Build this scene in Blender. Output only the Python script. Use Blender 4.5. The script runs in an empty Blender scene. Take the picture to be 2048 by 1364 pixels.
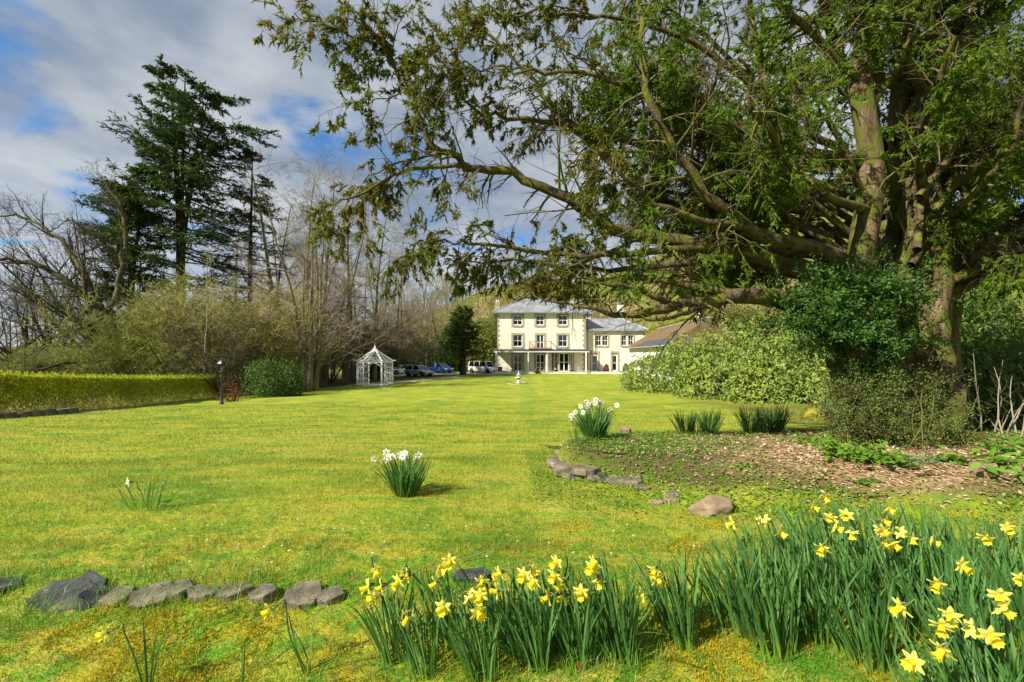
import bpy, math, random
import numpy as np
from mathutils import Vector, Matrix, Euler

# ------------------------------------------------------------------ camera, sky, sun, exposure
scene = bpy.context.scene
COL = scene.collection
F = 910.0            # focal length in photo pixels (16 mm on a 36 mm sensor)
HZ = 709.0           # photo row of the horizon
EYE = 1.40           # eye height above the near ground
cam_d = bpy.data.cameras.new('camera'); cam = bpy.data.objects.new('camera', cam_d); COL.objects.link(cam)
cam_d.sensor_width = 36.0; cam_d.lens = 16.0; cam_d.shift_y = (HZ - 682.0) / 2048.0
cam_d.clip_start = 0.05; cam_d.clip_end = 6000
cam.location = (0, 0, EYE); cam.rotation_euler = (math.radians(90), 0, 0)
scene.camera = cam

SUN_EL = math.radians(39); SUN_AZ = math.atan2(-0.83, -0.56)   # (x, y) direction towards the sun: behind-left of the camera
sdir = Vector((-0.83, -0.56, 0)).normalized() * math.cos(SUN_EL) + Vector((0, 0, math.sin(SUN_EL)))
sl = bpy.data.lights.new('sun', 'SUN'); sl.energy = 5.0; sl.angle = math.radians(0.55); sl.color = (1.0, 0.945, 0.84)
so = bpy.data.objects.new('sun', sl); COL.objects.link(so)
so.rotation_euler = sdir.to_track_quat('Z', 'Y').to_euler(); so.location = sdir * 100

world = bpy.data.worlds.new('World'); scene.world = world; world.use_nodes = True

scene.view_settings.view_transform = 'Standard'; scene.view_settings.look = 'None'
scene.view_settings.exposure = 1.1; scene.view_settings.gamma = 1.0; scene.view_settings.use_curve_mapping = False
scene.cycles.max_bounces = 6; scene.cycles.diffuse_bounces = 3; scene.cycles.glossy_bounces = 2
scene.cycles.transmission_bounces = 3; scene.cycles.transparent_max_bounces = 6
scene.cycles.caustics_reflective = False; scene.cycles.caustics_refractive = False

# ------------------------------------------------------------------ node helpers
class NT:
    def __init__(s, nt): s.t = nt; nt.nodes.clear()
    def n(s, typ, props=None, **inp):
        nd = s.t.nodes.new(typ)
        for k, v in (props or {}).items(): setattr(nd, k, v)
        for k, v in inp.items():
            key = int(k[1:]) if k[0] == '_' and k[1:].isdigit() else k.replace('_', ' ')
            s.set(nd.inputs[key], v)
        return nd
    def set(s, sock, v):
        if isinstance(v, bpy.types.NodeSocket): s.t.links.new(v, sock)
        elif isinstance(v, (tuple, list)) and len(v) == 3 and sock.type == 'RGBA': sock.default_value = (*v, 1)
        else: sock.default_value = v
    def noise(s, vec, scale, detail=4, rough=0.55, dist=0.0):
        nd = s.n('ShaderNodeTexNoise', None, Vector=vec, Scale=scale, Detail=detail, Roughness=rough, Distortion=dist)
        return nd.outputs['Fac']
    def ramp(s, fac, a, b):
        return s.n('ShaderNodeMapRange', {'clamp': True, 'interpolation_type': 'SMOOTHSTEP'}, Value=fac, From_Min=a, From_Max=b).outputs[0]
    def mix(s, fac, a, b, mode='MIX'):
        nd = s.t.nodes.new('ShaderNodeMix'); nd.data_type = 'RGBA'; nd.blend_type = mode
        s.set(nd.inputs[0], fac); s.set(nd.inputs[6], a); s.set(nd.inputs[7], b)
        return nd.outputs[2]
    def math(s, op, a, b=0.0, c=0.0):
        nd = s.t.nodes.new('ShaderNodeMath'); nd.operation = op
        s.set(nd.inputs[0], a); s.set(nd.inputs[1], b); s.set(nd.inputs[2], c)
        return nd.outputs[0]
    def mapping(s, vec, scale):
        return s.n('ShaderNodeMapping', None, Vector=vec, Scale=scale).outputs[0]
    def attr(s, name):
        return s.n('ShaderNodeAttribute', {'attribute_name': name}).outputs['Fac']
    def bump(s, h, strength=0.3, dist=0.02):
        return s.n('ShaderNodeBump', None, Strength=strength, Distance=dist, Height=h).outputs[0]

MATS = {}
def new_mat(name):
    m = bpy.data.materials.new(name); m.use_nodes = True; MATS[name] = m
    return m, NT(m.node_tree)
def finish(m, T, col, rough=0.7, normal=None, trans=0.0, transcol=None, spec=0.3, metal=0.0, coat=0.0):
    p = T.n('ShaderNodeBsdfPrincipled', None, Base_Color=col, Roughness=rough, Metallic=metal)
    p.inputs['Specular IOR Level'].default_value = spec
    p.inputs['Coat Weight'].default_value = coat
    if normal is not None: T.set(p.inputs['Normal'], normal)
    out = p.outputs[0]
    if trans > 0:
        tr = T.n('ShaderNodeBsdfTranslucent', None, Color=transcol if transcol is not None else col)
        mx = T.n('ShaderNodeMixShader', None, Fac=trans); T.set(mx.inputs[1], out); T.set(mx.inputs[2], tr.outputs[0]); out = mx.outputs[0]
    T.t.links.new(out, T.n('ShaderNodeOutputMaterial').inputs[0])
    return m
def simple_mat(name, col, rough=0.6, var=0.15, scale=6.0, bump=0.0, spec=0.3, metal=0.0, coat=0.0, dirt=None):
    m, T = new_mat(name)
    co = T.n('ShaderNodeTexCoord').outputs['Object']
    nz = T.noise(co, scale, 6, 0.6)
    c = T.mix(T.ramp(nz, 0.3, 0.7), tuple(x * (1 - var) for x in col), tuple(min(1, x * (1 + var)) for x in col))
    if dirt:
        c = T.mix(T.math('MULTIPLY', T.ramp(T.noise(co, scale * 0.35, 5, 0.65), 0.5, 0.75), dirt[1]), c, dirt[0])
    nrm = T.bump(T.noise(co, scale * 6, 5, 0.6), bump, 0.02) if bump else None
    return finish(m, T, c, rough, nrm, spec=spec, metal=metal, coat=coat)
def leaf_mat(name, a, b, trans=0.3, rough=0.5, spec=0.4, third=None, tscale=0.6, tcol=None):
    m, T = new_mat(name)
    r = T.attr('rnd')
    c = T.mix(r, a, b)
    if third:
        pos = T.n('ShaderNodeNewGeometry').outputs['Position']
        c = T.mix(T.ramp(T.noise(pos, tscale, 3, 0.6), 0.48, 0.68), c, third)
    tc = tcol if tcol else T.mix(0.5, c, tuple(min(1, 1.9 * x) for x in b))
    return finish(m, T, c, rough, None, trans, tc, spec)
def bark_mat(name, a, b, moss=None, mossamt=(0.5, 0.62), zs=0.25, scale=5.0, bump=0.6):
    m, T = new_mat(name)
    co = T.n('ShaderNodeTexCoord').outputs['Object']
    mp = T.mapping(co, (1, 1, zs))
    n1 = T.noise(mp, scale, 6, 0.65, 0.4)
    c = T.mix(T.ramp(n1, 0.33, 0.68), a, b)
    if moss: c = T.mix(T.ramp(T.noise(co, scale * 0.45, 5, 0.65), *mossamt), c, moss)
    return finish(m, T, c, 0.85, T.bump(T.noise(mp, scale * 3.5, 6, 0.7), bump, 0.03), spec=0.15)

# sky: Nishita with a broken layer of cloud
def build_world():
    T = NT(world.node_tree)
    sky = T.n('ShaderNodeTexSky', {'sky_type': 'NISHITA', 'sun_disc': False, 'sun_elevation': SUN_EL,
              'sun_rotation': math.atan2(sdir.x, sdir.y), 'altitude': 120, 'air_density': 1.0, 'dust_density': 0.4, 'ozone_density': 2.5})
    d = T.n('ShaderNodeTexCoord').outputs['Generated']
    sp = T.n('ShaderNodeSeparateXYZ', None, Vector=d)
    zz = T.math('ADD', T.math('MAXIMUM', sp.outputs[2], 0.0), 0.22)
    pv = T.n('ShaderNodeCombineXYZ', None, X=T.math('DIVIDE', sp.outputs[0], zz), Y=T.math('DIVIDE', sp.outputs[1], zz), Z=5.3).outputs[0]
    n1 = T.noise(pv, 1.9, 7, 0.50, 0.25)
    n2 = T.noise(T.mapping(pv, (1.0, 0.8, 1.0)), 1.5, 6, 0.52, 0.2)
    n3 = T.noise(pv, 3.2, 6, 0.6, 0.2)
    cover = T.ramp(T.math('ADD', n1, T.math('MULTIPLY', T.math('SUBTRACT', n3, 0.5), 0.22)), 0.30, 0.45)
    shade = T.ramp(T.math('ADD', n2, T.math('MULTIPLY', T.math('SUBTRACT', n3, 0.5), 0.30)), 0.36, 0.64)
    cc = T.mix(shade, (0.118, 0.148, 0.198), (0.285, 0.302, 0.315))
    low = T.ramp(sp.outputs[2], 0.36, 0.06)                    # clouds seen edge-on towards the horizon are whiter
    cc = T.mix(T.math('MULTIPLY', low, 0.62), cc, (0.37, 0.395, 0.43))
    skyc = T.mix(1.0, sky.outputs[0], (0.020, 0.055, 0.080), 'MULTIPLY')
    c = T.mix(T.math('MULTIPLY', cover, 0.97), skyc, cc)
    bg = T.n('ShaderNodeBackground', None, Color=c, Strength=1.0)
    T.t.links.new(bg.outputs[0], T.n('ShaderNodeOutputWorld').inputs[0])
build_world()

# ------------------------------------------------------------------ mesh helpers
def P(px, py, Y):
    """photo pixel + real distance -> point in the place"""
    return Vector(((px - 1024) / F * Y, Y, EYE + (HZ - py) / F * Y))
def norm(v): return v / np.maximum(np.linalg.norm(v, axis=-1, keepdims=True), 1e-9)
def ss(a, b, x):
    t = np.clip((x - a) / (b - a), 0, 1); return t * t * (3 - 2 * t)

def mkmesh(name, V, Fs, mat=None, smooth=False, rnd=None):
    if isinstance(Fs, np.ndarray): Fs = [Fs]
    Fs = [f for f in Fs if len(f)]
    me = bpy.data.meshes.new(name)
    me.vertices.add(len(V)); me.vertices.foreach_set('co', np.ascontiguousarray(V, dtype=np.float32).ravel())
    loops = np.concatenate([f.ravel() for f in Fs]).astype(np.int32)
    sizes = np.concatenate([np.full(len(f), f.shape[1]) for f in Fs])
    starts = np.concatenate([[0], np.cumsum(sizes)[:-1]]).astype(np.int32)
    me.loops.add(len(loops)); me.loops.foreach_set('vertex_index', loops)
    me.polygons.add(len(sizes)); me.polygons.foreach_set('loop_start', starts)
    me.update(calc_edges=True)
    if smooth: me.polygons.foreach_set('use_smooth', np.ones(len(sizes), dtype=bool))
    if rnd is not None:
        a = me.attributes.new('rnd', 'FLOAT', 'POINT'); a.data.foreach_set('value', np.ascontiguousarray(rnd, dtype=np.float32))
    if mat: me.materials.append(MATS[mat] if isinstance(mat, str) else mat)
    return me
def obj(name, me, parent=None, loc=(0, 0, 0), rot=None, scale=None, label=None, kind=None):
    o = bpy.data.objects.new(name, me); COL.objects.link(o)
    o.location = loc
    if rot is not None: o.rotation_euler = rot
    if scale is not None: o.scale = scale if hasattr(scale, '__len__') else (scale,) * 3
    if parent is not None: o.parent = parent
    if label: o['label'] = label
    if kind: o['kind'] = kind
    return o
def thing(name, label, cat, loc=(0, 0, 0), rz=0.0, group=None, scale=1.0):
    o = bpy.data.objects.new(name, None); COL.objects.link(o); o.empty_display_size = 0.2
    o.location = loc; o.rotation_euler = (0, 0, rz); o.scale = (scale,) * 3
    o['label'] = label; o['category'] = cat
    if group: o['group'] = group
    return o
def tag(o, label, cat, group=None):
    o['label'] = label; o['category'] = cat
    if group: o['group'] = group
    return o
def copy_thing(o, loc, rz=0.0, scale=1.0, label=None, group=None, parent=None):
    c = o.copy(); COL.objects.link(c)
    if parent is None:
        c.location = loc; c.rotation_euler = (0, 0, rz); c.scale = scale if hasattr(scale, '__len__') else (scale,) * 3
    else: c.parent = parent
    if label: c['label'] = label
    if group: c['group'] = group
    for ch in o.children: copy_thing(ch, None, parent=c)
    return c

class MB:
    """collects simple solids into one mesh"""
    def __init__(s): s.v = []; s.f = []
    def add(s, vs, fs):
        b = len(s.v); s.v += [tuple(v) for v in vs]; s.f += [tuple(i + b for i in f) for f in fs]; return s
    def box(s, x0, x1, y0, y1, z0, z1):
        vs = [(x0, y0, z0), (x1, y0, z0), (x1, y1, z0), (x0, y1, z0), (x0, y0, z1), (x1, y0, z1), (x1, y1, z1), (x0, y1, z1)]
        return s.add(vs, [(0, 3, 2, 1), (4, 5, 6, 7), (0, 1, 5, 4), (1, 2, 6, 5), (2, 3, 7, 6), (3, 0, 4, 7)])
    def bar(s, a, b, w, h=None, up=(0, 0, 1)):
        a = Vector(a); b = Vector(b); d = (b - a).normalized(); u = Vector(up)
        if abs(d.dot(u)) > 0.98: u = Vector((0, 1, 0))
        sx = d.cross(u).normalized(); uz = sx.cross(d).normalized(); h = h or w
        vs = []
        for p in (a, b):
            for q, r in ((-1, -1), (1, -1), (1, 1), (-1, 1)): vs.append(p + sx * q * w / 2 + uz * r * h / 2)
        return s.add(vs, [(3, 2, 1, 0), (4, 5, 6, 7), (0, 1, 5, 4), (1, 2, 6, 5), (2, 3, 7, 6), (3, 0, 4, 7)])
    def lathe(s, prof, c=(0, 0, 0), n=16, axis='z'):
        vs = []; fs = []
        for r, z in prof:
            for k in range(n):
                a = 2 * math.pi * k / n
                p = (r * math.cos(a), r * math.sin(a), z)
                if axis == 'y': p = (p[0], p[2], p[1])
                vs.append((p[0] + c[0], p[1] + c[1], p[2] + c[2]))
        for i in range(len(prof) - 1):
            for k in range(n):
                fs.append((i * n + k, i * n + (k + 1) % n, (i + 1) * n + (k + 1) % n, (i + 1) * n + k))
        fs.append(tuple(range(n))[::-1]); fs.append(tuple((len(prof) - 1) * n + k for k in range(n)))
        return s.add(vs, fs)
    def prism(s, outline, y0, y1):
        n = len(outline)
        vs = [(x, y0, z) for x, z in outline] + [(x, y1, z) for x, z in outline]
        fs = [tuple(range(n)), tuple(range(2 * n - 1, n - 1, -1))] + [(i, i + n, (i + 1) % n + n, (i + 1) % n) for i in range(n)]
        return s.add(vs, fs)
    def mesh(s, name, mat, smooth=False, bevel=0.0):
        me = bpy.data.meshes.new(name); me.from_pydata(s.v, [], s.f); me.materials.append(MATS[mat])
        import bmesh
        bm = bmesh.new(); bm.from_mesh(me); bmesh.ops.recalc_face_normals(bm, faces=bm.faces)
        if bevel: bmesh.ops.bevel(bm, geom=list(bm.edges), offset=bevel, segments=1, affect='EDGES', clamp_overlap=True)
        bm.to_mesh(me); bm.free()
        if smooth:
            me.polygons.foreach_set('use_smooth', np.ones(len(me.polygons), dtype=bool))
        return me
    def obj(s, name, mat, parent=None, smooth=False, bevel=0.0, **k):
        return obj(name, s.mesh(name, mat, smooth, bevel), parent, **k)

def tubes(PP, RR, sides, rng=None, rough=0.0):
    """PP (B,n,3), RR (B,n) -> verts, quads"""
    B, n, _ = PP.shape
    T = np.gradient(PP, axis=1); T = norm(T)
    ref = np.tile(np.array([0.31, 0.52, 0.8]), (B, 1))
    t0 = T[:, 0]; bad = np.abs((t0 * norm(ref)).sum(1)) > 0.85
    ref[bad] = [0.9, -0.4, 0.1]
    U = norm(np.cross(T, ref[:, None, :])); W = np.cross(T, U)
    ang = np.linspace(0, 2 * np.pi, sides, endpoint=False)
    ca = np.cos(ang); sa = np.sin(ang)
    R = RR[:, :, None] * np.ones(sides)
    if rng is not None and rough > 0:
        flute = 1 + rough * rng.standard_normal((B, 1, sides)) + 0.5 * rough * rng.standard_normal((B, n, sides))
        R = R * flute
    V = PP[:, :, None, :] + R[..., None] * (ca[None, None, :, None] * U[:, :, None, :] + sa[None, None, :, None] * W[:, :, None, :])
    idx = np.arange(B * n * sides).reshape(B, n, sides)
    a = idx[:, :-1, :]; b = np.roll(a, -1, axis=2); c = np.roll(idx[:, 1:, :], -1, axis=2); d = idx[:, 1:, :]
    Q = np.stack([a, b, c, d], -1).reshape(-1, 4)
    return V.reshape(-1, 3), Q
def join(parts):
    Vs = []; Qs = []; o = 0
    for V, Q in parts:
        if len(V) == 0: continue
        Vs.append(V); Qs.append(Q + o); o += len(V)
    return np.concatenate(Vs), np.concatenate(Qs)
def leaves(rng, pos, dirn, L, W, fold=0.15, up=None):
    """one folded diamond per leaf"""
    n = len(pos); dirn = norm(dirn)
    r = up if up is not None else rng.standard_normal((n, 3))
    side = norm(np.cross(dirn, r)); nr = np.cross(side, dirn)
    L = np.broadcast_to(L, n)[:, None]; W = np.broadcast_to(W, n)[:, None]
    mid = pos + dirn * L * 0.48
    V = np.stack([pos, mid + side * W * 0.5 + nr * W * fold, pos + dirn * L - nr * L * 0.08, mid - side * W * 0.5 + nr * W * fold], 1).reshape(-1, 3)
    Q = np.arange(4 * n).reshape(n, 4)
    return V, Q
def needles(rng, pos, dirn, L, W):
    """one pointed triangle per small leaf"""
    n = len(pos); dirn = norm(dirn); side = norm(np.cross(dirn, rng.standard_normal((n, 3))))
    L = np.broadcast_to(L, n)[:, None]; W = np.broadcast_to(W, n)[:, None]
    V = np.stack([pos - side * W * 0.5, pos + side * W * 0.5, pos + dirn * L], 1).reshape(-1, 3)
    return V, np.arange(3 * n).reshape(n, 3)
def cr(pts, n):
    """Catmull-Rom resample of control points (any columns)"""
    p = np.asarray(pts, float); m = len(p)
    q = np.vstack([2 * p[0] - p[1], p, 2 * p[-1] - p[-2]])
    out = []
    for u in np.linspace(0, m - 1 - 1e-6, n):
        i = int(u); t = u - i
        a, b, c, d = q[i], q[i + 1], q[i + 2], q[i + 3]
        out.append(0.5 * (2 * b + (c - a) * t + (2 * a - 5 * b + 4 * c - d) * t * t + (3 * b - a - 3 * c + d) * t ** 3))
    return np.array(out)

# tree growth, one vectorised level at a time
def run_level(rng, S, D, L, R, n, jit=0.12, trop=0.0, tip=0.25):
    B = len(S); pts = [S]; d = norm(D)
    L = np.asarray(L); trop = np.asarray(trop, float)
    tv = np.array([0, 0, 1.0]) * trop if trop.ndim == 0 else trop
    for i in range(n - 1):
        d = norm(d + jit * rng.standard_normal((B, 3)) + tv)
        pts.append(pts[-1] + d * (L / (n - 1))[:, None])
    t = np.linspace(0, 1, n)
    return np.stack(pts, 1), R[:, None] * (1 - (1 - tip) * t[None, :] ** 0.85)
def spawn(rng, PP, RR, L, k, t0=0.25, t1=1.0, ang=(35, 60), ratio=0.45, fall=0.5, rr=0.6, rmax=None, up=0.0):
    B, n, _ = PP.shape
    t = t0 + (t1 - t0) * (np.arange(k)[None, :] + rng.random((B, k))) / k
    f = t * (n - 1); i = np.clip(f.astype(int), 0, n - 2); w = (f - i)[..., None]
    bi = np.arange(B)[:, None]
    S = PP[bi, i] * (1 - w) + PP[bi, i + 1] * w
    Tn = norm(PP[bi, i + 1] - PP[bi, i])
    rad = RR[bi, i] * (1 - w[..., 0]) + RR[bi, i + 1] * w[..., 0]
    a = np.radians(rng.uniform(ang[0], ang[1], (B, k)))
    pe = norm(np.cross(Tn, rng.standard_normal((B, k, 3))))
    D = np.cos(a)[..., None] * Tn + np.sin(a)[..., None] * pe + np.array([0, 0, up])
    Ln = L[:, None] * ratio * (1 - fall * (t - t0) / max(1e-6, (t1 - t0))) * rng.uniform(0.7, 1.25, (B, k))
    Rn = rad * rr * rng.uniform(0.75, 1.0, (B, k))
    if rmax: Rn = np.minimum(Rn, rmax)
    return S.reshape(-1, 3), D.reshape(-1, 3), Ln.ravel(), Rn.ravel()
def bare_tree(rng, H, r0, levels, lean=(0, 0), stems=1, spread=0.0, trunk_n=10, trunk_jit=0.05, trunk_tip=0.15, minr=0.008):
    """returns trunk (V,Q) and crown (V,Q)"""
    S = np.zeros((stems, 3)); D = np.zeros((stems, 3)); D[:, 2] = 1
    az = np.arange(stems) * 2.4 + rng.random() * 6
    if stems > 1:
        S[:, 0] = np.cos(az) * r0 * 1.2; S[:, 1] = np.sin(az) * r0 * 1.2
    D[:, 0] = lean[0] + np.cos(az) * spread; D[:, 1] = lean[1] + np.sin(az) * spread
    L = H * rng.uniform(0.82, 1.0, stems)
    S[:, 2] = -0.25
    PP, RR = run_level(rng, S, D, L, np.full(stems, r0) * rng.uniform(0.75, 1, stems), trunk_n, trunk_jit, 0.03, trunk_tip)
    RR[:, 0] *= 1.45; RR[:, 1] *= 1.05
    trunk = tubes(PP, RR, 8, rng, 0.05)
    crown = []
    for lv in levels:
        S, D, L, R = spawn(rng, PP, RR, L, lv['k'], lv.get('t0', 0.25), 1.0, lv.get('ang', (30, 60)), lv.get('ratio', 0.45), lv.get('fall', 0.5), lv.get('rr', 0.55), lv.get('rmax'), lv.get('up', 0))
        R = np.maximum(R, minr)
        PP, RR = run_level(rng, S, D, L, R, lv.get('n', 5), lv.get('jit', 0.15), lv.get('trop', 0.03), lv.get('tip', 0.3))
        RR = np.maximum(RR, minr * 0.6)
        crown.append(tubes(PP, RR, lv.get('sides', 3)))
    return trunk, join(crown), (PP, RR, L)
def make_bare(name, label, cat, group, rng, mat_trunk, mat_crown, **kw):
    tr, cw, _ = bare_tree(rng, **kw)
    t = thing(name, label, cat, (0, 0, 0), 0, group)
    obj('trunk', mkmesh('trunk', *tr, mat_trunk, True), t)
    obj('crown', mkmesh('crown', *cw, mat_crown, True), t, kind='stuff')
    return t

# value noise for terrain relief
_rg = np.random.default_rng(7); _LAT = _rg.random((256, 256))
def vnoise(x, y):
    xi = np.floor(x).astype(int); yi = np.floor(y).astype(int); fx = x - xi; fy = y - yi
    fx = fx * fx * (3 - 2 * fx); fy = fy * fy * (3 - 2 * fy)
    g = lambda a, b: _LAT[a & 255, b & 255]
    return (g(xi, yi) * (1 - fx) + g(xi + 1, yi) * fx) * (1 - fy) + (g(xi, yi + 1) * (1 - fx) + g(xi + 1, yi + 1) * fx) * fy
def fbm(x, y, o=3):
    s = 0; a = 0.5
    for i in range(o): s = s + a * (vnoise(x * 2 ** i + 13.7 * i, y * 2 ** i + 5.1 * i) - 0.5); a *= 0.5
    return s

# ------------------------------------------------------------------ materials
def lawn_nodes(T):
    """colour of turf at a world position: grass, moss, thatch"""
    pos = T.n('ShaderNodeNewGeometry').outputs['Position']
    flat = T.mapping(pos, (1, 1, 0.0))
    big = T.noise(flat, 0.35, 4, 0.6)
    mid = T.noise(flat, 1.7, 5, 0.62, 0.3)
    streak = T.noise(T.mapping(flat, (0.55, 2.0, 0)), 1.5, 6, 0.68)
    fine = T.noise(flat, 14.0, 4, 0.7)
    c = T.mix(T.ramp(mid, 0.30, 0.62), (0.085, 0.190, 0.010), (0.205, 0.275, 0.016))
    c = T.mix(T.math('MULTIPLY', T.ramp(streak, 0.40, 0.60), 0.9), c, (0.300, 0.280, 0.024))
    c = T.mix(T.math('MULTIPLY', T.ramp(T.math('ADD', fine, T.math('MULTIPLY', big, 0.5)), 0.72, 0.95), 0.55), c, (0.36, 0.29, 0.085))
    dark = T.ramp(T.noise(T.mapping(flat, (0.8, 1.6, 0)), 4.2, 5, 0.7), 0.58, 0.72)
    c = T.mix(T.math('MULTIPLY', dark, 0.5), c, (0.085, 0.075, 0.018))
    c = T.mix(T.math('MULTIPLY', T.ramp(T.noise(T.mapping(flat, (0.6, 0.9, 0)), 0.6, 5, 0.65), 0.47, 0.64), 0.55), c, (0.062, 0.150, 0.010))
    c = T.mix(T.math('MULTIPLY', T.ramp(T.noise(T.mapping(flat, (0.45, 1.5, 0)), 2.6, 6, 0.7), 0.55, 0.68), 0.6), c, (0.38, 0.33, 0.07))
    sp = T.n('ShaderNodeSeparateXYZ', None, Vector=pos)
    near = T.ramp(sp.outputs[1], 5.0, 2.5)
    grn = T.ramp(T.noise(flat, 6.5, 5, 0.65), 0.47, 0.60)
    c = T.mix(T.math('MULTIPLY', T.math('MULTIPLY', grn, near), 0.8), c, (0.062, 0.185, 0.012))
    moss = T.ramp(T.noise(flat, 3.4, 5, 0.62), 0.50, 0.60)
    c = T.mix(T.math('MULTIPLY', T.math('MULTIPLY', moss, T.ramp(sp.outputs[1], 3.9, 2.3)), 0.6), c, (0.290, 0.220, 0.012))
    # mower bands running towards the house
    band = T.math('SINE', T.math('MULTIPLY', T.math('ADD', sp.outputs[0], T.math('MULTIPLY', sp.outputs[1], -0.02)), 2.6))
    c = T.mix(T.math('MULTIPLY', T.ramp(band, -0.5, 0.5), T.math('MULTIPLY', T.ramp(sp.outputs[1], 9, 20), 0.16)), c, (0.10, 0.19, 0.012))
    return c, flat, fine
def build_materials():
    m, T = new_mat('ground')
    c, flat, fine = lawn_nodes(T)
    bed = T.attr('bed'); wild = T.attr('wild')
    chip = T.noise(flat, 26, 3, 0.7)
    mul = T.mix(T.ramp(chip, 0.35, 0.65), (0.12, 0.070, 0.036), (0.38, 0.26, 0.135))
    soil = T.mix(T.attr('mulch'), T.mix(T.ramp(T.noise(flat, 6.0, 5, 0.65), 0.4, 0.6), (0.060, 0.085, 0.014), (0.085, 0.062, 0.026)), mul)
    c = T.mix(bed, c, soil)
    w1 = T.noise(flat, 0.055, 6, 0.6); w2 = T.noise(flat, 0.4, 5, 0.7)
    wc = T.mix(T.ramp(w1, 0.42, 0.56), (0.20, 0.145, 0.060), (0.125, 0.150, 0.022))
    wc = T.mix(T.math('MULTIPLY', T.ramp(w2, 0.45, 0.65), 0.6), wc, (0.060, 0.075, 0.016))
    c = T.mix(wild, c, wc)
    c = T.mix(T.attr('leaf_litter'), c, (0.075, 0.058, 0.024))
    h = T.math('ADD', T.noise(T.mapping(flat, (1, 1.5, 0)), 9, 5, 0.7), T.math('MULTIPLY', fine, 0.6))
    finish(m, T, c, 0.9, T.bump(h, 0.75, 0.05), spec=0.12)
    m, T = new_mat('grass')
    c, flat, fine = lawn_nodes(T)
    r = T.attr('rnd')
    c = T.mix(1.0, c, T.mix(r, (0.62, 0.72, 0.8), (1.55, 1.45, 1.3)), 'MULTIPLY')
    c = T.mix(T.ramp(r, 0.93, 0.96), c, (0.42, 0.33, 0.13))
    finish(m, T, c, 0.5, None, 0.35, T.mix(0.6, c, (0.28, 0.40, 0.02)), 0.3)
    leaf_mat('longgrass', (0.070, 0.180, 0.014), (0.190, 0.330, 0.034), 0.35, 0.45, 0.35)
    leaf_mat('moss_tuft', (0.26, 0.21, 0.008), (0.45, 0.32, 0.012), 0.2, 0.8, 0.1)
    simple_mat('render_cream', (0.68, 0.63, 0.47), 0.85, 0.05, 1.2, 0.15, 0.1, dirt=((0.46, 0.40, 0.28), 0.5))
    simple_mat('render_white', (0.72, 0.70, 0.62), 0.85, 0.05, 1.2, 0.15, 0.1, dirt=((0.5, 0.46, 0.36), 0.5))
    simple_mat('stone_trim', (0.33, 0.29, 0.19), 0.85, 0.18, 3.0, 0.4, 0.15, dirt=((0.18, 0.16, 0.11), 0.6))
    simple_mat('quoin_stone', (0.30, 0.27, 0.18), 0.85, 0.25, 2.0, 0.4, 0.15)
    simple_mat('white_paint', (0.74, 0.74, 0.71), 0.45, 0.05, 3.0, 0, 0.4, dirt=((0.5, 0.48, 0.40), 0.35))
    simple_mat('dark_metal', (0.018, 0.018, 0.020), 0.4, 0.2, 8, 0, 0.5)
    simple_mat('lead', (0.30, 0.32, 0.34), 0.45, 0.15, 2, 0.1, 0.5)
    simple_mat('wood', (0.23, 0.14, 0.07), 0.7, 0.25, 8, 0.3)
    simple_mat('cast_stone', (0.56, 0.54, 0.46), 0.8, 0.1, 6, 0.3, dirt=((0.3, 0.3, 0.2), 0.6))
    simple_mat('water_dark', (0.03, 0.04, 0.035), 0.1, 0.1, 4, 0, 0.5)
    simple_mat('gravel', (0.38, 0.34, 0.27), 0.9, 0.25, 14, 0.6, 0.1, dirt=((0.22, 0.19, 0.13), 0.6))
    simple_mat('paving', (0.46, 0.42, 0.34), 0.85, 0.12, 3, 0.3, 0.1)
    simple_mat('curtain', (0.52, 0.49, 0.44), 0.9, 0.1, 6)
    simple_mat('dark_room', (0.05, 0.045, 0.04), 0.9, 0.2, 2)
    simple_mat('tyre', (0.015, 0.015, 0.015), 0.8, 0.2, 8)
    simple_mat('alloy', (0.45, 0.46, 0.48), 0.3, 0.1, 5, 0, 0.5, 0.8)
    simple_mat('paint_silver', (0.50, 0.51, 0.52), 0.3, 0.04, 3, 0, 0.5, 0.55, 0.8)
    simple_mat('paint_blue', (0.010, 0.095, 0.36), 0.3, 0.06, 3, 0, 0.5, 0.2, 0.9)
    simple_mat('paint_white', (0.76, 0.75, 0.72), 0.3, 0.03, 3, 0, 0.5, 0.0, 0.8)
    simple_mat('lamp_red', (0.35, 0.01, 0.01), 0.25, 0.1, 3, 0, 0.5)
    simple_mat('lamp_clear', (0.62, 0.63, 0.62), 0.15, 0.1, 3, 0, 0.6)
    simple_mat('black_plastic', (0.02, 0.02, 0.022), 0.5, 0.2, 4)
    simple_mat('plate', (0.6, 0.58, 0.45), 0.5, 0.05, 3)
    m, T = new_mat('glass')
    g = T.n('ShaderNodeBsdfGlossy', None, Color=(0.9, 0.93, 0.95), Roughness=0.03); tr = T.n('ShaderNodeBsdfTransparent', None, Color=(0.80, 0.83, 0.82))
    mx = T.n('ShaderNodeMixShader', None, Fac=T.math('ADD', T.n('ShaderNodeFresnel', None, IOR=1.45).outputs[0], 0.0))
    T.set(mx.inputs[1], tr.outputs[0]); T.set(mx.inputs[2], g.outputs[0]); T.t.links.new(mx.outputs[0], T.n('ShaderNodeOutputMaterial').inputs[0])
    m, T = new_mat('car_glass')
    finish(m, T, (0.012, 0.014, 0.016), 0.05, spec=0.7)
    simple_mat('dark_slate', (0.055, 0.058, 0.065), 0.6, 0.25, 1.5, 0.2, 0.3)
    # slates
    m, T = new_mat('slate')
    co = T.n('ShaderNodeTexCoord').outputs['Object']
    sp = T.n('ShaderNodeSeparateXYZ', None, Vector=co)
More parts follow.
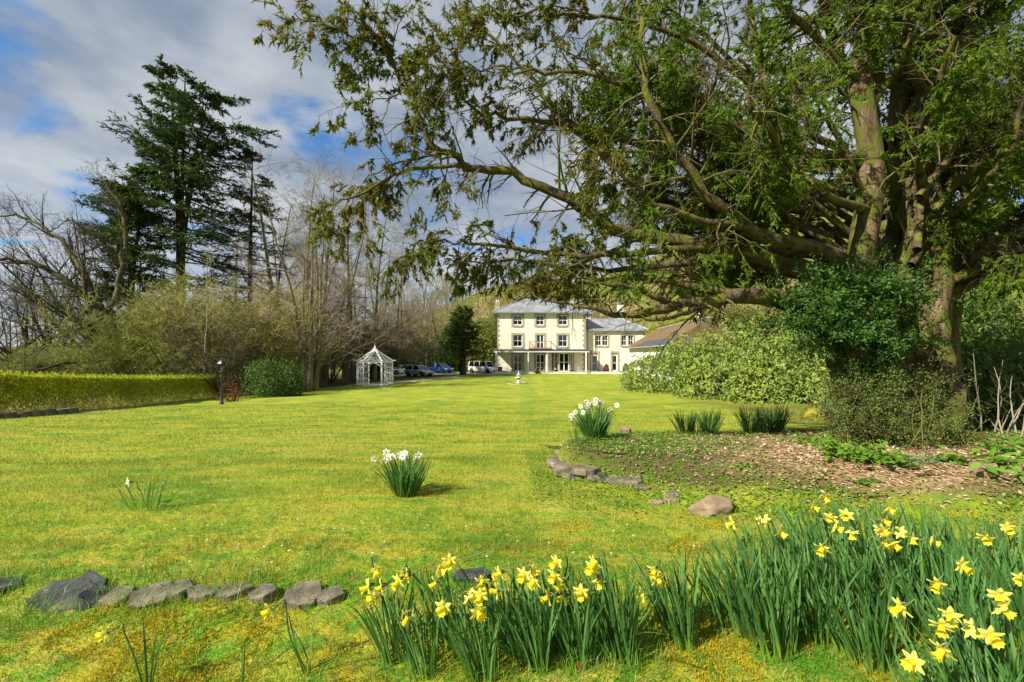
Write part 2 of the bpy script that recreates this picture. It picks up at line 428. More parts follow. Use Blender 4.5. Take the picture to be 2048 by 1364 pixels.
    v = T.n('ShaderNodeCombineXYZ', None, X=T.math('ADD', sp.outputs[0], T.math('MULTIPLY', sp.outputs[1], 0.37)), Y=T.math('MULTIPLY', sp.outputs[2], 1.9), Z=0.0).outputs[0]
    br = T.n('ShaderNodeTexBrick', {'offset': 0.5}, Vector=v, Color1=(0.150, 0.155, 0.165), Color2=(0.215, 0.222, 0.235), Mortar=(0.075, 0.078, 0.085), Scale=1.0, Mortar_Size=0.018, Brick_Width=0.34, Row_Height=0.26)
    c = T.mix(T.math('MULTIPLY', T.ramp(T.noise(co, 0.55, 5, 0.6), 0.42, 0.62), 0.65), br.outputs[0], (0.29, 0.30, 0.315))
    c = T.mix(T.math('MULTIPLY', T.ramp(T.noise(co, 1.8, 6, 0.7), 0.55, 0.68), 0.55), c, (0.14, 0.15, 0.10))
    finish(m, T, c, 0.5, T.bump(br.outputs['Fac'], 0.5, 0.02), spec=0.4)
    m, T = new_mat('mossy_slate')
    co = T.n('ShaderNodeTexCoord').outputs['Object']
    c = T.mix(T.ramp(T.noise(co, 0.9, 6, 0.65), 0.34, 0.5), (0.13, 0.115, 0.10), (0.135, 0.082, 0.036))
    c = T.mix(T.math('MULTIPLY', T.ramp(T.noise(co, 3.5, 5, 0.7), 0.5, 0.65), 0.6), c, (0.15, 0.10, 0.045))
    finish(m, T, c, 0.9, T.bump(T.noise(co, 12, 5, 0.7), 0.6, 0.03), spec=0.1)
    # barks
    bark_mat('yew_bark', (0.050, 0.030, 0.016), (0.200, 0.140, 0.080), (0.095, 0.100, 0.018), (0.42, 0.56), 0.14, 9.0, 1.0)
    bark_mat('yew_limb', (0.042, 0.030, 0.017), (0.150, 0.110, 0.060), (0.125, 0.128, 0.018), (0.46, 0.60), 0.8, 10.0, 1.0)
    bark_mat('yew_twig', (0.055, 0.040, 0.022), (0.140, 0.108, 0.056), (0.115, 0.120, 0.020), (0.44, 0.62), 1, 4.0, 0.0)
    bark_mat('bark_grey', (0.095, 0.078, 0.048), (0.205, 0.170, 0.105), (0.115, 0.115, 0.024), (0.46, 0.60), 0.3, 2.0, 0.5)
    bark_mat('bark_dark', (0.040, 0.034, 0.022), (0.095, 0.080, 0.048), (0.085, 0.100, 0.016), (0.46, 0.58), 0.3, 2.0, 0.5)
    bark_mat('bark_pale', (0.19, 0.165, 0.115), (0.31, 0.275, 0.195), (0.15, 0.15, 0.05), (0.55, 0.68), 0.3, 2.0, 0.4)
    bark_mat('bark_red', (0.035, 0.024, 0.015), (0.090, 0.055, 0.032), None, zs=0.3, scale=2.0)
    bark_mat('twig_brown', (0.175, 0.135, 0.080), (0.300, 0.245, 0.150), None, zs=1, scale=0.6, bump=0)
    bark_mat('twig_olive', (0.230, 0.200, 0.065), (0.390, 0.340, 0.125), (0.230, 0.250, 0.045), (0.45, 0.62), 1, 0.5, 0)
    bark_mat('twig_dark', (0.045, 0.037, 0.024), (0.095, 0.078, 0.048), (0.090, 0.098, 0.022), (0.5, 0.66), 1, 0.5, 0)
    bark_mat('twig_green', (0.160, 0.180, 0.036), (0.270, 0.295, 0.060), None, zs=1, scale=0.6, bump=0)
    bark_mat('twig_hill', (0.150, 0.118, 0.060), (0.230, 0.190, 0.095), (0.175, 0.185, 0.035), (0.45, 0.6), 1, 0.15, 0)
    bark_mat('twig_hill_green', (0.140, 0.150, 0.034), (0.215, 0.225, 0.045), None, zs=1, scale=0.2, bump=0)
    # foliage
    leaf_mat('yew_leaf', (0.042, 0.060, 0.006), (0.140, 0.155, 0.014), 0.32, 0.55, 0.2, (0.150, 0.115, 0.014), 0.9)
    leaf_mat('yew_leaf_green', (0.030, 0.078, 0.006), (0.140, 0.205, 0.014), 0.36, 0.55, 0.2, (0.085, 0.140, 0.010), 0.9)
    leaf_mat('holly_leaf', (0.016, 0.050, 0.008), (0.065, 0.150, 0.018), 0.15, 0.55, 0.22)
    leaf_mat('box_leaf', (0.045, 0.085, 0.012), (0.150, 0.180, 0.036), 0.2, 0.55, 0.22, (0.070, 0.060, 0.024), 2.5)
    leaf_mat('rhodo_leaf', (0.090, 0.155, 0.022), (0.260, 0.320, 0.070), 0.22, 0.55, 0.22, (0.215, 0.270, 0.040), 0.5)
    leaf_mat('laurel_leaf', (0.026, 0.070, 0.010), (0.100, 0.175, 0.026), 0.15, 0.55, 0.22)
    leaf_mat('hedge_leaf', (0.130, 0.190, 0.008), (0.380, 0.400, 0.014), 0.4, 0.5, 0.3, (0.160, 0.190, 0.012), 0.8)
    leaf_mat('fir_leaf', (0.016, 0.044, 0.010), (0.065, 0.115, 0.022), 0.15, 0.5, 0.3, (0.055, 0.085, 0.014), 0.14)
    leaf_mat('fir_leaf_light', (0.030, 0.068, 0.010), (0.090, 0.135, 0.020), 0.18, 0.5, 0.3)
    leaf_mat('cypress_leaf', (0.035, 0.085, 0.010), (0.140, 0.200, 0.022), 0.15, 0.5, 0.3, (0.100, 0.120, 0.014), 0.3)
    leaf_mat('bush_olive', (0.070, 0.095, 0.014), (0.175, 0.195, 0.024), 0.25, 0.5, 0.3)
    leaf_mat('bush_dark', (0.026, 0.062, 0.009), (0.100, 0.160, 0.022), 0.2, 0.55, 0.22, (0.035, 0.070, 0.012), 0.5)
    leaf_mat('red_leaf', (0.090, 0.018, 0.016), (0.200, 0.050, 0.035), 0.2, 0.5, 0.3)
    leaf_mat('russet_leaf', (0.130, 0.045, 0.018), (0.230, 0.090, 0.030), 0.2, 0.6, 0.2)
    leaf_mat('weed_leaf', (0.065, 0.155, 0.014), (0.160, 0.290, 0.030), 0.3, 0.45, 0.3)
    leaf_mat('cover_leaf', (0.065, 0.150, 0.014), (0.185, 0.295, 0.028), 0.25, 0.5, 0.3)
    leaf_mat('grey_leaf', (0.110, 0.150, 0.090), (0.200, 0.250, 0.160), 0.2, 0.6, 0.2)
    leaf_mat('chip', (0.130, 0.075, 0.040), (0.560, 0.400, 0.230), 0.0, 0.8, 0.2)
    leaf_mat('litter', (0.075, 0.040, 0.020), (0.230, 0.130, 0.065), 0.1, 0.8, 0.2)
    leaf_mat('daisy', (0.7, 0.7, 0.68), (0.8, 0.8, 0.78), 0.1, 0.7, 0.2)
    m, T = new_mat('daffodil_leaf')
    g = T.n('ShaderNodeTexCoord').outputs['Generated']; z = T.n('ShaderNodeSeparateXYZ', None, Vector=g).outputs[2]
    rn = T.n('ShaderNodeObjectInfo').outputs['Random']
    c = T.mix(rn, (0.045, 0.130, 0.030), (0.110, 0.230, 0.052))
    c = T.mix(T.ramp(z, 0.28, 0.0), c, (0.20, 0.30, 0.022))
    c = T.mix(T.math('MULTIPLY', T.ramp(z, 0.94, 1.0), T.ramp(rn, 0.7, 0.8)), c, (0.30, 0.20, 0.07))
    finish(m, T, c, 0.5, None, 0.3, T.mix(0.5, c, (0.16, 0.34, 0.03)), 0.3)
    for nm, a, b in (('petal_yellow', (0.82, 0.75, 0.11), (0.87, 0.83, 0.22)), ('trumpet_yellow', (0.84, 0.68, 0.016), (0.89, 0.77, 0.05)),
                     ('petal_white', (0.78, 0.78, 0.66), (0.84, 0.84, 0.76)), ('cup_pale', (0.80, 0.68, 0.25), (0.84, 0.78, 0.45))):
        m, T = new_mat(nm)
        c = T.mix(T.ramp(T.noise(T.n('ShaderNodeTexCoord').outputs['Object'], 40, 3, 0.6), 0.35, 0.65), a, b)
        finish(m, T, c, 0.5, None, 0.4, c, 0.2)
    simple_mat('spathe', (0.30, 0.20, 0.09), 0.8, 0.2, 30)
    # stones
    for nm, a, b, l in (('slab_stone', (0.026, 0.028, 0.032), (0.070, 0.070, 0.070), (0.25, 0.26, 0.26)),
                        ('edge_stone', (0.085, 0.072, 0.052), (0.185, 0.155, 0.108), (0.29, 0.28, 0.25)),
                        ('boulder_stone', (0.170, 0.120, 0.070), (0.290, 0.215, 0.130), (0.30, 0.28, 0.23))):
        m, T = new_mat(nm)
        co = T.n('ShaderNodeTexCoord').outputs['Object']
        c = T.mix(T.ramp(T.noise(co, 7, 6, 0.65), 0.35, 0.65), a, b)
        c = T.mix(T.math('MULTIPLY', T.ramp(T.noise(co, 9, 6, 0.7), 0.60, 0.68), 0.75), c, l)
        nz = T.n('ShaderNodeSeparateXYZ', None, Vector=T.n('ShaderNodeNewGeometry').outputs['Normal']).outputs[2]
        c = T.mix(T.math('MULTIPLY', T.ramp(T.noise(co, 5, 5, 0.65), 0.58, 0.68), T.ramp(nz, 0.2, 0.8)), c, (0.17, 0.15, 0.016))
        finish(m, T, c, 0.85, T.bump(T.noise(co, 30, 6, 0.7), 0.7, 0.012), spec=0.2)
    m, T = new_mat('moss_mound')
    co = T.n('ShaderNodeTexCoord').outputs['Object']
    c = T.mix(T.ramp(T.noise(co, 5, 5, 0.6), 0.35, 0.65), (0.13, 0.12, 0.016), (0.27, 0.21, 0.024))
    finish(m, T, c, 0.9, T.bump(T.noise(co, 30, 5, 0.7), 0.8, 0.03), spec=0.1)
build_materials()

# ------------------------------------------------------------------ terrain
_py = np.array([-60, 0, 1.9, 2.35, 2.75, 4.4, 6, 8, 10, 15, 25, 35, 46, 63, 72, 90, 3000.])
_pz = np.array([-1.6, -1.5, -1.45, -1.41, -1.335, -1.365, -1.45, -1.60, -1.78, -2.15, -2.62, -2.86, -2.98, -2.96, -2.88, -2.8, -2.8])
def bed_mask(X, Y):
    e = (np.abs((X - 6.3) / 5.75) ** 2.4 + np.abs((Y - 5.75) / 1.95) ** 2.4) ** (1 / 2.4)
    return e
def ground_z(X, Y, fine=True):
    X = np.asarray(X, float); Y = np.asarray(Y, float)
    z = np.zeros(np.broadcast(X, Y).shape)
    for o in (-0.5, 0, 0.5):
        z = z + np.interp(Y + o * np.clip(0.08 * Y, 0.15, 3), _py, _pz) / 3
    z = z - 0.28 * ss(-9, -20, X) * ss(12, 32, Y)
    z = z - 5.0 * ss(-26, -75, X) * ss(5, 30, Y)
    z = z + 34 * ss(82, 205, Y) * ss(-85, 5, X)
    z = z + 24 * ss(35, 130, X) * ss(88, 205, Y)
    z = z + 7 * ss(19, 60, X) * ss(6, 45, Y)
    z = z + 22 * ss(260, 800, Y) * ss(120, -200, X)
    e = bed_mask(X, Y)
    w = np.where(Y > 5.3, 0.025, 0.025 + 0.30 * ss(5.3, 4.6, Y))
    z = z + 0.30 * ss(1.0 + w * 0.4, 1.0 - w, e)
    z = z + 0.10 * np.exp(-((X - 5.8) ** 2 + (Y - 6.7) ** 2) / 0.9)
    if fine:
        amp = np.where(Y < 9, 0.05, 0.05 + 0.008 * np.clip(Y - 9, 0, 20))
        rough = ss(3.4, 2.3, Y) * 0.05
        z = z + amp * fbm(X * 0.8, Y * 0.8) + (0.030 + rough * 1.3) * fbm(X * 4.1 + 3, Y * 4.1)
    z = z + 0.13 * np.maximum(0, fbm(X * 2.6 + 11, Y * 2.6 + 5)) * ss(3.0, 2.3, Y) + 0.05 * np.maximum(0, fbm(X * 3.1 + 31, Y * 3.1 + 5)) * ss(6.5, 4, Y) * ss(2.2, 3, Y)
    return z + EYE
def gz(x, y): return float(ground_z(np.array([x]), np.array([y]))[0])
def G(x, y, dz=0.0): return (x, y, gz(x, y) + dz)
def at_px(px, py, guess=10.0):
    """where the sight line through a photo pixel meets the ground"""
    Ys = np.linspace(1.2, 110, 6000); Xs = (px - 1024) / F * Ys
    zz = EYE + (HZ - py) / F * Ys - ground_z(Xs, Ys, False)
    i = np.argmax(zz < 0); Y = Ys[i]
    return float((px - 1024) / F * Y), float(Y)

def lawn_edge_left(Y): return np.interp(Y, [0, 15, 25, 34, 40, 46, 55, 63, 75], [-30, -18.0, -19.0, -21.0, -19, -17.0, -12.0, -8, -7])
def build_ground():
    u = np.linspace(-1, 1, 250); xs = 1.0 + np.sinh(u * 7.0) / np.sinh(7.0) * 900
    v = np.linspace(0, 1, 285); ys = 0.8 + (np.exp(v * 7.6) - 1) / (np.exp(7.6) - 1) * 1500
    ys = np.concatenate([[-60, -20, -6, -2, -0.6, 0.2], ys]); ys = np.unique(np.round(ys, 4))
    X, Y = np.meshgrid(xs, ys); Z = ground_z(X, Y)
    nx, ny = len(xs), len(ys)
    V = np.stack([X, Y, Z], -1).reshape(-1, 3)
    i = np.arange(nx * ny).reshape(ny, nx)
    Q = np.stack([i[:-1, :-1], i[:-1, 1:], i[1:, 1:], i[1:, :-1]], -1).reshape(-1, 4)
    me = mkmesh('ground', V, Q, 'ground', True)
    e = bed_mask(X, Y) + 0.18 * fbm(X * 1.3, Y * 1.3)
    bed = ss(1.02, 0.90, e)
    wild = np.maximum(np.maximum(ss(76, 84, Y), ss(lawn_edge_left(Y) - 0.3, lawn_edge_left(Y) - 2.0, X)), ss(18, 24, X))
    litter = ss(lawn_edge_left(Y) - 0.2, lawn_edge_left(Y) - 1.5, X) * ss(-60, -35, X) * ss(80, 60, Y)
    litter = np.maximum(litter, ss(8.5, 10.5, X) * ss(30, 18, Y) * 0.8 * ss(7.4, 8.4, Y))
    core = np.exp(-(((X - 3.9) / 1.8) ** 2 + ((Y - 5.15) / 0.95) ** 2)) + 0.6 * np.exp(-(((X - 5.0) / 2.0) ** 2 + ((Y - 4.55) / 0.5) ** 2)) + 0.6 * np.exp(-(((X - 3.6) / 1.4) ** 2 + ((Y - 6.5) / 0.5) ** 2))
    mulch = ss(0.25, 0.75, core + 0.7 * fbm(X * 2.1, Y * 2.1))
    for nm, a in (('bed', bed), ('mulch', mulch), ('wild', wild), ('leaf_litter', litter)):
        at = me.attributes.new(nm, 'FLOAT', 'POINT'); at.data.foreach_set('value', a.ravel().astype(np.float32))
    o = obj('ground', me); o['kind'] = 'structure'
build_ground()

def strip(name, pts, mat, dz=0.02, nseg=60, thick=0.0):
    """ribbon on the ground: pts rows of (x, y, halfwidth)"""
    c = cr(pts, nseg); d = np.gradient(c[:, :2], axis=0); d = norm(d); nrm = np.stack([-d[:, 1], d[:, 0]], 1)
    rows = []
    for s in np.linspace(-1, 1, 7):
        xy = c[:, :2] + nrm * c[:, 2:3] * s
        rows.append(np.column_stack([xy, ground_z(xy[:, 0], xy[:, 1]) + dz]))
    V = np.stack(rows, 1).reshape(-1, 3); i = np.arange(nseg * 7).reshape(nseg, 7)
    Q = np.stack([i[:-1, :-1], i[:-1, 1:], i[1:, 1:], i[1:, :-1]], -1).reshape(-1, 4)
    o = obj(name, mkmesh(name, V, Q, mat, True)); o['kind'] = 'structure'
    return o
strip('gravel_path', [(-18.5, 45.5, 0.5), (-14.5, 47.6, 0.55), (-11.5, 50, 0.6), (-8.6, 56, 0.7), (-6.6, 63, 0.9)], 'gravel', 0.03)
strip('gravel_drive', [(-19, 68.5, 2.6), (-12, 67.5, 3.2), (-7, 68, 3.6), (-2.8, 68.8, 3.2)], 'gravel', 0.05)

# ------------------------------------------------------------------ the house
HY = 72.0; K = F / HY
def hx(px): return (px - 1024) / K
def hz(py): return EYE + (HZ - py) / K
HG = EYE - 2.72                                   # terrace level
house = thing('country_house', 'three storey cream country house with slate hipped roofs and a two storey wing', 'house', (4.6, HY, HG))
def hloc(mb):                                     # world -> house-local
    mb.v = [(x - 4.6, y - HY, z - HG) for x, y, z in mb.v]; return mb
def wall_with_openings(x0, x1, z0, z1, yf, openings, depth, back):
    """front sheet with real openings and reveals, plus side and back walls"""
    mb = MB()
    xs = sorted({x0, x1, *[o[0] for o in openings], *[o[1] for o in openings]}); zs = sorted({z0, z1, *[o[2] for o in openings], *[o[3] for o in openings]})
    for i in range(len(xs) - 1):
        for j in range(len(zs) - 1):
            cx = (xs[i] + xs[i + 1]) / 2; cz = (zs[j] + zs[j + 1]) / 2
            if any(o[0] < cx < o[1] and o[2] < cz < o[3] for o in openings): continue
            mb.add([(xs[i], yf, zs[j]), (xs[i + 1], yf, zs[j]), (xs[i + 1], yf, zs[j + 1]), (xs[i], yf, zs[j + 1])], [(0, 1, 2, 3)])
    for a, b, c, d in openings:
        y2 = yf + depth
        mb.add([(a, yf, c), (b, yf, c), (b, yf, d), (a, yf, d), (a, y2, c), (b, y2, c), (b, y2, d), (a, y2, d)], [(0, 4, 5, 1), (1, 5, 6, 2), (2, 6, 7, 3), (3, 7, 4, 0)])
    mb.add([(x0, yf, z0), (x0, yf, z1), (x0, back, z1), (x0, back, z0)], [(0, 1, 2, 3)])
    mb.add([(x1, yf, z0), (x1, yf, z1), (x1, back, z1), (x1, back, z0)], [(3, 2, 1, 0)])
    mb.add([(x0, back, z0), (x1, back, z0), (x1, back, z1), (x0, back, z1)], [(0, 1, 2, 3)])
    return mb
def nonmanifold_obj(mb, name, mat, parent):
    me = bpy.data.meshes.new(name); me.from_pydata(mb.v, [], mb.f); me.materials.append(MATS[mat]); me.update()
    return obj(name, me, parent)
def window(parent, x0, x1, z0, z1, yf, cols=2, rows=2, kind='window', surround=0.30, sill=0.0, curtains='drape', bottom=True, bar=0.05, fr=0.085):
    if surround:
        s = MB(); w = surround; p = yf - 0.06; q = yf - 0.004
        s.box(x0 - w, x0, p, q, z0 - (w if bottom else 0), z1 + w); s.box(x1, x1 + w, p, q, z0 - (w if bottom else 0), z1 + w); s.box(x0, x1, p - 0.003, q, z1, z1 + w)
        if bottom: s.box(x0, x1, p - 0.05, q, z0 - w, z0)
        hloc(s).obj('window_surround' if kind == 'window' else 'door_surround', 'stone_trim', parent)
    m = MB(); ya = yf + 0.08; yb = yf + 0.16
    m.box(x0, x0 + fr, ya, yb, z0, z1); m.box(x1 - fr, x1, ya, yb, z0, z1); m.box(x0 + fr, x1 - fr, ya, yb, z1 - fr, z1); m.box(x0 + fr, x1 - fr, ya, yb, z0, z0 + fr * 1.3)
    if kind == 'window': m.box(x0 - 0.02, x1 + 0.02, yf - 0.08, ya, z0 - 0.03, z0 + 0.03)
    xi0, xi1, zi0, zi1 = x0 + fr, x1 - fr, z0 + fr * 1.3, z1 - fr
    cxs = [xi0 + (xi1 - xi0) * i / cols for i in range(cols + 1)]; czs = [zi0 + (zi1 - zi0) * j / rows for j in range(rows + 1)]
    bw = bar if kind == 'window' else bar * 2.6
    for i in range(1, cols): m.box(cxs[i] - bw / 2, cxs[i] + bw / 2, ya + 0.01, yb - 0.01, zi0, zi1)
    for j in range(1, rows): m.box(xi0, xi1, ya + 0.014, yb - 0.014, czs[j] - bar * 0.7, czs[j] + bar * 0.7)
    fo = hloc(m).obj(kind, 'white_paint', parent)
    for i in range(cols):
        for j in range(rows):
            a = cxs[i] + (bw / 2 if i else 0); b = cxs[i + 1] - (bw / 2 if i < cols - 1 else 0)
            c = czs[j] + (bar * 0.7 if j else 0); d = czs[j + 1] - (bar * 0.7 if j < rows - 1 else 0)
            hloc(MB().box(a, b, ya + 0.035, ya + 0.045, c, d)).obj('pane', 'glass', fo)
    if curtains == 'drape':
        for s in (0, 1):
            c = MB(); xa, xb = (xi0, (xi0 + xi1) / 2) if s == 0 else (xi1, (xi0 + xi1) / 2)
            n = 7; H = zi1 - zi0
            for t in range(n):                                                        # pleats pulled aside below
                f0 = t / n; f1 = (t + 1) / n
                e = 0.30; yy = yb + 0.10 + 0.03 * (t % 2)
                c.add([(xa + (xb - xa) * f0 * e, yy, zi0 + H * 0.32), (xa + (xb - xa) * f1 * e, yb + 0.10 + 0.03 * ((t + 1) % 2), zi0 + H * 0.32),
                       (xa + (xb - xa) * f1 * 0.98, yb + 0.10 + 0.03 * ((t + 1) % 2), zi1), (xa + (xb - xa) * f0 * 0.98, yy, zi1)], [(0, 1, 2, 3)])
                c.add([(xa + (xb - xa) * f0 * e, yy, zi0 + H * 0.32), (xa + (xb - xa) * f1 * e, yb + 0.10 + 0.03 * ((t + 1) % 2), zi0 + H * 0.32),
                       (xa + (xb - xa) * f1 * 0.2, yb + 0.10 + 0.03 * ((t + 1) % 2), zi0), (xa + (xb - xa) * f0 * 0.2, yy, zi0)], [(0, 1, 2, 3)])
            nonmanifold_obj(hloc(c), 'curtain', 'curtain', fo)
    elif curtains == 'blind':
        hloc(MB().box(xi0, xi1, yb + 0.08, yb + 0.1, zi1 - (zi1 - zi0) * 0.5, zi1)).obj('blind', 'curtain', fo)
    elif curtains == 'sheer':
        hloc(MB().box(xi0, xi1, yb + 0.08, yb + 0.1, zi0, zi1)).obj('blind', 'curtain', fo)
    return fo
def hip_roof(x0, x1, y0, y1, z0, rx0, rx1, ry, rz, thick=0.09, hipl=True, hipr=True):
    vs = [(x0, y0, z0), (x1, y0, z0), (x1, y1, z0), (x0, y1, z0), (rx0, ry, rz), (rx1, ry, rz)]
    vs += [(x, y, z - thick) for x, y, z in vs[:4]]
    mb = MB(); mb.add(vs, [(0, 1, 5, 4), (1, 2, 5), (2, 3, 4, 5), (3, 0, 4), (6, 7, 1, 0), (7, 8, 2, 1), (8, 9, 3, 2), (9, 6, 0, 3), (9, 8, 7, 6)])
    return mb

X0, X1 = hx(992.5), hx(1171.5); EAVE = hz(626.5)
# main block openings (x0,x1,z0,z1)
top_w = [(hx(1026), hx(1044.5), hz(650.2), hz(630.8)), (hx(1072), hx(1088), hz(650.2), hz(631)), (hx(1116.5), hx(1134.5), hz(650.2), hz(630.8))]
mid_w = [(hx(1026.5), hx(1044.5), hz(693.4), hz(669.8)), (hx(1116.5), hx(1134.5), hz(693.4), hz(669.8))]
bal_d = (hx(1073.5), hx(1087.5), hz(699.5), hz(669.8))
gl_d = (hx(1027), hx(1044.5), HG + 0.12, hz(708)); gc_d = (hx(1072.5), hx(1088.5), HG + 0.08, hz(708))
bay_open = (hx(1104), hx(1148), HG + 0.06, hz(706.5))
DOWN_BACK = HY + 11.5
nonmanifold_obj(hloc(wall_with_openings(X0, X1, HG - 0.5, EAVE, HY, top_w + mid_w + [bal_d, gl_d, gc_d, bay_open], 0.30, DOWN_BACK)), 'wall', 'render_cream', house)
# floors and a partition make the rooms dark behind the glass
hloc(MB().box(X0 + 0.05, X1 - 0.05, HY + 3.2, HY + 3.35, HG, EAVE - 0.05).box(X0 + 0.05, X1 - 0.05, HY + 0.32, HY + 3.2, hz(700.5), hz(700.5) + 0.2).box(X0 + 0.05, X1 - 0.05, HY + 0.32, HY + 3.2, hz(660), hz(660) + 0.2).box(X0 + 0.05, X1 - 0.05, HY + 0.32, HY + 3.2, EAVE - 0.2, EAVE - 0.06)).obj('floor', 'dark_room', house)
for i, w in enumerate(top_w): window(house, *w, HY, 2, 2, 'window', 0.27, curtains=('blind', 'none', 'none')[i])
for w in mid_w: window(house, *w, HY, 2, 2, 'window', 0.31)
window(house, *bal_d, HY, 2, 2, 'balcony_door', 0.33, curtains='drape', bottom=False)
window(house, *gl_d, HY, 2, 2, 'french_door', 0.33, curtains='drape', bottom=False)
window(house, *gc_d, HY, 2, 2, 'french_door', 0.33, curtains='none', bottom=False)
hloc(MB().box(hx(1117.5) - 0.02, hx(1117.5) + 0.32, HY + 0.30, HY + 0.32, hz(649), hz(643))).obj('window_card', 'white_paint', house)
# bay with garden doors
byf = HY - 0.85; bx0, bx1 = hx(1105.5), hx(1147); ix0, ix1 = hx(1114.5), hx(1139)
b = MB(); zt = hz(706)
for x in (bx0, ix0 - 0.02, ix1 - 0.22, bx1 - 0.24):
    yy = HY - 0.25 if x in (bx0, bx1 - 0.24) else byf
    b.box(x, x + 0.24, yy, yy + 0.22, HG, zt)
b.box(bx0, bx1, byf - 0.02, HY - 0.005, zt, zt + 0.28)
hloc(b).obj('bay_frame', 'stone_trim', house)
window(house, ix0 + 0.23, ix1 - 0.23, HG + 0.06, zt - 0.004, byf - 0.03, 2, 2, 'french_door', 0, curtains='none')
for s, (xa, xb) in (('l', (bx0 + 0.25, ix0 - 0.03)), ('r', (ix1 + 0.03, bx1 - 0.25))):
    window(house, xa, xb, HG + 0.35, zt - 0.004, (byf + HY - 0.25) / 2, 1, 2, 'bay_window', 0, curtains='none')
# quoins
rngq = np.random.default_rng(3)
qm = []
for side in (0, 1):
    z = hz(741); k = 0
    while z < EAVE - 0.35:
        if not (hz(706) < z + 0.2 < hz(697)):
            wd = 0.52 if k % 2 == 0 else 0.32
            xa, xb = (X0 - 0.03, X0 + wd) if side == 0 else (X1 - wd, X1 + 0.03)
            hloc(MB().box(xa, xb, HY - 0.035, HY + (0.32 if k % 2 else 0.52), z, z + 0.35)).obj('quoin', 'quoin_stone', house, bevel=0.02)
        z += 0.385; k += 1
# gutters, downpipes, cornice
hloc(MB().box(X0 - 0.55, X1 + 0.55, HY - 0.62, HY - 0.50, EAVE - 0.02, EAVE + 0.12)).obj('gutter', 'lead', house)
hloc(MB().box(X0 - 0.45, X1 + 0.45, HY - 0.48, HY + 0.3, EAVE + 0.004, EAVE + 0.07)).obj('soffit', 'white_paint', house)
for x in (X0 - 0.06, X1 + 0.30): hloc(MB().lathe([(0.06, HG), (0.06, EAVE)], (x, HY - 0.10, 0), 8)).obj('downpipe', 'dark_metal', house)
RZ = EYE + (HZ - 595.5) / F * (HY + 5.6)
roof = hloc(hip_roof(X0 - 0.6, X1 + 0.6, HY - 0.65, HY + 12.0, EAVE + 0.16, 2.45, 7.85, HY + 5.6, RZ)).obj('roof', 'slate', house)
rd = MB(); e0 = EAVE + 0.18
for a, c in (((X0 - 0.6, HY - 0.65, e0), (2.45, HY + 5.6, RZ + 0.02)), ((X1 + 0.6, HY - 0.65, e0), (7.85, HY + 5.6, RZ + 0.02)), ((2.45, HY + 5.6, RZ + 0.03), (7.85, HY + 5.6, RZ + 0.03))): rd.bar(a, c, 0.22, 0.08)
hloc(rd).obj('ridge_lead', 'lead', roof)
def chimney(x0, x1, y, z0, z1, mat, pots, parent):
    c = MB().box(x0, x1, y, y + 1.3, z0, z1).box(x0 - 0.08, x1 + 0.08, y - 0.08, y + 1.38, z1 - 0.35, z1 - 0.18).box(x0 - 0.06, x1 + 0.06, y - 0.06, y + 1.36, z1 + 0.003, z1 + 0.12)
    ch = hloc(c).obj('chimney', mat, parent)
    for i in range(pots): hloc(MB().lathe([(0.14, z1 + 0.1), (0.11, z1 + 0.55), (0.13, z1 + 0.6)], ((x0 + x1) / 2 + (i - (pots - 1) / 2) * 0.38, y + 0.6, 0), 10)).obj('chimney_pot', 'cast_stone', ch)
chimney(12.0, 12.75, HY + 8.5, EAVE, EYE + (HZ - 592) / F * 81, 'stone_trim', 2, roof)
chimney(-3.0, -2.2, HY + 9.5, EAVE, EYE + (HZ - 606) / F * 82, 'stone_trim', 2, roof)
hloc(hip_roof(8.5, 14.2, HY + 7.0, HY + 13.0, EAVE + 0.6, 10.4, 12.4, HY + 10, EYE + (HZ - 601) / F * 82)).obj('rear_roof', 'slate', house)
nonmanifold_obj(hloc(wall_with_openings(9.0, 13.8, HG, EAVE + 0.6, HY + 7.4, [], 0.2, HY + 12.6)), 'rear_wall', 'render_cream', house)
# veranda
VY = HY - 2.1; vz = hz(702) + 0.0
v = MB(); xa, xb = hx(988) * 1.0, hx(1174.5)
v.add([(xa, VY - 0.1, vz - 0.02), (xb, VY - 0.1, vz - 0.02), (xb, HY - 0.004, vz + 0.10), (xa, HY - 0.004, vz + 0.10), (xa, VY - 0.1, vz + 0.06), (xb, VY - 0.1, vz + 0.06), (xb, HY - 0.004, vz + 0.30), (xa, HY - 0.004, vz + 0.30)],
      [(0, 3, 2, 1), (4, 5, 6, 7), (0, 1, 5, 4), (1, 2, 6, 5), (2, 3, 7, 6), (3, 0, 4, 7)])
ver = hloc(v).obj('veranda_roof', 'dark_slate', house)
hloc(MB().box(xa + 0.02, xb - 0.02, VY - 0.05, VY + 0.08, vz - 0.20, vz - 0.025)).obj('fascia', 'white_paint', ver)
for px in (992, 1056.5, 1172): hloc(MB().box(hx(px) * VY / HY - 0.07, hx(px) * VY / HY + 0.07, VY - 0.04, VY + 0.09, HG - 0.02, vz - 0.203)).obj('veranda_post', 'white_paint', house)
hloc(MB().lathe([(0.34, HG), (0.34, HG + 0.12), (0.24, HG + 0.3), (0.2, vz - 0.5), (0.26, vz - 0.3), (0.28, vz - 0.205)], (hx(1092.5), VY + 0.35, 0), 14)).obj('stone_column', 'cast_stone', house, smooth=True)
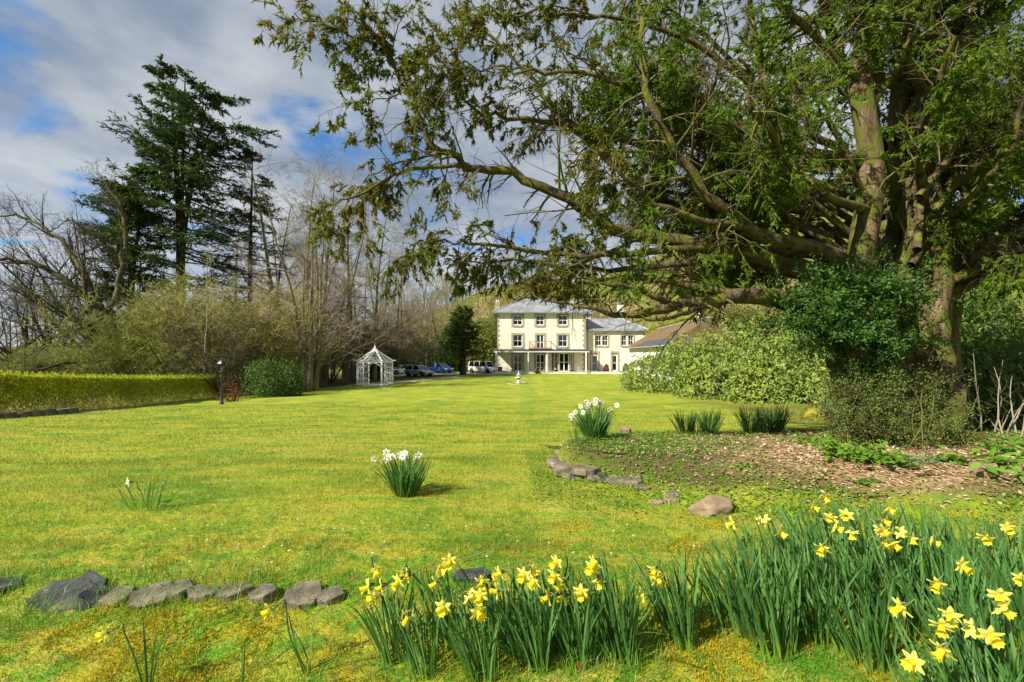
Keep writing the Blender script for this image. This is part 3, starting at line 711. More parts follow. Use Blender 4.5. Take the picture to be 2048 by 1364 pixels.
# balcony
bz = hz(699) + 0.25; bt = hz(683); bxa, bxb = hx(1058.5), hx(1101); byy = HY - 1.35
rail = MB()
for x in (bxa, bxb): rail.box(x - 0.05, x + 0.05, byy - 0.05, byy + 0.05, bz - 0.15, bt + 0.02)
rail.box(bxa + 0.05, bxb - 0.05, byy - 0.045, byy + 0.045, bt - 0.08, bt).box(bxa + 0.05, bxb - 0.05, byy - 0.03, byy + 0.03, bz - 0.02, bz + 0.05)
for x in (bxa, bxb): rail.box(x - 0.04, x + 0.04, byy + 0.05, HY - 0.005, bt - 0.08, bt).box(x - 0.03, x + 0.03, byy + 0.05, HY - 0.005, bz + 0.1, bz + 0.16)
bal = hloc(rail).obj('balcony_railing', 'wood', house)
for i in range(1, 16):
    x = bxa + (bxb - bxa) * i / 16
    hloc(MB().box(x - 0.012, x + 0.012, byy - 0.012, byy + 0.012, bz + 0.05, bt - 0.08)).obj('baluster', 'lead', bal)
hloc(MB().box(bxa - 0.1, bxb + 0.1, byy - 0.1, HY - 0.006, bz - 0.2, bz - 0.05)).obj('balcony_deck', 'wood', bal)
hloc(MB().bar((bxb + 0.25, byy + 0.5, bt - 0.15), (bxb + 1.4, byy + 0.2, bz - 0.15), 0.05)).obj('stay', 'wood', bal)

# two storey wing
WY = HY + 0.9; KW = F / WY
wx = lambda px: (px - 1024) / KW
wz = lambda py: EYE + (HZ - py) / KW
wE = wz(661.5); wX0, wX1 = X1 + 0.01, wx(1291)
ww = [(wx(1191.5), wx(1202.5), wz(691.5), wz(671)), (wx(1204.5), wx(1215.5), wz(691.5), wz(671)), (wx(1243), wx(1253), wz(691), wz(671)), (wx(1256.5), wx(1266.5), wz(691), wz(671))]
wd = [(wx(1183), wx(1195.5), HG + 0.05, wz(706)), (wx(1224), wx(1234.8), HG + 0.05, wz(706))]
nonmanifold_obj(hloc(wall_with_openings(wX0, wX1, HG - 0.5, wE, WY, ww + wd, 0.25, WY + 9)), 'wing_wall', 'render_cream', house)
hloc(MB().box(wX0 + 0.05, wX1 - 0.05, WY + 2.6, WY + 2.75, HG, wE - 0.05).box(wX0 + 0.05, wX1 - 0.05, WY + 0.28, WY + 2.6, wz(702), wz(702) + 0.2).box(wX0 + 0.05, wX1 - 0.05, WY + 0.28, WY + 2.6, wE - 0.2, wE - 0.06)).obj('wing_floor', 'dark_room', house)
for i, w in enumerate(ww): window(house, *w, WY, 2, 2, 'window', 0, curtains='drape' if i < 3 else 'sheer', bar=0.045, fr=0.07)
for a, c in ((0, 1), (2, 3)):
    s = MB(); xa, xb, za, zb = ww[a][0], ww[c][1], ww[a][2], ww[a][3]; w_ = 0.2; p, q = WY - 0.06, WY - 0.004
    s.box(xa - w_, xa, p, q, za - w_, zb + w_); s.box(xb, xb + w_, p, q, za - w_, zb + w_); s.box(xa, xb, p - 0.003, q, zb, zb + w_ * 1.4); s.box(xa, xb, p - 0.05, q, za - w_, za)
    hloc(s).obj('window_surround', 'stone_trim', house)
for w in wd:
    zt_ = wz(709.8)
    window(house, w[0], w[1], w[2], zt_, WY, 1, 2, 'garden_door', 0, curtains='none', fr=0.14)
    hloc(MB().box(w[0], w[1], WY + 0.05, WY + 0.12, zt_ + 0.003, w[3])).obj('transom_panel', 'stone_trim', house)
    s = MB(); q = WY - 0.004; s.box(w[0] - 0.26, w[0], WY - 0.06, q, HG, w[3] + 0.3); s.box(w[1], w[1] + 0.26, WY - 0.06, q, HG, w[3] + 0.3); s.box(w[0], w[1], WY - 0.07, q, w[3], w[3] + 0.3)
    hloc(s).obj('door_surround', 'stone_trim', house)
hloc(MB().box(wX0 + 0.02, wX1 + 0.4, WY - 0.48, WY - 0.36, wE, wE + 0.12)).obj('gutter', 'white_paint', house)
wr = hloc(hip_roof(wX0 - 0.0, wX1 + 0.5, WY - 0.5, WY + 9.5, wE + 0.15, wX0 + 0.0, wx(1256), WY + 4.5, EYE + (HZ - 637) / F * (WY + 4.5))).obj('wing_roof', 'slate', house)
hloc(MB().bar((wX1 + 0.5, WY - 0.5, wE + 0.17), (wx(1256), WY + 4.5, EYE + (HZ - 637) / F * (WY + 4.5) + 0.02), 0.2, 0.08)).obj('ridge_lead', 'lead', wr)
chimney(18.35, 19.15, WY + 5.2, wE + 1.0, EYE + (HZ - 604) / F * (WY + 5.2), 'cast_stone', 2, wr)
for k in range(2): hloc(MB().box(wX1 - 0.5 + 0.2 * (k % 2), wX1 + 0.03, WY - 0.035, WY + 0.3, wE - 0.75 - 0.5 * k, wE - 0.4 - 0.5 * k)).obj('quoin', 'quoin_stone', house, bevel=0.02)

# terrace and its low walls
o = MB().box(hx(960), 21.6, 68.9, HY + 0.2, HG - 0.9, HG - 0.006).obj('terrace', 'paving'); o['kind'] = 'structure'
def low_wall(x0, x1, label):
    t = thing('low_wall', label, 'garden wall', ((x0 + x1) / 2, 68.75, HG - 0.9))
    cx = (x0 + x1) / 2
    MB().box(x0 - cx, x1 - cx, -0.12, 0.12, 0, 0.98).obj('wall_body', 'render_white', t)
    n = int((x1 - x0) / 0.95)
    for i in range(n):
        a = x0 - cx + (x1 - x0) * i / n; c = x0 - cx + (x1 - x0) * (i + 1) / n
        MB().box(a + 0.006, c - 0.006, -0.17, 0.17, 0.982, 1.05).obj('coping_stone', 'paving', t, bevel=0.01)
low_wall(hx(975), hx(1173) * 0.96, 'low pale terrace wall in front of the veranda')
low_wall(hx(1180) * 0.96, 20.8, 'low white garden wall in front of the two storey wing')
pt = thing('gate_pier', 'dark stone pier between the two low terrace walls', 'pier', (hx(1176.5) * 0.957, 68.75, HG - 0.9))
MB().box(-0.2, 0.2, -0.2, 0.2, 0, 1.1).obj('shaft', 'stone_trim', pt); MB().box(-0.25, 0.25, -0.25, 0.25, 1.103, 1.2).obj('cap', 'stone_trim', pt, bevel=0.02)

# outbuilding with mossy roof
def outbuilding():
    A = Vector((17.9, 69.5)); B = Vector((16.2, 46.0)); d = (B - A); Ln = d.length; d.normalize(); nrm = Vector((-d.y, d.x))     # to the right of A->B seen from above is -nrm
    ang = math.atan2(d.y, d.x)
    zb = gz(17.9, 60) - 0.3; wh = EYE + 1.0 - zb
    t = thing('outbuilding', 'long single storey white outbuilding with mossy brown slate roof behind the rhododendron', 'building', (A.x, A.y, zb), ang)
    # local: x along the wall towards the camera, +y away to the right side (east)
    Wd = 7.0
    slits = [(1.5 + i, 1.75 + i, wh - 1.75, wh - 0.35) for i in (0, 1.0, 3.0, 6.2, 9.6, 10.6, 13.5, 16.0)]
    mb = MB(); xs = sorted({0, Ln, *[s[0] for s in slits], *[s[1] for s in slits]}); zs = [0, wh - 1.75, wh - 0.35, wh]
    for i in range(len(xs) - 1):
        for j in range(3):
            cx = (xs[i] + xs[i + 1]) / 2
            if j == 1 and any(s[0] < cx < s[1] for s in slits): continue
            mb.add([(xs[i], 0, zs[j]), (xs[i + 1], 0, zs[j]), (xs[i + 1], 0, zs[j + 1]), (xs[i], 0, zs[j + 1])], [(0, 1, 2, 3)])
    mb.add([(0, 0, 0), (0, Wd, 0), (0, Wd, wh), (0, 0, wh)], [(0, 1, 2, 3)]); mb.add([(Ln, 0, 0), (Ln, Wd, 0), (Ln, Wd, wh), (Ln, 0, wh)], [(0, 1, 2, 3)]); mb.add([(0, Wd, 0), (Ln, Wd, 0), (Ln, Wd, wh), (0, Wd, wh)], [(0, 1, 2, 3)])
    nonmanifold_obj(mb, 'wall', 'render_white', t)
    for s in slits:
        w = MB().box(s[0], s[0] + 0.06, 0.03, 0.12, s[2], s[3]).box(s[1] - 0.06, s[1], 0.03, 0.12, s[2], s[3]).box(s[0] + 0.06, s[1] - 0.06, 0.035, 0.12, s[3] - 0.06, s[3]).box(s[0] + 0.06, s[1] - 0.06, 0.035, 0.12, s[2], s[2] + 0.06).obj('slit_window', 'wood', t)
        MB().box(s[0] + 0.06, s[1] - 0.06, 0.07, 0.08, s[2] + 0.06, s[3] - 0.06).obj('pane', 'car_glass', w)
    e = wh + 0.02; ov = 0.5; rz = wh + 2.7
    vs = [(-ov, -ov, e), (Ln + ov, -ov, e), (Ln + ov, Wd + ov, e), (-ov, Wd + ov, e), (3.4, Wd / 2, rz), (Ln + ov, Wd / 2, rz)]
    vs += [(x, y, z - 0.12) for x, y, z in vs[:4]]
    r = MB().add(vs, [(0, 1, 5, 4), (1, 2, 5), (2, 3, 4, 5), (3, 0, 4), (6, 7, 1, 0), (7, 8, 2, 1), (8, 9, 3, 2), (9, 6, 0, 3), (9, 8, 7, 6)]).obj('roof', 'mossy_slate', t)
    MB().bar((3.4, Wd / 2, rz + 0.03), (Ln + ov, Wd / 2, rz + 0.03), 0.25, 0.1).obj('ridge_lead', 'lead', r)
    MB().box(-ov, Ln + ov, -ov - 0.1, -ov - 0.003, e - 0.13, e - 0.02).obj('gutter', 'lead', t)
    k = 0.30; MB().add([(5.0, -ov + 4 * k * 0, e + 0.03), (Ln + ov, -ov, e + 0.03), (Ln + ov, -ov + 1.1, e + 0.03 + 1.1 * (rz - e) / (Wd / 2 + ov)), (9.5, -ov + 1.1, e + 0.03 + 1.1 * (rz - e) / (Wd / 2 + ov))], [(0, 1, 2, 3)]).obj('lead_apron', 'dark_slate', r)
    MB().lathe([(0.16, rz - 0.1), (0.14, rz + 0.5), (0.2, rz + 0.56), (0.12, rz + 0.7)], (Ln - 2.5, Wd / 2, 0), 10).obj('roof_vent', 'white_paint', r)
    MB().lathe([(0.06, 0.1), (0.06, wh)], (17.4, -0.09, 0), 8).obj('downpipe', 'wood', t)
outbuilding()

# ------------------------------------------------------------------ gazebo
def gazebo():
    gx, gy = -13.85, 46.0
    t = thing('gazebo', 'white lattice garden gazebo with a bell shaped open slatted roof and spire', 'gazebo', G(gx, gy, 0.0), math.radians(8))
    R = 1.72; H = 2.4; n = 6
    c = [(R * math.cos(math.pi / 3 * k), R * math.sin(math.pi / 3 * k)) for k in range(n)]
    MB().lathe([(R + 0.15, -0.25), (R + 0.15, 0.04)], n=6).obj('base', 'paving', t)
    for k in range(n):
        x, y = c[k]; MB().box(x - 0.075, x + 0.075, y - 0.075, y + 0.075, 0.0, H).obj('post', 'white_paint', t)
    prof = [(1.16, H - 0.02), (0.90, H + 0.20), (0.66, H + 0.46), (0.44, H + 0.72), (0.26, H + 0.94), (0.17, H + 1.05)]
    for k in range(n):
        a = Vector((*c[k], 0)); b = Vector((*c[(k + 1) % n], 0))
        MB().bar(a + Vector((0, 0, H - 0.06)), b + Vector((0, 0, H - 0.06)), 0.09, 0.13).obj('top_beam', 'white_paint', t)
        if k not in (4, 1):                                   # open front and back, lattice elsewhere
            p = MB()
            for f in (0.25, 0.5, 0.75): q = a.lerp(b, f); p.bar(q + Vector((0, 0, 0.1)), q + Vector((0, 0, H - 0.12)), 0.05, 0.04)
            for h in (0.14, 0.62, 1.22, 1.80): p.bar(a + Vector((0, 0, h)), b + Vector((0, 0, h)), 0.035, 0.045)
            p.obj('trellis_panel', 'white_paint', t)
        else:
            p = MB(); pr = None
            for i in range(9):
                f = i / 8; q = a.lerp(b, f); z = H - 0.55 + 0.42 * math.sin(math.pi * f)
                if pr: p.bar(pr, q + Vector((0, 0, z)), 0.05, 0.06)
                pr = q + Vector((0, 0, z))
            p.obj('arch', 'white_paint', t)
        r = MB(); pts = [Vector((a.x / R * rr * R, a.y / R * rr * R, z)) for rr, z in prof]
        pts[0] = a * 1.19 + Vector((0, 0, H + 0.10)); pts.insert(1, a * 1.04 + Vector((0, 0, H + 0.06)))
        for i in range(len(pts) - 1): r.bar(pts[i], pts[i + 1], 0.10, 0.10)
        r.obj('rafter', 'white_paint', t)
        for rr, z in [(1.02, H + 0.07), (0.88, H + 0.22), (0.74, H + 0.37), (0.6, H + 0.53), (0.47, H + 0.69), (0.34, H + 0.84), (0.23, H + 0.98)]:
            MB().bar(a * rr + Vector((0, 0, z)), b * rr + Vector((0, 0, z)), 0.17 if rr > 0.3 else 0.24, 0.03).obj('roof_slat', 'white_paint', t)
    MB().lathe([(0.42, H + 0.99), (0.40, H + 1.03), (0.25, H + 1.18), (0.12, H + 1.34), (0.06, H + 1.40), (0.10, H + 1.46), (0.03, H + 1.56), (0.012, H + 1.86)], n=12).obj('spire', 'white_paint', t, smooth=False)
gazebo()

# ------------------------------------------------------------------ lamp post
def lamp():
    x, y = -16.4, 25.7
    t = thing('lamp_post', 'black garden lamp post with a glazed lantern at the end of the hedge', 'lamp post', G(x, y))
    MB().lathe([(0.13, -0.2), (0.13, 0.05), (0.085, 0.12), (0.075, 0.5), (0.055, 0.56), (0.045, 1.55), (0.06, 1.6), (0.035, 1.66), (0.03, 1.72)], n=12).obj('post', 'dark_metal', t, smooth=True)
    MB().box(-0.2, 0.2, -0.018, 0.018, 1.56, 1.59).obj('ladder_bar', 'dark_metal', t)
    l = MB().lathe([(0.06, 1.70), (0.11, 1.76), (0.09, 1.78)], n=6)
    for k in range(6):
        a = math.pi / 3 * k; l.bar((0.095 * math.cos(a), 0.095 * math.sin(a), 1.77), (0.15 * math.cos(a), 0.15 * math.sin(a), 2.06), 0.014)
    l.lathe([(0.17, 2.06), (0.17, 2.08), (0.11, 2.16), (0.05, 2.22), (0.055, 2.24), (0.02, 2.27), (0.008, 2.34)], n=6)
    lo = l.obj('lantern', 'dark_metal', t)
    lo.scale = (1.45, 1.45, 1.45); lo.location = (0, 0, -0.72)
    for k in range(6):
        a = math.pi / 3 * k; b = a + math.pi / 3
        m = MB().add([(0.088 * math.cos(a), 0.088 * math.sin(a), 1.785), (0.088 * math.cos(b), 0.088 * math.sin(b), 1.785), (0.143 * math.cos(b), 0.143 * math.sin(b), 2.055), (0.143 * math.cos(a), 0.143 * math.sin(a), 2.055)], [(0, 1, 2, 3)])
        nonmanifold_obj(m, 'pane', 'glass', lo)
    MB().lathe([(0.035, 1.785), (0.04, 1.9), (0.02, 1.95)], n=8).obj('bulb', 'white_paint', lo)
lamp()

# ------------------------------------------------------------------ fountain
def fountain():
    x, y = 0.68, 46.6
    t = thing('fountain', 'small white tiered stone fountain standing in a shallow pool on the lawn', 'fountain', G(x, y))
    MB().lathe([(1.15, -0.2), (1.15, 0.05), (1.08, 0.06), (1.02, 0.03), (1.02, -0.05)], n=28).obj('pool_rim', 'stone_trim', t)
    MB().lathe([(1.01, 0.0), (1.0, 0.028)], n=28).obj('water', 'water_dark', t)
    MB().lathe([(0.24, 0.0), (0.24, 0.14), (0.13, 0.22), (0.10, 0.42), (0.16, 0.50)], n=14).obj('pedestal', 'cast_stone', t, smooth=True)
    MB().lathe([(0.10, 0.48), (0.30, 0.56), (0.37, 0.66), (0.34, 0.67), (0.2, 0.60), (0.09, 0.62), (0.08, 0.82)], n=16).obj('lower_bowl', 'cast_stone', t, smooth=True)
    MB().lathe([(0.07, 0.80), (0.2, 0.86), (0.25, 0.94), (0.22, 0.95), (0.1, 0.90), (0.05, 0.92), (0.05, 1.06)], n=16).obj('upper_bowl', 'cast_stone', t, smooth=True)
    MB().lathe([(0.05, 1.04), (0.085, 1.10), (0.06, 1.17), (0.02, 1.24)], n=10).obj('finial', 'cast_stone', t, smooth=True)
fountain()

# ------------------------------------------------------------------ cars
def car(label, loc, rz, paint, L=4.2, W=1.76, H=1.48, hood=1.0, van=0.0, belt=0.88, group=None):
    t = thing('parked_car', label, 'car', loc, rz, group)
    hl = L / 2; w = W / 2
    # stations nose(+x) to tail, (x, top z, half width, bottom z)
    st = [(hl, 0.52, w * 0.72, 0.34), (hl - 0.08, 0.66, w * 0.84, 0.26), (hl - 0.4, 0.76, w * 0.95, 0.22), (hl - hood, belt, w * 0.99, 0.2),
          (0, belt + 0.03, w, 0.2), (-hl + 0.6, belt + 0.07, w * 0.98, 0.22), (-hl + 0.12, belt + 0.06, w * 0.92, 0.26), (-hl, belt - 0.1, w * 0.86, 0.34)]
    V = []; n = 10
    for x, zt, hw, zb in st:
        for s in (1, -1):
            ring = [(hw * 0.86, zb), (hw, zb + 0.14), (hw * 1.0, (zb + zt) / 2), (hw * 0.98, zt - 0.08), (hw * 0.84, zt)]
            for y, z in (ring if s == 1 else ring[::-1]): V.append((x, s * y, z))
    Fc = []
    for i in range(len(st) - 1):
        for k in range(n): Fc.append((i * n + k, i * n + (k + 1) % n, (i + 1) * n + (k + 1) % n, (i + 1) * n + k))
    Fc += [tuple(range(n)), tuple(range((len(st) - 1) * n, len(st) * n))[::-1]]
    body = MB().add(V, Fc).obj('body', paint, t, smooth=False, bevel=0.015)
    # cabin: glass house with painted roof and pillars
    f0 = hl - hood + 0.05; f1 = hl - hood - 0.75 + van * 0.15; r1 = -hl + 0.55 - van * 0.3; r0 = -hl + 0.14
    wb = w * 0.90; wr = w * 0.70 + van * 0.08; zb = belt - 0.02
    g = [(f0, wb, zb), (f1, wr, H - 0.05), (r1, wr, H - 0.05), (r0, wb * 0.96, zb + 0.04)]
    gv = [(x, s * y, z) for s in (1, -1) for x, y, z in g]
    MB().add(gv, [(0, 1, 2, 3), (7, 6, 5, 4), (0, 4, 5, 1), (1, 5, 6, 2), (2, 6, 7, 3), (3, 7, 4, 0)]).obj('window_glass', 'car_glass', t)
    rp = [(f1 + 0.06, wr + 0.015, H - 0.07), (f1 - 0.1, wr * 0.96, H - 0.01), (r1 + 0.2, wr * 0.96, H), (r1 - 0.06, wr + 0.01, H - 0.06)]
    rv = [(x, s * y, z) for s in (1, -1) for x, y, z in rp] + [(x, s * y, z - 0.05) for s in (1, -1) for x, y, z in rp]
    MB().add(rv, [(0, 1, 5, 4), (1, 2, 6, 5), (2, 3, 7, 6), (0, 8, 9, 1), (1, 9, 10, 2), (2, 10, 11, 3), (4, 5, 13, 12), (5, 6, 14, 13), (6, 7, 15, 14), (0, 4, 12, 8), (3, 11, 15, 7), (8, 12, 13, 9), (9, 13, 14, 10), (10, 14, 15, 11)]).obj('roof_panel', paint, t)
    for s in (1, -1):
        p = MB(); yb = wb + 0.01; yr = wr + 0.012
        p.bar((f0 + 0.02, s * yb, zb), (f1, s * yr, H - 0.06), 0.06, 0.05).bar((r0 - 0.01, s * yb * 0.97, zb), (r1, s * yr, H - 0.06), 0.16, 0.04)
        for f in ((0.42, 0.5) if van < 0.5 else (0.34, 0.68)):
            xx = f1 + (r1 - f1) * f; p.bar((xx + 0.08, s * (yb + 0.004), zb), (xx, s * (yr + 0.004), H - 0.06), 0.08, 0.03)
        p.obj('pillar', paint, t)
        MB().box(f0 - 0.42, f0 - 0.26, s * (w + 0.13) - 0.09, s * (w + 0.13) + 0.09, belt, belt + 0.14).obj('wing_mirror', paint, t, bevel=0.02)
        MB().box(hl - 0.36, hl - 0.06, s * w * 0.70 - 0.17, s * w * 0.70 + 0.17, 0.58, 0.72).obj('headlight', 'lamp_clear', t, bevel=0.02)
        MB().box(-hl - 0.012, -hl + 0.16, s * w * 0.74 - 0.11, s * w * 0.74 + 0.11, 0.66, 0.92).obj('tail_light', 'lamp_red', t, bevel=0.02)
        for xw in (hl - 0.82, -hl + 0.78):
            ty = MB().lathe([(0.20, s * (w - 0.20)), (0.315, s * (w - 0.20)), (0.325, s * (w - 0.10)), (0.315, s * (w + 0.012)), (0.21, s * (w + 0.018))], (xw, 0, 0.325), 20, 'y').obj('wheel', 'tyre', t)
            rim = MB().lathe([(0.205, s * (w - 0.02)), (0.2, s * (w + 0.012)), (0.17, s * (w + 0.002)), (0.05, s * (w + 0.022))], (xw, 0, 0.325), 14, 'y').obj('rim', 'alloy', ty)
            MB().lathe([(0.36, s * (w * 0.5)), (0.36, s * (w + 0.004))], (xw, 0, 0.335), 18, 'y').obj('wheel_arch', 'black_plastic', t)
    MB().box(hl - 0.05, hl + 0.015, -0.5, 0.5, 0.36, 0.5).obj('grille', 'black_plastic', t)
    MB().box(-hl - 0.016, -hl + 0.03, -0.26, 0.26, 0.5, 0.62).obj('number_plate', 'plate', t)
    return t
def on_drive(px, Y): x = (px - 1024) / F * Y; return (x, Y, gz(x, Y) + 0.052)
car('silver hatchback parked nose towards the house on the gravel drive', on_drive(838, 63.0), math.radians(-32), 'paint_silver', 4.2, 1.76, 1.50, 1.0)
car('blue hatchback parked beyond the silver car on the drive', on_drive(882, 70.5), math.radians(-38), 'paint_blue', 4.1, 1.78, 1.52, 0.98)
car('white people carrier parked beside the left corner of the house', on_drive(966, 69.8), math.radians(-36), 'paint_white', 4.75, 1.80, 1.80, 0.85, 1.0, 0.95)
car('white car half hidden behind a tree trunk at the end of the drive', on_drive(806, 70.5), math.radians(-150), 'paint_white', 4.2, 1.75, 1.46, 1.05)

# ------------------------------------------------------------------ terrace furniture, bin
def garden_table(label, x, y, s=1.0):
    t = thing('garden_table', label, 'table', (x, y, HG))
    MB().lathe([(0.42, 0.69), (0.44, 0.70), (0.44, 0.73), (0.42, 0.74)], n=16).obj('table_top', 'wood', t)
    for k in range(4):
        a = math.pi / 2 * k + 0.6; MB().bar((0.36 * math.cos(a), 0.36 * math.sin(a), 0), (0.2 * math.cos(a + 0.4), 0.2 * math.sin(a + 0.4), 0.70), 0.045).obj('leg', 'wood', t)
def garden_chair(label, x, y, rz, mat='wood', group=None):
    t = thing('garden_chair', label, 'chair', (x, y, HG), rz, group)
    sb = MB()
    for i in range(5): sb.box(-0.21, 0.21, -0.2 + 0.085 * i, -0.13 + 0.085 * i, 0.43, 0.455)
    sb.obj('seat', mat, t)
    b = MB()
    for z in (0.56, 0.66, 0.76, 0.86): b.box(-0.21, 0.21, 0.215, 0.235, z, z + 0.06)
    b.obj('backrest', mat, t)
    for sx in (-0.2, 0.2):
        MB().bar((sx, -0.2, 0), (sx, -0.18, 0.44), 0.035).obj('leg', mat, t); MB().bar((sx, 0.24, 0), (sx, 0.235, 0.92), 0.035).obj('leg', mat, t)
garden_table('round wooden table on the terrace by the left garden door', hx(1026) * 0.98, HY - 1.3)
garden_chair('wooden chair to the left of the round wooden terrace table', hx(1018) * 0.98, HY - 1.25, math.radians(95))
garden_chair('wooden chair to the right of the round wooden terrace table', hx(1035) * 0.98, HY - 1.2, math.radians(-85))
garden_table('round table on the terrace in front of the middle garden door', hx(1080) * 0.98, HY - 1.4)
garden_chair('pale chair beside the table at the middle garden door', hx(1069) * 0.98, HY - 1.3, math.radians(80), 'cast_stone')
garden_chair('pale chair between the stone column and the middle table', hx(1088.5) * 0.98, HY - 1.5, math.radians(-80), 'cast_stone')
garden_chair('pale chair at the right end of the veranda by the quoins', hx(1160) * 0.98, HY - 1.2, math.radians(30), 'cast_stone')
bn = thing('storage_bin', 'black lidded bin against the left corner of the veranda', 'bin', (hx(1000) * 0.985, HY - 0.75, HG))
MB().box(-0.36, 0.36, -0.3, 0.3, 0.0, 0.72).obj('bin_body', 'black_plastic', bn, bevel=0.03); MB().box(-0.39, 0.39, -0.33, 0.33, 0.723, 0.80).obj('lid', 'black_plastic', bn, bevel=0.02)

# ------------------------------------------------------------------ leafy shrubs
def blob_points(rng, n, rx, ry, rz, lumps=9, shell=0.35, flat=True):
    """points in the shell of a lumpy dome; returns pos and outward direction"""
    if lumps > 5 and shell < 0.5 and n > 2000:
        k = 9; a = rng.uniform(0, 6.28, k); rr = rng.uniform(0.25, 0.62, k); sc = rng.uniform(0.36, 0.58, k); hz_ = rng.uniform(0.05, 0.55, k)
        a[0] = 0; rr[0] = 0; sc[0] = 0.62; hz_[0] = 0.42
        which = rng.integers(0, k, n); d = norm(rng.standard_normal((n, 3)))
        c = np.column_stack([np.cos(a) * rr, np.sin(a) * rr, hz_])
        wob = 1 + 0.30 * (vnoise(d[:, 0] * 2.3 + which * 7.1, d[:, 1] * 2.3 + d[:, 2] * 1.7) - 0.5)
        p = c[which] + d * (sc[which] * wob * (1 - shell * rng.random(n) ** 1.6))[:, None]
        return p * np.array([rx, ry, rz]), norm(d / np.array([rx, ry, rz]))
    cs = rng.standard_normal((lumps, 3)); cs = norm(cs); cs[:, 2] = np.abs(cs[:, 2]) if flat else cs[:, 2]
    d = norm(rng.standard_normal((n, 3)))
    if flat: d[:, 2] = np.where(d[:, 2] < -0.15, -d[:, 2], d[:, 2])
    bump = (np.maximum(0, d @ cs.T - 0.72) ** 1.0).sum(1) * 0.7
    r = (0.86 + np.minimum(bump, 0.24)) * (1 - shell * rng.random(n) ** 1.6)
    p = d * r[:, None] * np.array([rx, ry, rz])
    return p, norm(d / np.array([rx, ry, rz]))
def shrub(name, label, cat, loc, r, n, leaf, mat, group=None, seed=0, rz=0.0, lumps=9, stems=14, shell=0.35, droop=0.1, spread=0.9, stem_mat='bark_dark', lift=0.0):
    rng = np.random.default_rng(seed)
    t = thing(name, label, cat, loc, rz, group)
    p, d = blob_points(rng, n, *r, lumps=lumps, shell=shell)
    p[:, 2] = np.maximum(p[:, 2] + lift, 0.03)
    dirn = norm(d + spread * rng.standard_normal((n, 3)) + np.array([0, 0, -droop]))
    up = norm(d + 0.5 * rng.standard_normal((n, 3)) + np.array([0, 0, 0.6]))
    V, Q = leaves(rng, p, dirn, leaf[0] * rng.uniform(0.7, 1.2, n), leaf[1] * rng.uniform(0.8, 1.2, n), 0.2, up)
    obj('foliage', mkmesh('foliage', V, Q, mat, False, np.repeat(rng.random(n), 4)), t, kind='stuff')
    S = np.column_stack([rng.uniform(-0.25, 0.25, stems) * r[0], rng.uniform(-0.25, 0.25, stems) * r[1], np.full(stems, -0.1)])
    D = np.column_stack([rng.uniform(-1, 1, stems) * r[0], rng.uniform(-1, 1, stems) * r[1], rng.uniform(0.5, 1.0, stems) * r[2]])
    Ls = np.linalg.norm(D, axis=1) * 0.72
    PP, RR = run_level(rng, S, D, Ls, np.full(stems, 0.02 + 0.012 * r[2]), 7, 0.15, 0.04, 0.3)
    PP2, RR2 = run_level(rng, *spawn(rng, PP, RR, Ls, 6, 0.3), 5, 0.15, 0.03, 0.3)
    obj('stems', mkmesh('stems', *join([tubes(PP, RR, 5), tubes(PP2, RR2, 3)]), stem_mat, True), t, kind='stuff')
    return t

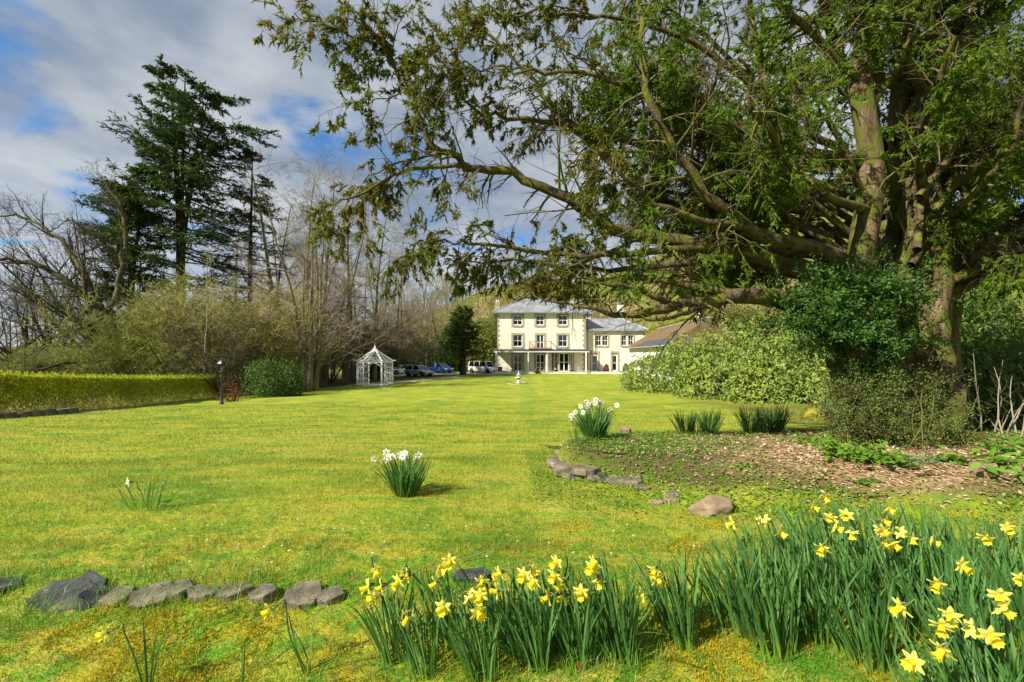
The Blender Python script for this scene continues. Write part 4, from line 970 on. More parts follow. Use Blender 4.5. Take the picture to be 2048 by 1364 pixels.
def rhododendron():
    rng = np.random.default_rng(21)
    cx, cy = 14.2, 30.0
    zb = gz(cx, cy)
    t = thing('rhododendron', 'huge rounded light green rhododendron bank beside the lawn', 'shrub', (cx, cy, zb))
    lobes = [(-2.2, 7.0, 3.0, 3.2, 2.6), (-1.0, 3.6, 3.4, 3.6, 3.7), (0.6, 0.4, 3.8, 4.0, 4.5), (1.6, -3.2, 3.5, 3.4, 4.2), (3.2, -5.4, 3.2, 3.0, 3.7), (4.5, -1.5, 3.6, 4.2, 5.0), (3.0, 3.5, 3.6, 4.2, 4.7), (6.5, -4.5, 3.0, 3.0, 4.0), (-0.9, -1.2, 2.6, 2.6, 2.4), (0.2, -4.8, 2.4, 2.0, 2.3), (1.8, -6.4, 2.0, 1.6, 1.9)]
    Vs = []; rn = []
    for lx, ly, rx, ry, rz in lobes:
        n = int(2300 * rx * rz / 12)
        p, d = blob_points(rng, n, rx * 1.12, ry * 1.12, rz * 1.06, 14, 0.30)
        p = p * (1 + 0.34 * (vnoise(p[:, 0] * 1.5 + lx * 9, p[:, 1] * 1.1 + p[:, 2] * 1.5 + 50) - 0.55))[:, None]
        p = p + np.array([lx, ly, 0]); p[:, 2] = np.maximum(p[:, 2], 0.08) - 0.1 + (ground_z(p[:, 0] + cx, p[:, 1] + cy, False) - zb)
        inside = np.zeros(n, bool)
        for mx, my, ax, ay, az in lobes:
            if (mx, my) != (lx, ly): inside |= (((p[:, 0] - mx) / ax) ** 2 + ((p[:, 1] - my) / ay) ** 2 + (p[:, 2] / az) ** 2) < 0.45
        p = p[~inside]; d = d[~inside]; n = len(p)
        k = 5                                                   # whorls of leaves at each shoot tip
        pp = np.repeat(p, k, 0) + 0.015 * rng.standard_normal((n * k, 3)); dd = np.repeat(norm(d * 0.9 + 0.45 * rng.standard_normal((n, 3)) + [0, 0, 0.25]), k, 0)
        dirn = norm(dd * 0.45 + rng.standard_normal((n * k, 3)) * 0.75 + [0, 0, -0.12])
        V, Q = leaves(rng, pp, dirn, rng.uniform(0.17, 0.31, n * k), rng.uniform(0.07, 0.115, n * k), 0.12, norm(dd + 0.25 * rng.standard_normal((n * k, 3))))
        Vs.append((V, Q)); rn.append(np.repeat(np.clip(np.repeat(rng.random(n), k) * 0.6 + 0.4 * rng.random(n * k), 0, 1), 4))
    V, Q = join(Vs)
    obj('foliage', mkmesh('foliage', V, Q, 'rhodo_leaf', False, np.concatenate(rn)), t, kind='stuff')
    n = 90; S = np.column_stack([rng.uniform(-2, 5, n), rng.uniform(-6.5, 7, n), np.full(n, -0.35)])
    D = np.column_stack([rng.uniform(-1, 1, n), rng.uniform(-1.2, 1, n), rng.uniform(0.35, 1.0, n)])
    PP, RR = run_level(rng, S, D, rng.uniform(1.6, 3.2, n), np.full(n, 0.06), 8, 0.2, 0.03, 0.35)
    PP2, RR2 = run_level(rng, *spawn(rng, PP, RR, np.full(n, 2.4), 6, 0.3, ratio=0.5), 5, 0.2, 0.02, 0.3)
    obj('stems', mkmesh('stems', *join([tubes(PP, RR, 5), tubes(PP2, RR2, 4)]), 'bark_grey', True), t, kind='stuff')
rhododendron()

def hedge():
    rng = np.random.default_rng(5)
    A = np.array([-19.3, 13.2]); B = np.array([-22.6, 34.2]); d = B - A; L = np.linalg.norm(d); d = d / L; nr = np.array([d[1], -d[0]])
    zb = gz(*A)
    t = thing('hedge', 'long clipped yellow green hedge along the edge of the lawn', 'hedge', (A[0], A[1], zb))
    H = 1.5; W = 0.75; n = 70000
    s = rng.uniform(0, L, n); face = rng.random(n)
    wob = lambda a, b: 0.16 * fbm(a * 0.9, b * 1.1)
    u = np.where(face < 0.48, 1, np.where(face < 0.60, -1, rng.uniform(-1, 1, n)))
    h = np.where(face < 0.60, rng.uniform(0.02, 1.0, n), 1.0)
    sink = rng.random(n) ** 2 * 0.35
    top = face >= 0.60
    ww = np.where(top, u * W, u * (W - sink + wob(s, h * 3)))
    zz = np.where(top, H - sink * 0.6 + wob(s, u * 2) + 0.12 * np.where(rng.random(n) < 0.12, 1.6 * rng.random(n), 0), h * H)
    # the end facing the lamp
    e = rng.random(n) < 0.035; s = np.where(e, L - 0.2 * rng.random(n), s); ww = np.where(e, rng.uniform(-W, W, n), ww); zz = np.where(e, rng.uniform(0, H, n), zz)
    xy = A + d * s[:, None] + nr * ww[:, None]
    z = ground_z(xy[:, 0], xy[:, 1], False) + zz - 0.02 * 0
    z = z - 0.0
    p = np.column_stack([xy, z]) - np.array([A[0], A[1], zb])
    out = np.where(top[:, None], np.array([0, 0, 1.0]), np.column_stack([nr[0] * u, nr[1] * u, 0.3 * np.ones(n)]))
    # lower part of the hedge is thin: twigs show
    keep = rng.random(n) < np.where(top, 1, 0.35 + 0.65 * ss(0.15, 0.75, h)) ; p = p[keep]; out = out[keep]; m = len(p)
    V, Q = needles(rng, p, norm(out * 0.6 + rng.standard_normal((m, 3)) * 0.8 + [0, 0, 0.3]), rng.uniform(0.06, 0.12, m), rng.uniform(0.045, 0.075, m))
    obj('foliage', mkmesh('foliage', V, Q, 'hedge_leaf', False, np.repeat(rng.random(m), 3)), t, kind='stuff')
    k = 230; s = rng.uniform(0, L, k); o = rng.uniform(-0.45, 0.5, k); xy = A + d * s[:, None] + nr * o[:, None]
    S = np.column_stack([xy, ground_z(xy[:, 0], xy[:, 1], False) - 0.08]) - np.array([A[0], A[1], zb])
    D = np.column_stack([rng.uniform(-0.4, 0.4, k), rng.uniform(-0.4, 0.4, k), np.ones(k)])
    PP, RR = run_level(rng, S, D, np.full(k, 1.35), np.full(k, 0.018), 6, 0.12, 0.05, 0.3)
    PP2, RR2 = run_level(rng, *spawn(rng, PP, RR, np.full(k, 1.35), 7, 0.2, ratio=0.38), 4, 0.15, 0.05, 0.4)
    obj('stems', mkmesh('stems', *join([tubes(PP, RR, 4), tubes(PP2, RR2, 3)]), 'twig_olive', True), t, kind='stuff')
hedge()
# low stone kerb at the near end of the hedge
kb = thing('stone_kerb', 'low mossy stone kerb at the foot of the hedge', 'kerb', G(-17.6, 15.2))
rngk = np.random.default_rng(8)
for i in range(13):
    y = 12.4 + i * 0.48; x = -17.3 - 0.03 * i
    MB().box(-0.2, 0.2, -0.225, 0.225, -0.25, 0.20 + 0.05 * rngk.random()).obj('kerb_stone', 'edge_stone', kb, bevel=0.03, loc=(x + 17.6, y - 15.2, gz(x, y) - gz(-17.6, 15.2)), rot=(rngk.normal() * 0.04, rngk.normal() * 0.04, rngk.normal() * 0.06))

shrub('laurel_bush', 'dark glossy evergreen bush beside the lamp post at the wood edge', 'shrub', G(-16.9, 32.6), (2.1, 1.9, 2.9), 9000, (0.15, 0.06), 'laurel_leaf', None, 31)
shrub('russet_shrub', 'low russet twiggy shrub just behind the black lamp post', 'shrub', G(-17.5, 28.5), (0.8, 0.7, 1.25), 900, (0.09, 0.035), 'russet_leaf', None, 32, shell=0.8)
def clipped(name, label, px, pyb, pyt, wpx, mat, seed, Y=71.2):
    x = (px - 1024) / F * Y; h = (pyb - pyt) / F * Y; r = wpx / F * Y / 2
    shrub(name, label, 'shrub', (x, Y, HG - 0.02), (r, r, h), 2600, (0.09, 0.05), mat, None, seed, shell=0.2, lumps=5, stems=5)
clipped('clipped_shrub', 'small dark red leaved shrub between the two wing doors', 1212.5, 738, 722, 11, 'red_leaf', 41)
clipped('clipped_shrub', 'tall dark red clipped shrub at the corner of the outbuilding', 1262, 741, 718, 13, 'red_leaf', 42, 66.5)
clipped('clipped_shrub', 'rounded green clipped shrub right of the second wing door', 1252, 741, 725, 15, 'holly_leaf', 43)
clipped('flowering_plant', 'low pale green plant spilling over the white garden wall', 1279, 751, 738, 18, 'weed_leaf', 44, 68.4)
clipped('wall_climber', 'thin green climber on the outbuilding wall', 1281, 741, 702, 5, 'bush_olive', 45, 66.6)
clipped('terrace_plant', 'tiny green tuft growing against the terrace wall', 1074, 749, 744, 10, 'bush_dark', 46, 68.3)

# ------------------------------------------------------------------ the great yew
def yew():
    rng = np.random.default_rng(11)
    bx, by = 5.75, 6.75; zb = gz(bx, by) - 0.05; base = np.array([bx, by, zb])
    t = thing('yew_tree', 'huge old multi-stemmed yew with mossy sweeping limbs overhanging the planting bed', 'tree', tuple(base))
    def w(c): p = P(c[0], c[1], c[2]); return (p.x - bx, p.y - by, p.z - zb, c[3])
    stems = [  # (px, py, distance, radius)
        [(1755, 905, 6.1, .20), (1700, 790, 6.3, .14), (1665, 690, 6.4, .13), (1690, 600, 6.5, .15), (1722, 490, 6.5, .17), (1738, 400, 6.5, .165), (1738, 300, 6.5, .15), (1722, 160, 6.5, .14), (1738, 10, 6.6, .12), (1755, -180, 6.7, .08), (1770, -420, 6.8, .03)],
        [(1860, 890, 6.6, .30), (1850, 780, 6.7, .25), (1858, 680, 6.8, .24), (1858, 560, 6.9, .25), (1850, 470, 7.0, .24), (1820, 380, 7.1, .19), (1795, 300, 7.2, .14), (1800, 160, 7.3, .11), (1835, 0, 7.4, .08), (1860, -250, 7.4, .03)],
        [(1915, 895, 6.3, .17), (1905, 780, 6.4, .12), (1880, 680, 6.5, .12), (1878, 590, 6.7, .13), (1880, 480, 6.9, .13), (1885, 390, 7.1, .12), (1920, 250, 7.5, .10), (1945, 90, 7.9, .08), (1960, -120, 8.2, .04)],
        [(1790, 890, 6.9, .28), (1775, 760, 7.0, .20), (1765, 640, 7.1, .20), (1770, 520, 7.2, .19), (1790, 420, 7.5, .15), (1760, 300, 7.9, .12), (1690, 150, 8.3, .09), (1640, -20, 8.6, .06), (1610, -200, 8.8, .03)],
        [(1720, 880, 7.0, .18), (1715, 740, 7.1, .14), (1700, 640, 7.2, .15), (1660, 540, 7.3, .14), (1620, 440, 7.6, .11), (1570, 300, 8.0, .09), (1520, 120, 8.4, .06), (1490, -80, 8.6, .03)],
        [(1895, 900, 7.3, .18), (1890, 740, 7.4, .15), (1900, 600, 7.6, .14), (1930, 450, 8.0, .11), (1990, 280, 8.5, .08), (2050, 100, 9.0, .05)],
        [(1810, 895, 6.2, .14), (1800, 800, 6.35, .10), (1795, 700, 6.5, .10), (1800, 600, 6.7, .11), (1815, 480, 6.9, .10), (1805, 380, 7.0, .06)],
    ]
    limbs = [
        # long ragged limb reaching out over the lawn, then turning up
        [(1700, 575, 6.6, .13), (1560, 525, 6.6, .11), (1420, 492, 6.5, .095), (1282, 471, 6.4, .085), (1220, 457, 6.3, .08), (1167, 413, 6.2, .072), (1088, 374, 6.1, .062), (1000, 343, 6.0, .052), (934, 325, 5.9, .045), (877, 303, 5.85, .038), (842, 251, 5.8, .032), (815, 185, 5.75, .027), (780, 110, 5.7, .022), (762, 79, 5.7, .019), (736, 48, 5.65, .015), (690, 2, 5.6, .008)],
        [(940, 328, 5.9, .03), (850, 335, 5.8, .026), (790, 350, 5.7, .021), (740, 380, 5.6, .017), (690, 402, 5.55, .012), (640, 405, 5.5, .006)],
        [(880, 306, 5.85, .02), (830, 318, 5.9, .016), (780, 332, 6.0, .012), (720, 362, 6.0, .006)],
        [(764, 88, 5.7, .014), (710, 76, 5.6, .012), (650, 50, 5.5, .009), (585, 28, 5.4, .005)],
        [(816, 182, 5.75, .011), (770, 197, 5.7, .008), (712, 205, 5.6, .004)],
        [(762, 79, 5.7, .010), (755, 50, 5.7, .007), (747, 16, 5.7, .003)],
        # low limb sweeping over the shrubs
        [(1690, 640, 6.5, .15), (1640, 622, 6.3, .135), (1560, 600, 6.2, .12), (1480, 592, 6.1, .10), (1420, 600, 6.0, .085), (1350, 612, 5.9, .065), (1290, 627, 5.8, .05), (1230, 628, 5.8, .036), (1180, 618, 5.7, .022), (1120, 610, 5.7, .012), (1060, 585, 5.7, .006)],
        [(1480, 592, 6.1, .07), (1400, 575, 6.2, .055), (1320, 560, 6.3, .045), (1240, 555, 6.3, .035), (1150, 570, 6.4, .025), (1080, 590, 6.4, .015), (1010, 600, 6.4, .007)],
        [(1350, 612, 5.9, .04), (1300, 590, 5.8, .032), (1240, 570, 5.7, .022), (1180, 560, 5.6, .014), (1120, 540, 5.5, .007)],
        [(1430, 598, 6.0, .045), (1380, 622, 5.8, .035), (1320, 640, 5.6, .022), (1260, 632, 5.5, .010)],
        # mid limbs
        [(1715, 540, 6.6, .12), (1640, 500, 6.4, .10), (1564, 484, 6.2, .09), (1500, 455, 6.1, .08), (1432, 409, 6.0, .072), (1385, 350, 5.9, .062), (1344, 286, 5.8, .055), (1305, 220, 5.7, .047), (1285, 130, 5.7, .04), (1278, 20, 5.7, .03), (1275, -120, 5.7, .015)],
        [(1735, 312, 6.5, .09), (1660, 312, 6.4, .072), (1608, 303, 6.3, .064), (1511, 268, 6.2, .056), (1432, 233, 6.1, .05), (1388, 185, 6.0, .045), (1300, 158, 6.0, .038), (1237, 163, 5.9, .032), (1140, 148, 5.9, .026), (1040, 143, 5.8, .02), (960, 130, 5.8, .013), (890, 128, 5.8, .006)],
        [(1720, 330, 6.5, .07), (1620, 325, 6.6, .055), (1540, 318, 6.7, .05), (1480, 300, 6.7, .044), (1400, 260, 6.8, .036), (1340, 215, 6.8, .03), (1250, 190, 6.9, .02), (1160, 210, 6.9, .01)],
        [(1660, 480, 6.9, .09), (1500, 400, 7.0, .07), (1400, 335, 7.0, .06), (1255, 282, 6.9, .05), (1163, 260, 6.8, .042), (1079, 242, 6.7, .034), (982, 229, 6.6, .025), (930, 198, 6.5, .018), (886, 145, 6.4, .010), (860, 100, 6.4, .005)],
        [(1620, 540, 7.1, .10), (1450, 470, 7.1, .08), (1300, 380, 7.1, .062), (1185, 290, 7.0, .05), (1150, 251, 7.0, .045), (1088, 189, 7.0, .036), (1035, 132, 7.0, .028), (982, 70, 7.0, .02), (952, 18, 7.0, .013), (920, -40, 7.0, .007)],
        [(1690, 300, 7.6, .07), (1600, 260, 7.4, .06), (1500, 170, 7.2, .052), (1400, 90, 7.0, .045), (1264, 44, 6.8, .036), (1176, 31, 6.7, .028), (1088, 22, 6.6, .02), (1000, 26, 6.5, .013), (940, 16, 6.4, .006)],
        [(1640, 560, 7.0, .09), (1500, 530, 7.0, .07), (1380, 525, 6.9, .055), (1250, 540, 6.8, .04), (1120, 530, 6.7, .028), (1000, 520, 6.6, .016), (900, 535, 6.6, .008)],
        [(1440, 492, 6.5, .06), (1320, 502, 6.3, .05), (1180, 512, 6.1, .038), (1060, 503, 6.0, .028), (960, 487, 5.9, .02), (900, 484, 5.9, .014), (840, 492, 5.8, .009), (832, 540, 5.8, .004)],
        [(1290, 470, 6.4, .03), (1200, 512, 6.2, .025), (1110, 545, 6.0, .018), (1044, 598, 5.9, .008)],
        [(1600, 400, 7.4, .07), (1480, 330, 7.6, .055), (1380, 240, 7.8, .045), (1260, 170, 8.0, .03), (1150, 110, 8.1, .015)],
        [(1540, 200, 8.1, .05), (1420, 80, 8.2, .04), (1300, -10, 8.3, .028), (1180, -80, 8.4, .012)],
        [(1500, 455, 6.1, .05), (1400, 440, 5.8, .042), (1310, 405, 5.6, .034), (1240, 340, 5.4, .024), (1190, 290, 5.3, .012)],
        # right-hand limbs
        [(1880, 440, 7.0, .12), (1890, 385, 6.9, .11), (1945, 335, 6.7, .095), (2020, 285, 6.5, .08), (2110, 220, 6.3, .05), (2200, 140, 6.2, .02)],
        [(1880, 565, 6.8, .08), (1940, 545, 6.6, .065), (2020, 508, 6.4, .05), (2110, 470, 6.3, .02)],
        [(1790, 280, 7.1, .09), (1850, 180, 6.9, .08), (1920, 90, 6.7, .07), (1985, 15, 6.5, .05), (2050, -80, 6.4, .02)],
        [(1900, 500, 7.4, .08), (1980, 460, 7.8, .06), (2080, 440, 8.2, .04), (2200, 430, 8.5, .02)],
        [(1745, 210, 6.5, .06), (1800, 120, 6.2, .05), (1850, 20, 6.0, .04), (1880, -90, 5.9, .02)],
        [(1735, 180, 6.5, .06), (1660, 100, 6.3, .05), (1580, 30, 6.1, .04), (1500, -60, 6.0, .02)],
        [(1730, 400, 6.5, .04), (1670, 260, 6.2, .038), (1640, 230, 6.15, .035), (1595, 225, 6.1, .032), (1597, 190, 6.1, .026), (1590, 165, 6.1, .022)],
        [(1740, 420, 6.5, .07), (1660, 395, 6.0, .055), (1580, 330, 5.5, .045), (1520, 230, 5.1, .03), (1480, 110, 4.8, .012)],
        [(1850, 430, 7.0, .08), (1840, 330, 6.3, .06), (1860, 220, 5.7, .045), (1900, 80, 5.2, .02)],
    ]
    for i in range(17):                                       # limbs on the far side and in the top of the crown
        a = rng.uniform(-0.2, math.pi + 0.3); h = rng.uniform(2.2, 6.0); L = rng.uniform(2.6, 5.2)
        s = np.array([math.cos(a) * 0.4, math.sin(a) * 0.4 + 0.3, h * 0.75]); e = s + np.array([math.cos(a) * L, math.sin(a) * L, rng.uniform(0.4, 2.6)])
        m = (s + e) / 2 + np.array([0, 0, rng.uniform(-0.5, 0.2)]); q = s * 0.25 + e * 0.75 + rng.normal(0, 0.2, 3)
        limbs.append([(*s, .10), (*m, .07), (*q, .045), (*e, .012)])
    for i in range(9):
        s = np.array([rng.uniform(-0.8, 0.6), rng.uniform(-0.3, 0.8), rng.uniform(5.0, 6.5)]); a = rng.uniform(0, 6.3); L = rng.uniform(1.8, 3.8)
        e = s + np.array([math.cos(a) * L, math.sin(a) * L * 0.8, rng.uniform(1.2, 3.2)])
        limbs.append([(*s, .07), (*((s + e) / 2 + rng.normal(0, 0.25, 3)), .045), (*e, .012)])
    inner = []
    for i in range(20):
        Y0 = rng.uniform(6.6, 7.4); Y1 = rng.uniform(6.2, 8.8); a = np.array(w((rng.uniform(1640, 1740), rng.uniform(330, 590), Y0, .05))[:3]); b = np.array(w((rng.uniform(1180, 1500), rng.uniform(60, 560), Y1, .05))[:3])
        m = (a + b) / 2 + np.array([0, 0, rng.uniform(-0.5, 0.1)]); inner.append([(*a, .055), (*m, .036), (*(0.25 * a + 0.75 * b + rng.normal(0, .12, 3)), .022), (*b, .006)])
    for i in range(10):
        a = np.array(w((rng.uniform(1800, 1900), rng.uniform(200, 560), rng.uniform(6.4, 7.2), .05))[:3]); b = np.array(w((rng.uniform(1900, 2150), rng.uniform(0, 560), rng.uniform(5.4, 8.5), .05))[:3])
        inner.append([(*a, .055), (*((a + b) / 2 + rng.normal(0, .15, 3)), .034), (*b, .006)])
    n_hand = len(limbs) - 26
    limbs = limbs + inner
    sub = []
    for st in stems:
        c = cr([w(x) for x in st], 26); c[:, :2] += 0.02 * rng.standard_normal((26, 2))
        V, Q = tubes(c[None, :, :3], np.maximum(c[None, :, 3], 0.012), 14, rng, 0.07)
        obj('trunk_stem', mkmesh('trunk_stem', V, Q, 'yew_bark', True), t)
        k = 60; sub.append((c[16:], 1.0, True))
    for i, lb in enumerate(limbs):
        raw = [w(x) for x in lb] if i < n_hand else [tuple(x) for x in lb]
        n = max(12, 3 * len(raw)); c = cr(raw, n); ln = np.linalg.norm(np.diff(c[:, :3], axis=0), axis=1).sum()
        c[:, :3] += (0.012 + 0.004 * ln) * rng.standard_normal((n, 3)) * np.linspace(0.2, 1, n)[:, None]
        V, Q = tubes(c[None, :, :3], np.maximum(c[None, :, 3], 0.004), 8, rng, 0.06)
        obj('limb', mkmesh('limb', V, Q, 'yew_limb', True), t)
        sub.append((c, 9.0 if 1 <= i <= 5 else ln, False))
    # secondary branches, twigs and leaf sprays
    twV = []; lv = {'yew_leaf': [], 'yew_leaf_green': []}
    for c, ln, is_stem in sub:
        PP = c[None, :, :3]; RR = np.maximum(c[None, :, 3], 0.006)
        mx = c[:, 0].mean()
        Lseg = np.linalg.norm(np.diff(c[:, :3], axis=0), axis=1).sum()
        k = int(max(4, Lseg * (6.5 if mx < -2.8 else 11.0)))
        S, D, L, R = spawn(rng, PP, RR, np.array([1.0]), k, 0.30 if not is_stem else 0.1, 1.0, (35, 80), 1.0, 0.35, 0.5, 0.022, -0.05)
        L = L * rng.uniform(0.35, 1.15, k); R = np.clip(R, 0.006, 0.02)
        ok = ~((S[:, 2] + zb < 2.25 - 0.25 * (S[:, 0] + bx > 1.0)) & (S[:, 0] + bx < 3.2) & (D[:, 2] < 0.25))     # browse line over the lawn
        S, D, L, R = S[ok], D[ok], L[ok], R[ok]
        if len(S) == 0: continue
        P1, R1 = run_level(rng, S, D, L, R, 7, 0.16, -0.035, 0.3)
        twV.append(tubes(P1[:, [0, 2, 4, 6]], R1[:, [0, 2, 4, 6]], 4))
        S, D, L2, R2 = spawn(rng, P1, R1, L, 6, 0.15, 1.0, (30, 65), 0.55, 0.35, 0.55, 0.009, -0.1)
        R2 = np.clip(R2, 0.003, 0.008)
        P2, R2 = run_level(rng, S, D, L2, R2, 5, 0.16, -0.07, 0.35)
        twV.append(tubes(P2[:, [0, 2, 4]], R2[:, [0, 2, 4]], 3))
        # some twigs are dead and bare
        alive = (rng.random(len(P2)) < (0.85 if mx < -1.5 else 0.9)) & ~((P2[:, -1, 2] + zb < 2.15) & (P2[:, -1, 0] + bx < 3.2))
        # foliage gathers in tufts: whole branches are bare, others full
        c0 = P2[:, -1]; tuft = vnoise(c0[:, 0] * 1.9 + 40, c0[:, 2] * 1.9 + c0[:, 1] * 1.3 + 40)
        alive &= tuft > (0.40 if ln == 9.0 else 0.60 if mx < -2.2 else 0.53)
        if alive.sum() == 0: continue
        # sprays at the ends of the living twigs
        PA = P2[alive]; LA = L2[alive]
        S, D, L3, R3 = spawn(rng, PA, np.full(PA.shape[:2], 0.004), LA, 5, 0.35, 1.0, (15, 55), 0.5, 0.3, 0.6, 0.004, -0.25)
        n = len(S)
        if n == 0: continue
        L3 = np.clip(L3, 0.07, 0.22)
        P3, R3 = run_level(rng, S, D, L3, np.full(n, 0.0030), 4, 0.1, -0.10, 0.5)
        twV.append(tubes(P3[::2, [0, 3]], R3[::2, [0, 3]], 3))
        m = 11 if mx > -2.2 else 13
        f = rng.random((n, m)) * 2.999; fi = f.astype(int); ff = (f - fi)[..., None]; bi = np.arange(n)[:, None]
        pos = P3[bi, fi] * (1 - ff) + P3[bi, fi + 1] * ff; tn = norm(P3[bi, fi + 1] - P3[bi, fi])
        dirn = norm(tn * 0.75 + 0.55 * rng.standard_normal((n, m, 3)) + np.array([0, 0, -0.22]))
        ns = np.repeat(rng.random(n), m)
        V, Q = needles(rng, pos.reshape(-1, 3), dirn.reshape(-1, 3), rng.uniform(0.042, 0.088, n * m), rng.uniform(0.016, 0.029, n * m))
        r = np.repeat(np.clip(ns * 0.7 + 0.3 * rng.random(n * m), 0, 1), 3)
        old = (V[::3, 0] + 1.6 * (vnoise(V[::3, 1] * 0.9 + 9, V[::3, 2] * 0.9 + 9) - 0.5) < -4.6)     # outer shoots are bronze, inner ones green
        for nm_, mk in (('yew_leaf', old), ('yew_leaf_green', ~old)):
            if mk.any():
                m4 = np.repeat(mk, 3); lv[nm_].append((V[m4], np.arange(3 * mk.sum()).reshape(-1, 3), r[m4]))
    obj('twigs', mkmesh('twigs', *join(twV), 'yew_twig', True), t, kind='stuff')
    for mname, L in lv.items():
        V, Q = join([(a, b) for a, b, _ in L])
        obj('foliage', mkmesh('foliage', V, Q, mname, False, np.concatenate([r for _, _, r in L])), t, kind='stuff')
    print('yew leaves', sum(len(b) for L in lv.values() for _, b, _ in L), 'twig quads', sum(len(q) for _, q in twV))
yew()

# evergreen growth round the yew's foot
def thicket(name, label, mat, boxes, leaf, n, seed, stems=True, cat='shrub'):
    """leaf clumps filling ellipsoids given as (px, py, distance, rx, ry, rz)"""
    rng = np.random.default_rng(seed)
    p0 = P(*boxes[0][:3]); zg = gz(p0.x, p0.y)
    t = thing(name, label, cat, (p0.x, p0.y, zg)); org = np.array([p0.x, p0.y, zg])
    vol = np.array([b[3] * b[4] * b[5] for b in boxes]); vol = vol / vol.sum()
    Vs = []; rn = []; tw = []
    for b, f in zip(boxes, vol):
        c = np.array(P(*b[:3])) - org; r = np.array(b[3:6])
        k = max(6, int(n * f / 95))                                  # shoots
        q = norm(rng.standard_normal((k, 3))) * (rng.random((k, 1)) ** 0.45) * r + c
        q[:, 2] = np.maximum(q[:, 2], 0.05)
        D = norm((q - c) / r + 0.7 * rng.standard_normal((k, 3)) + [-0.1, -0.1, 0.15]); L = rng.uniform(0.25, 0.7, k)
        PP, RR = run_level(rng, q - D * 0.15, D, L, np.full(k, 0.005), 5, 0.15, -0.04, 0.4)
        tw.append(tubes(PP, RR, 3))
        m = 70; ff = rng.random((k, m)) * 3.999; fi = ff.astype(int); w_ = (ff - fi)[..., None]; bi = np.arange(k)[:, None]
        pos = PP[bi, fi] * (1 - w_) + PP[bi, fi + 1] * w_ + 0.035 * rng.standard_normal((k, m, 3)); tn = norm(PP[bi, fi + 1] - PP[bi, fi])
        dirn = norm(tn * 0.6 + 0.7 * rng.standard_normal((k, m, 3))); nn = k * m
        pos = pos.reshape(-1, 3); pos[:, 2] = np.maximum(pos[:, 2], 0.02)
        up = norm(rng.standard_normal((nn, 3)) * 0.7 + [-0.2, -0.2, 0.8])
        V, Q = leaves(rng, pos, dirn.reshape(-1, 3), leaf[0] * rng.uniform(0.6, 1.2, nn), leaf[1] * rng.uniform(0.7, 1.2, nn), 0.15, up)
        Vs.append((V, Q)); rn.append(np.repeat(np.clip(0.5 * np.repeat(rng.random(k), m) + 0.5 * rng.random(nn), 0, 1), 4))
    V, Q = join(Vs)
    obj('foliage', mkmesh('foliage', V, Q, mat, False, np.concatenate(rn)), t, kind='stuff')
    c0 = np.array([np.array(P(*b[:3])) - org for b in boxes]); k = 26; S = c0[rng.integers(0, len(c0), k)] * np.array([1, 1, 0]) + np.column_stack([rng.normal(0, .2, (k, 2)), np.full(k, -0.05)])
    if c0[:, 2].max() < 1.1:                                          # old dead stems standing in the low bush
        PP, RR = run_level(rng, S - [0, .25, 0], np.column_stack([rng.normal(0, .3, (k, 2)), np.ones(k)]), rng.uniform(.5, 1.1, k), np.full(k, .007), 7, .16, 0, .5); tw.append(tubes(PP, RR, 5))
    obj('twigs', mkmesh('twigs', *join(tw), 'yew_twig', True), t, kind='stuff')
    return t
thicket('evergreen_shoots', 'dark glossy evergreen shoots sprouting round the middle of the yew trunk', 'holly_leaf',
        [(1640, 595, 6.0, .38, .4, .20), (1585, 640, 6.0, .36, .4, .14), (1700, 570, 5.9, .45, .4, .16), (1790, 585, 5.9, .42, .4, .22), (1690, 660, 5.9, .46, .4, .24), (1780, 680, 6.0, .36, .4, .26), (1640, 690, 6.1, .26, .3, .14), (1730, 740, 6.0, .26, .3, .2), (1560, 600, 6.1, .2, .3, .10)], (0.055, 0.022), 34000, 51)
thicket('box_bush', 'small leaved bronze green bush smothering the foot of the yew', 'box_leaf',
        [(1740, 800, 5.8, .34, .3, .30), (1690, 840, 5.8, .30, .3, .28), (1850, 865, 5.6, .42, .35, .24), (1800, 880, 5.5, .30, .3, .16), (1850, 800, 5.9, .26, .3, .28), (1715, 735, 6.0, .22, .25, .20), (1675, 775, 5.9, .20, .25, .22), (1790, 770, 5.9, .22, .2, .20), (1745, 860, 5.7, .3, .3, .2), (1885, 830, 5.8, .2, .2, .3)], (0.032, 0.016), 27000, 52)

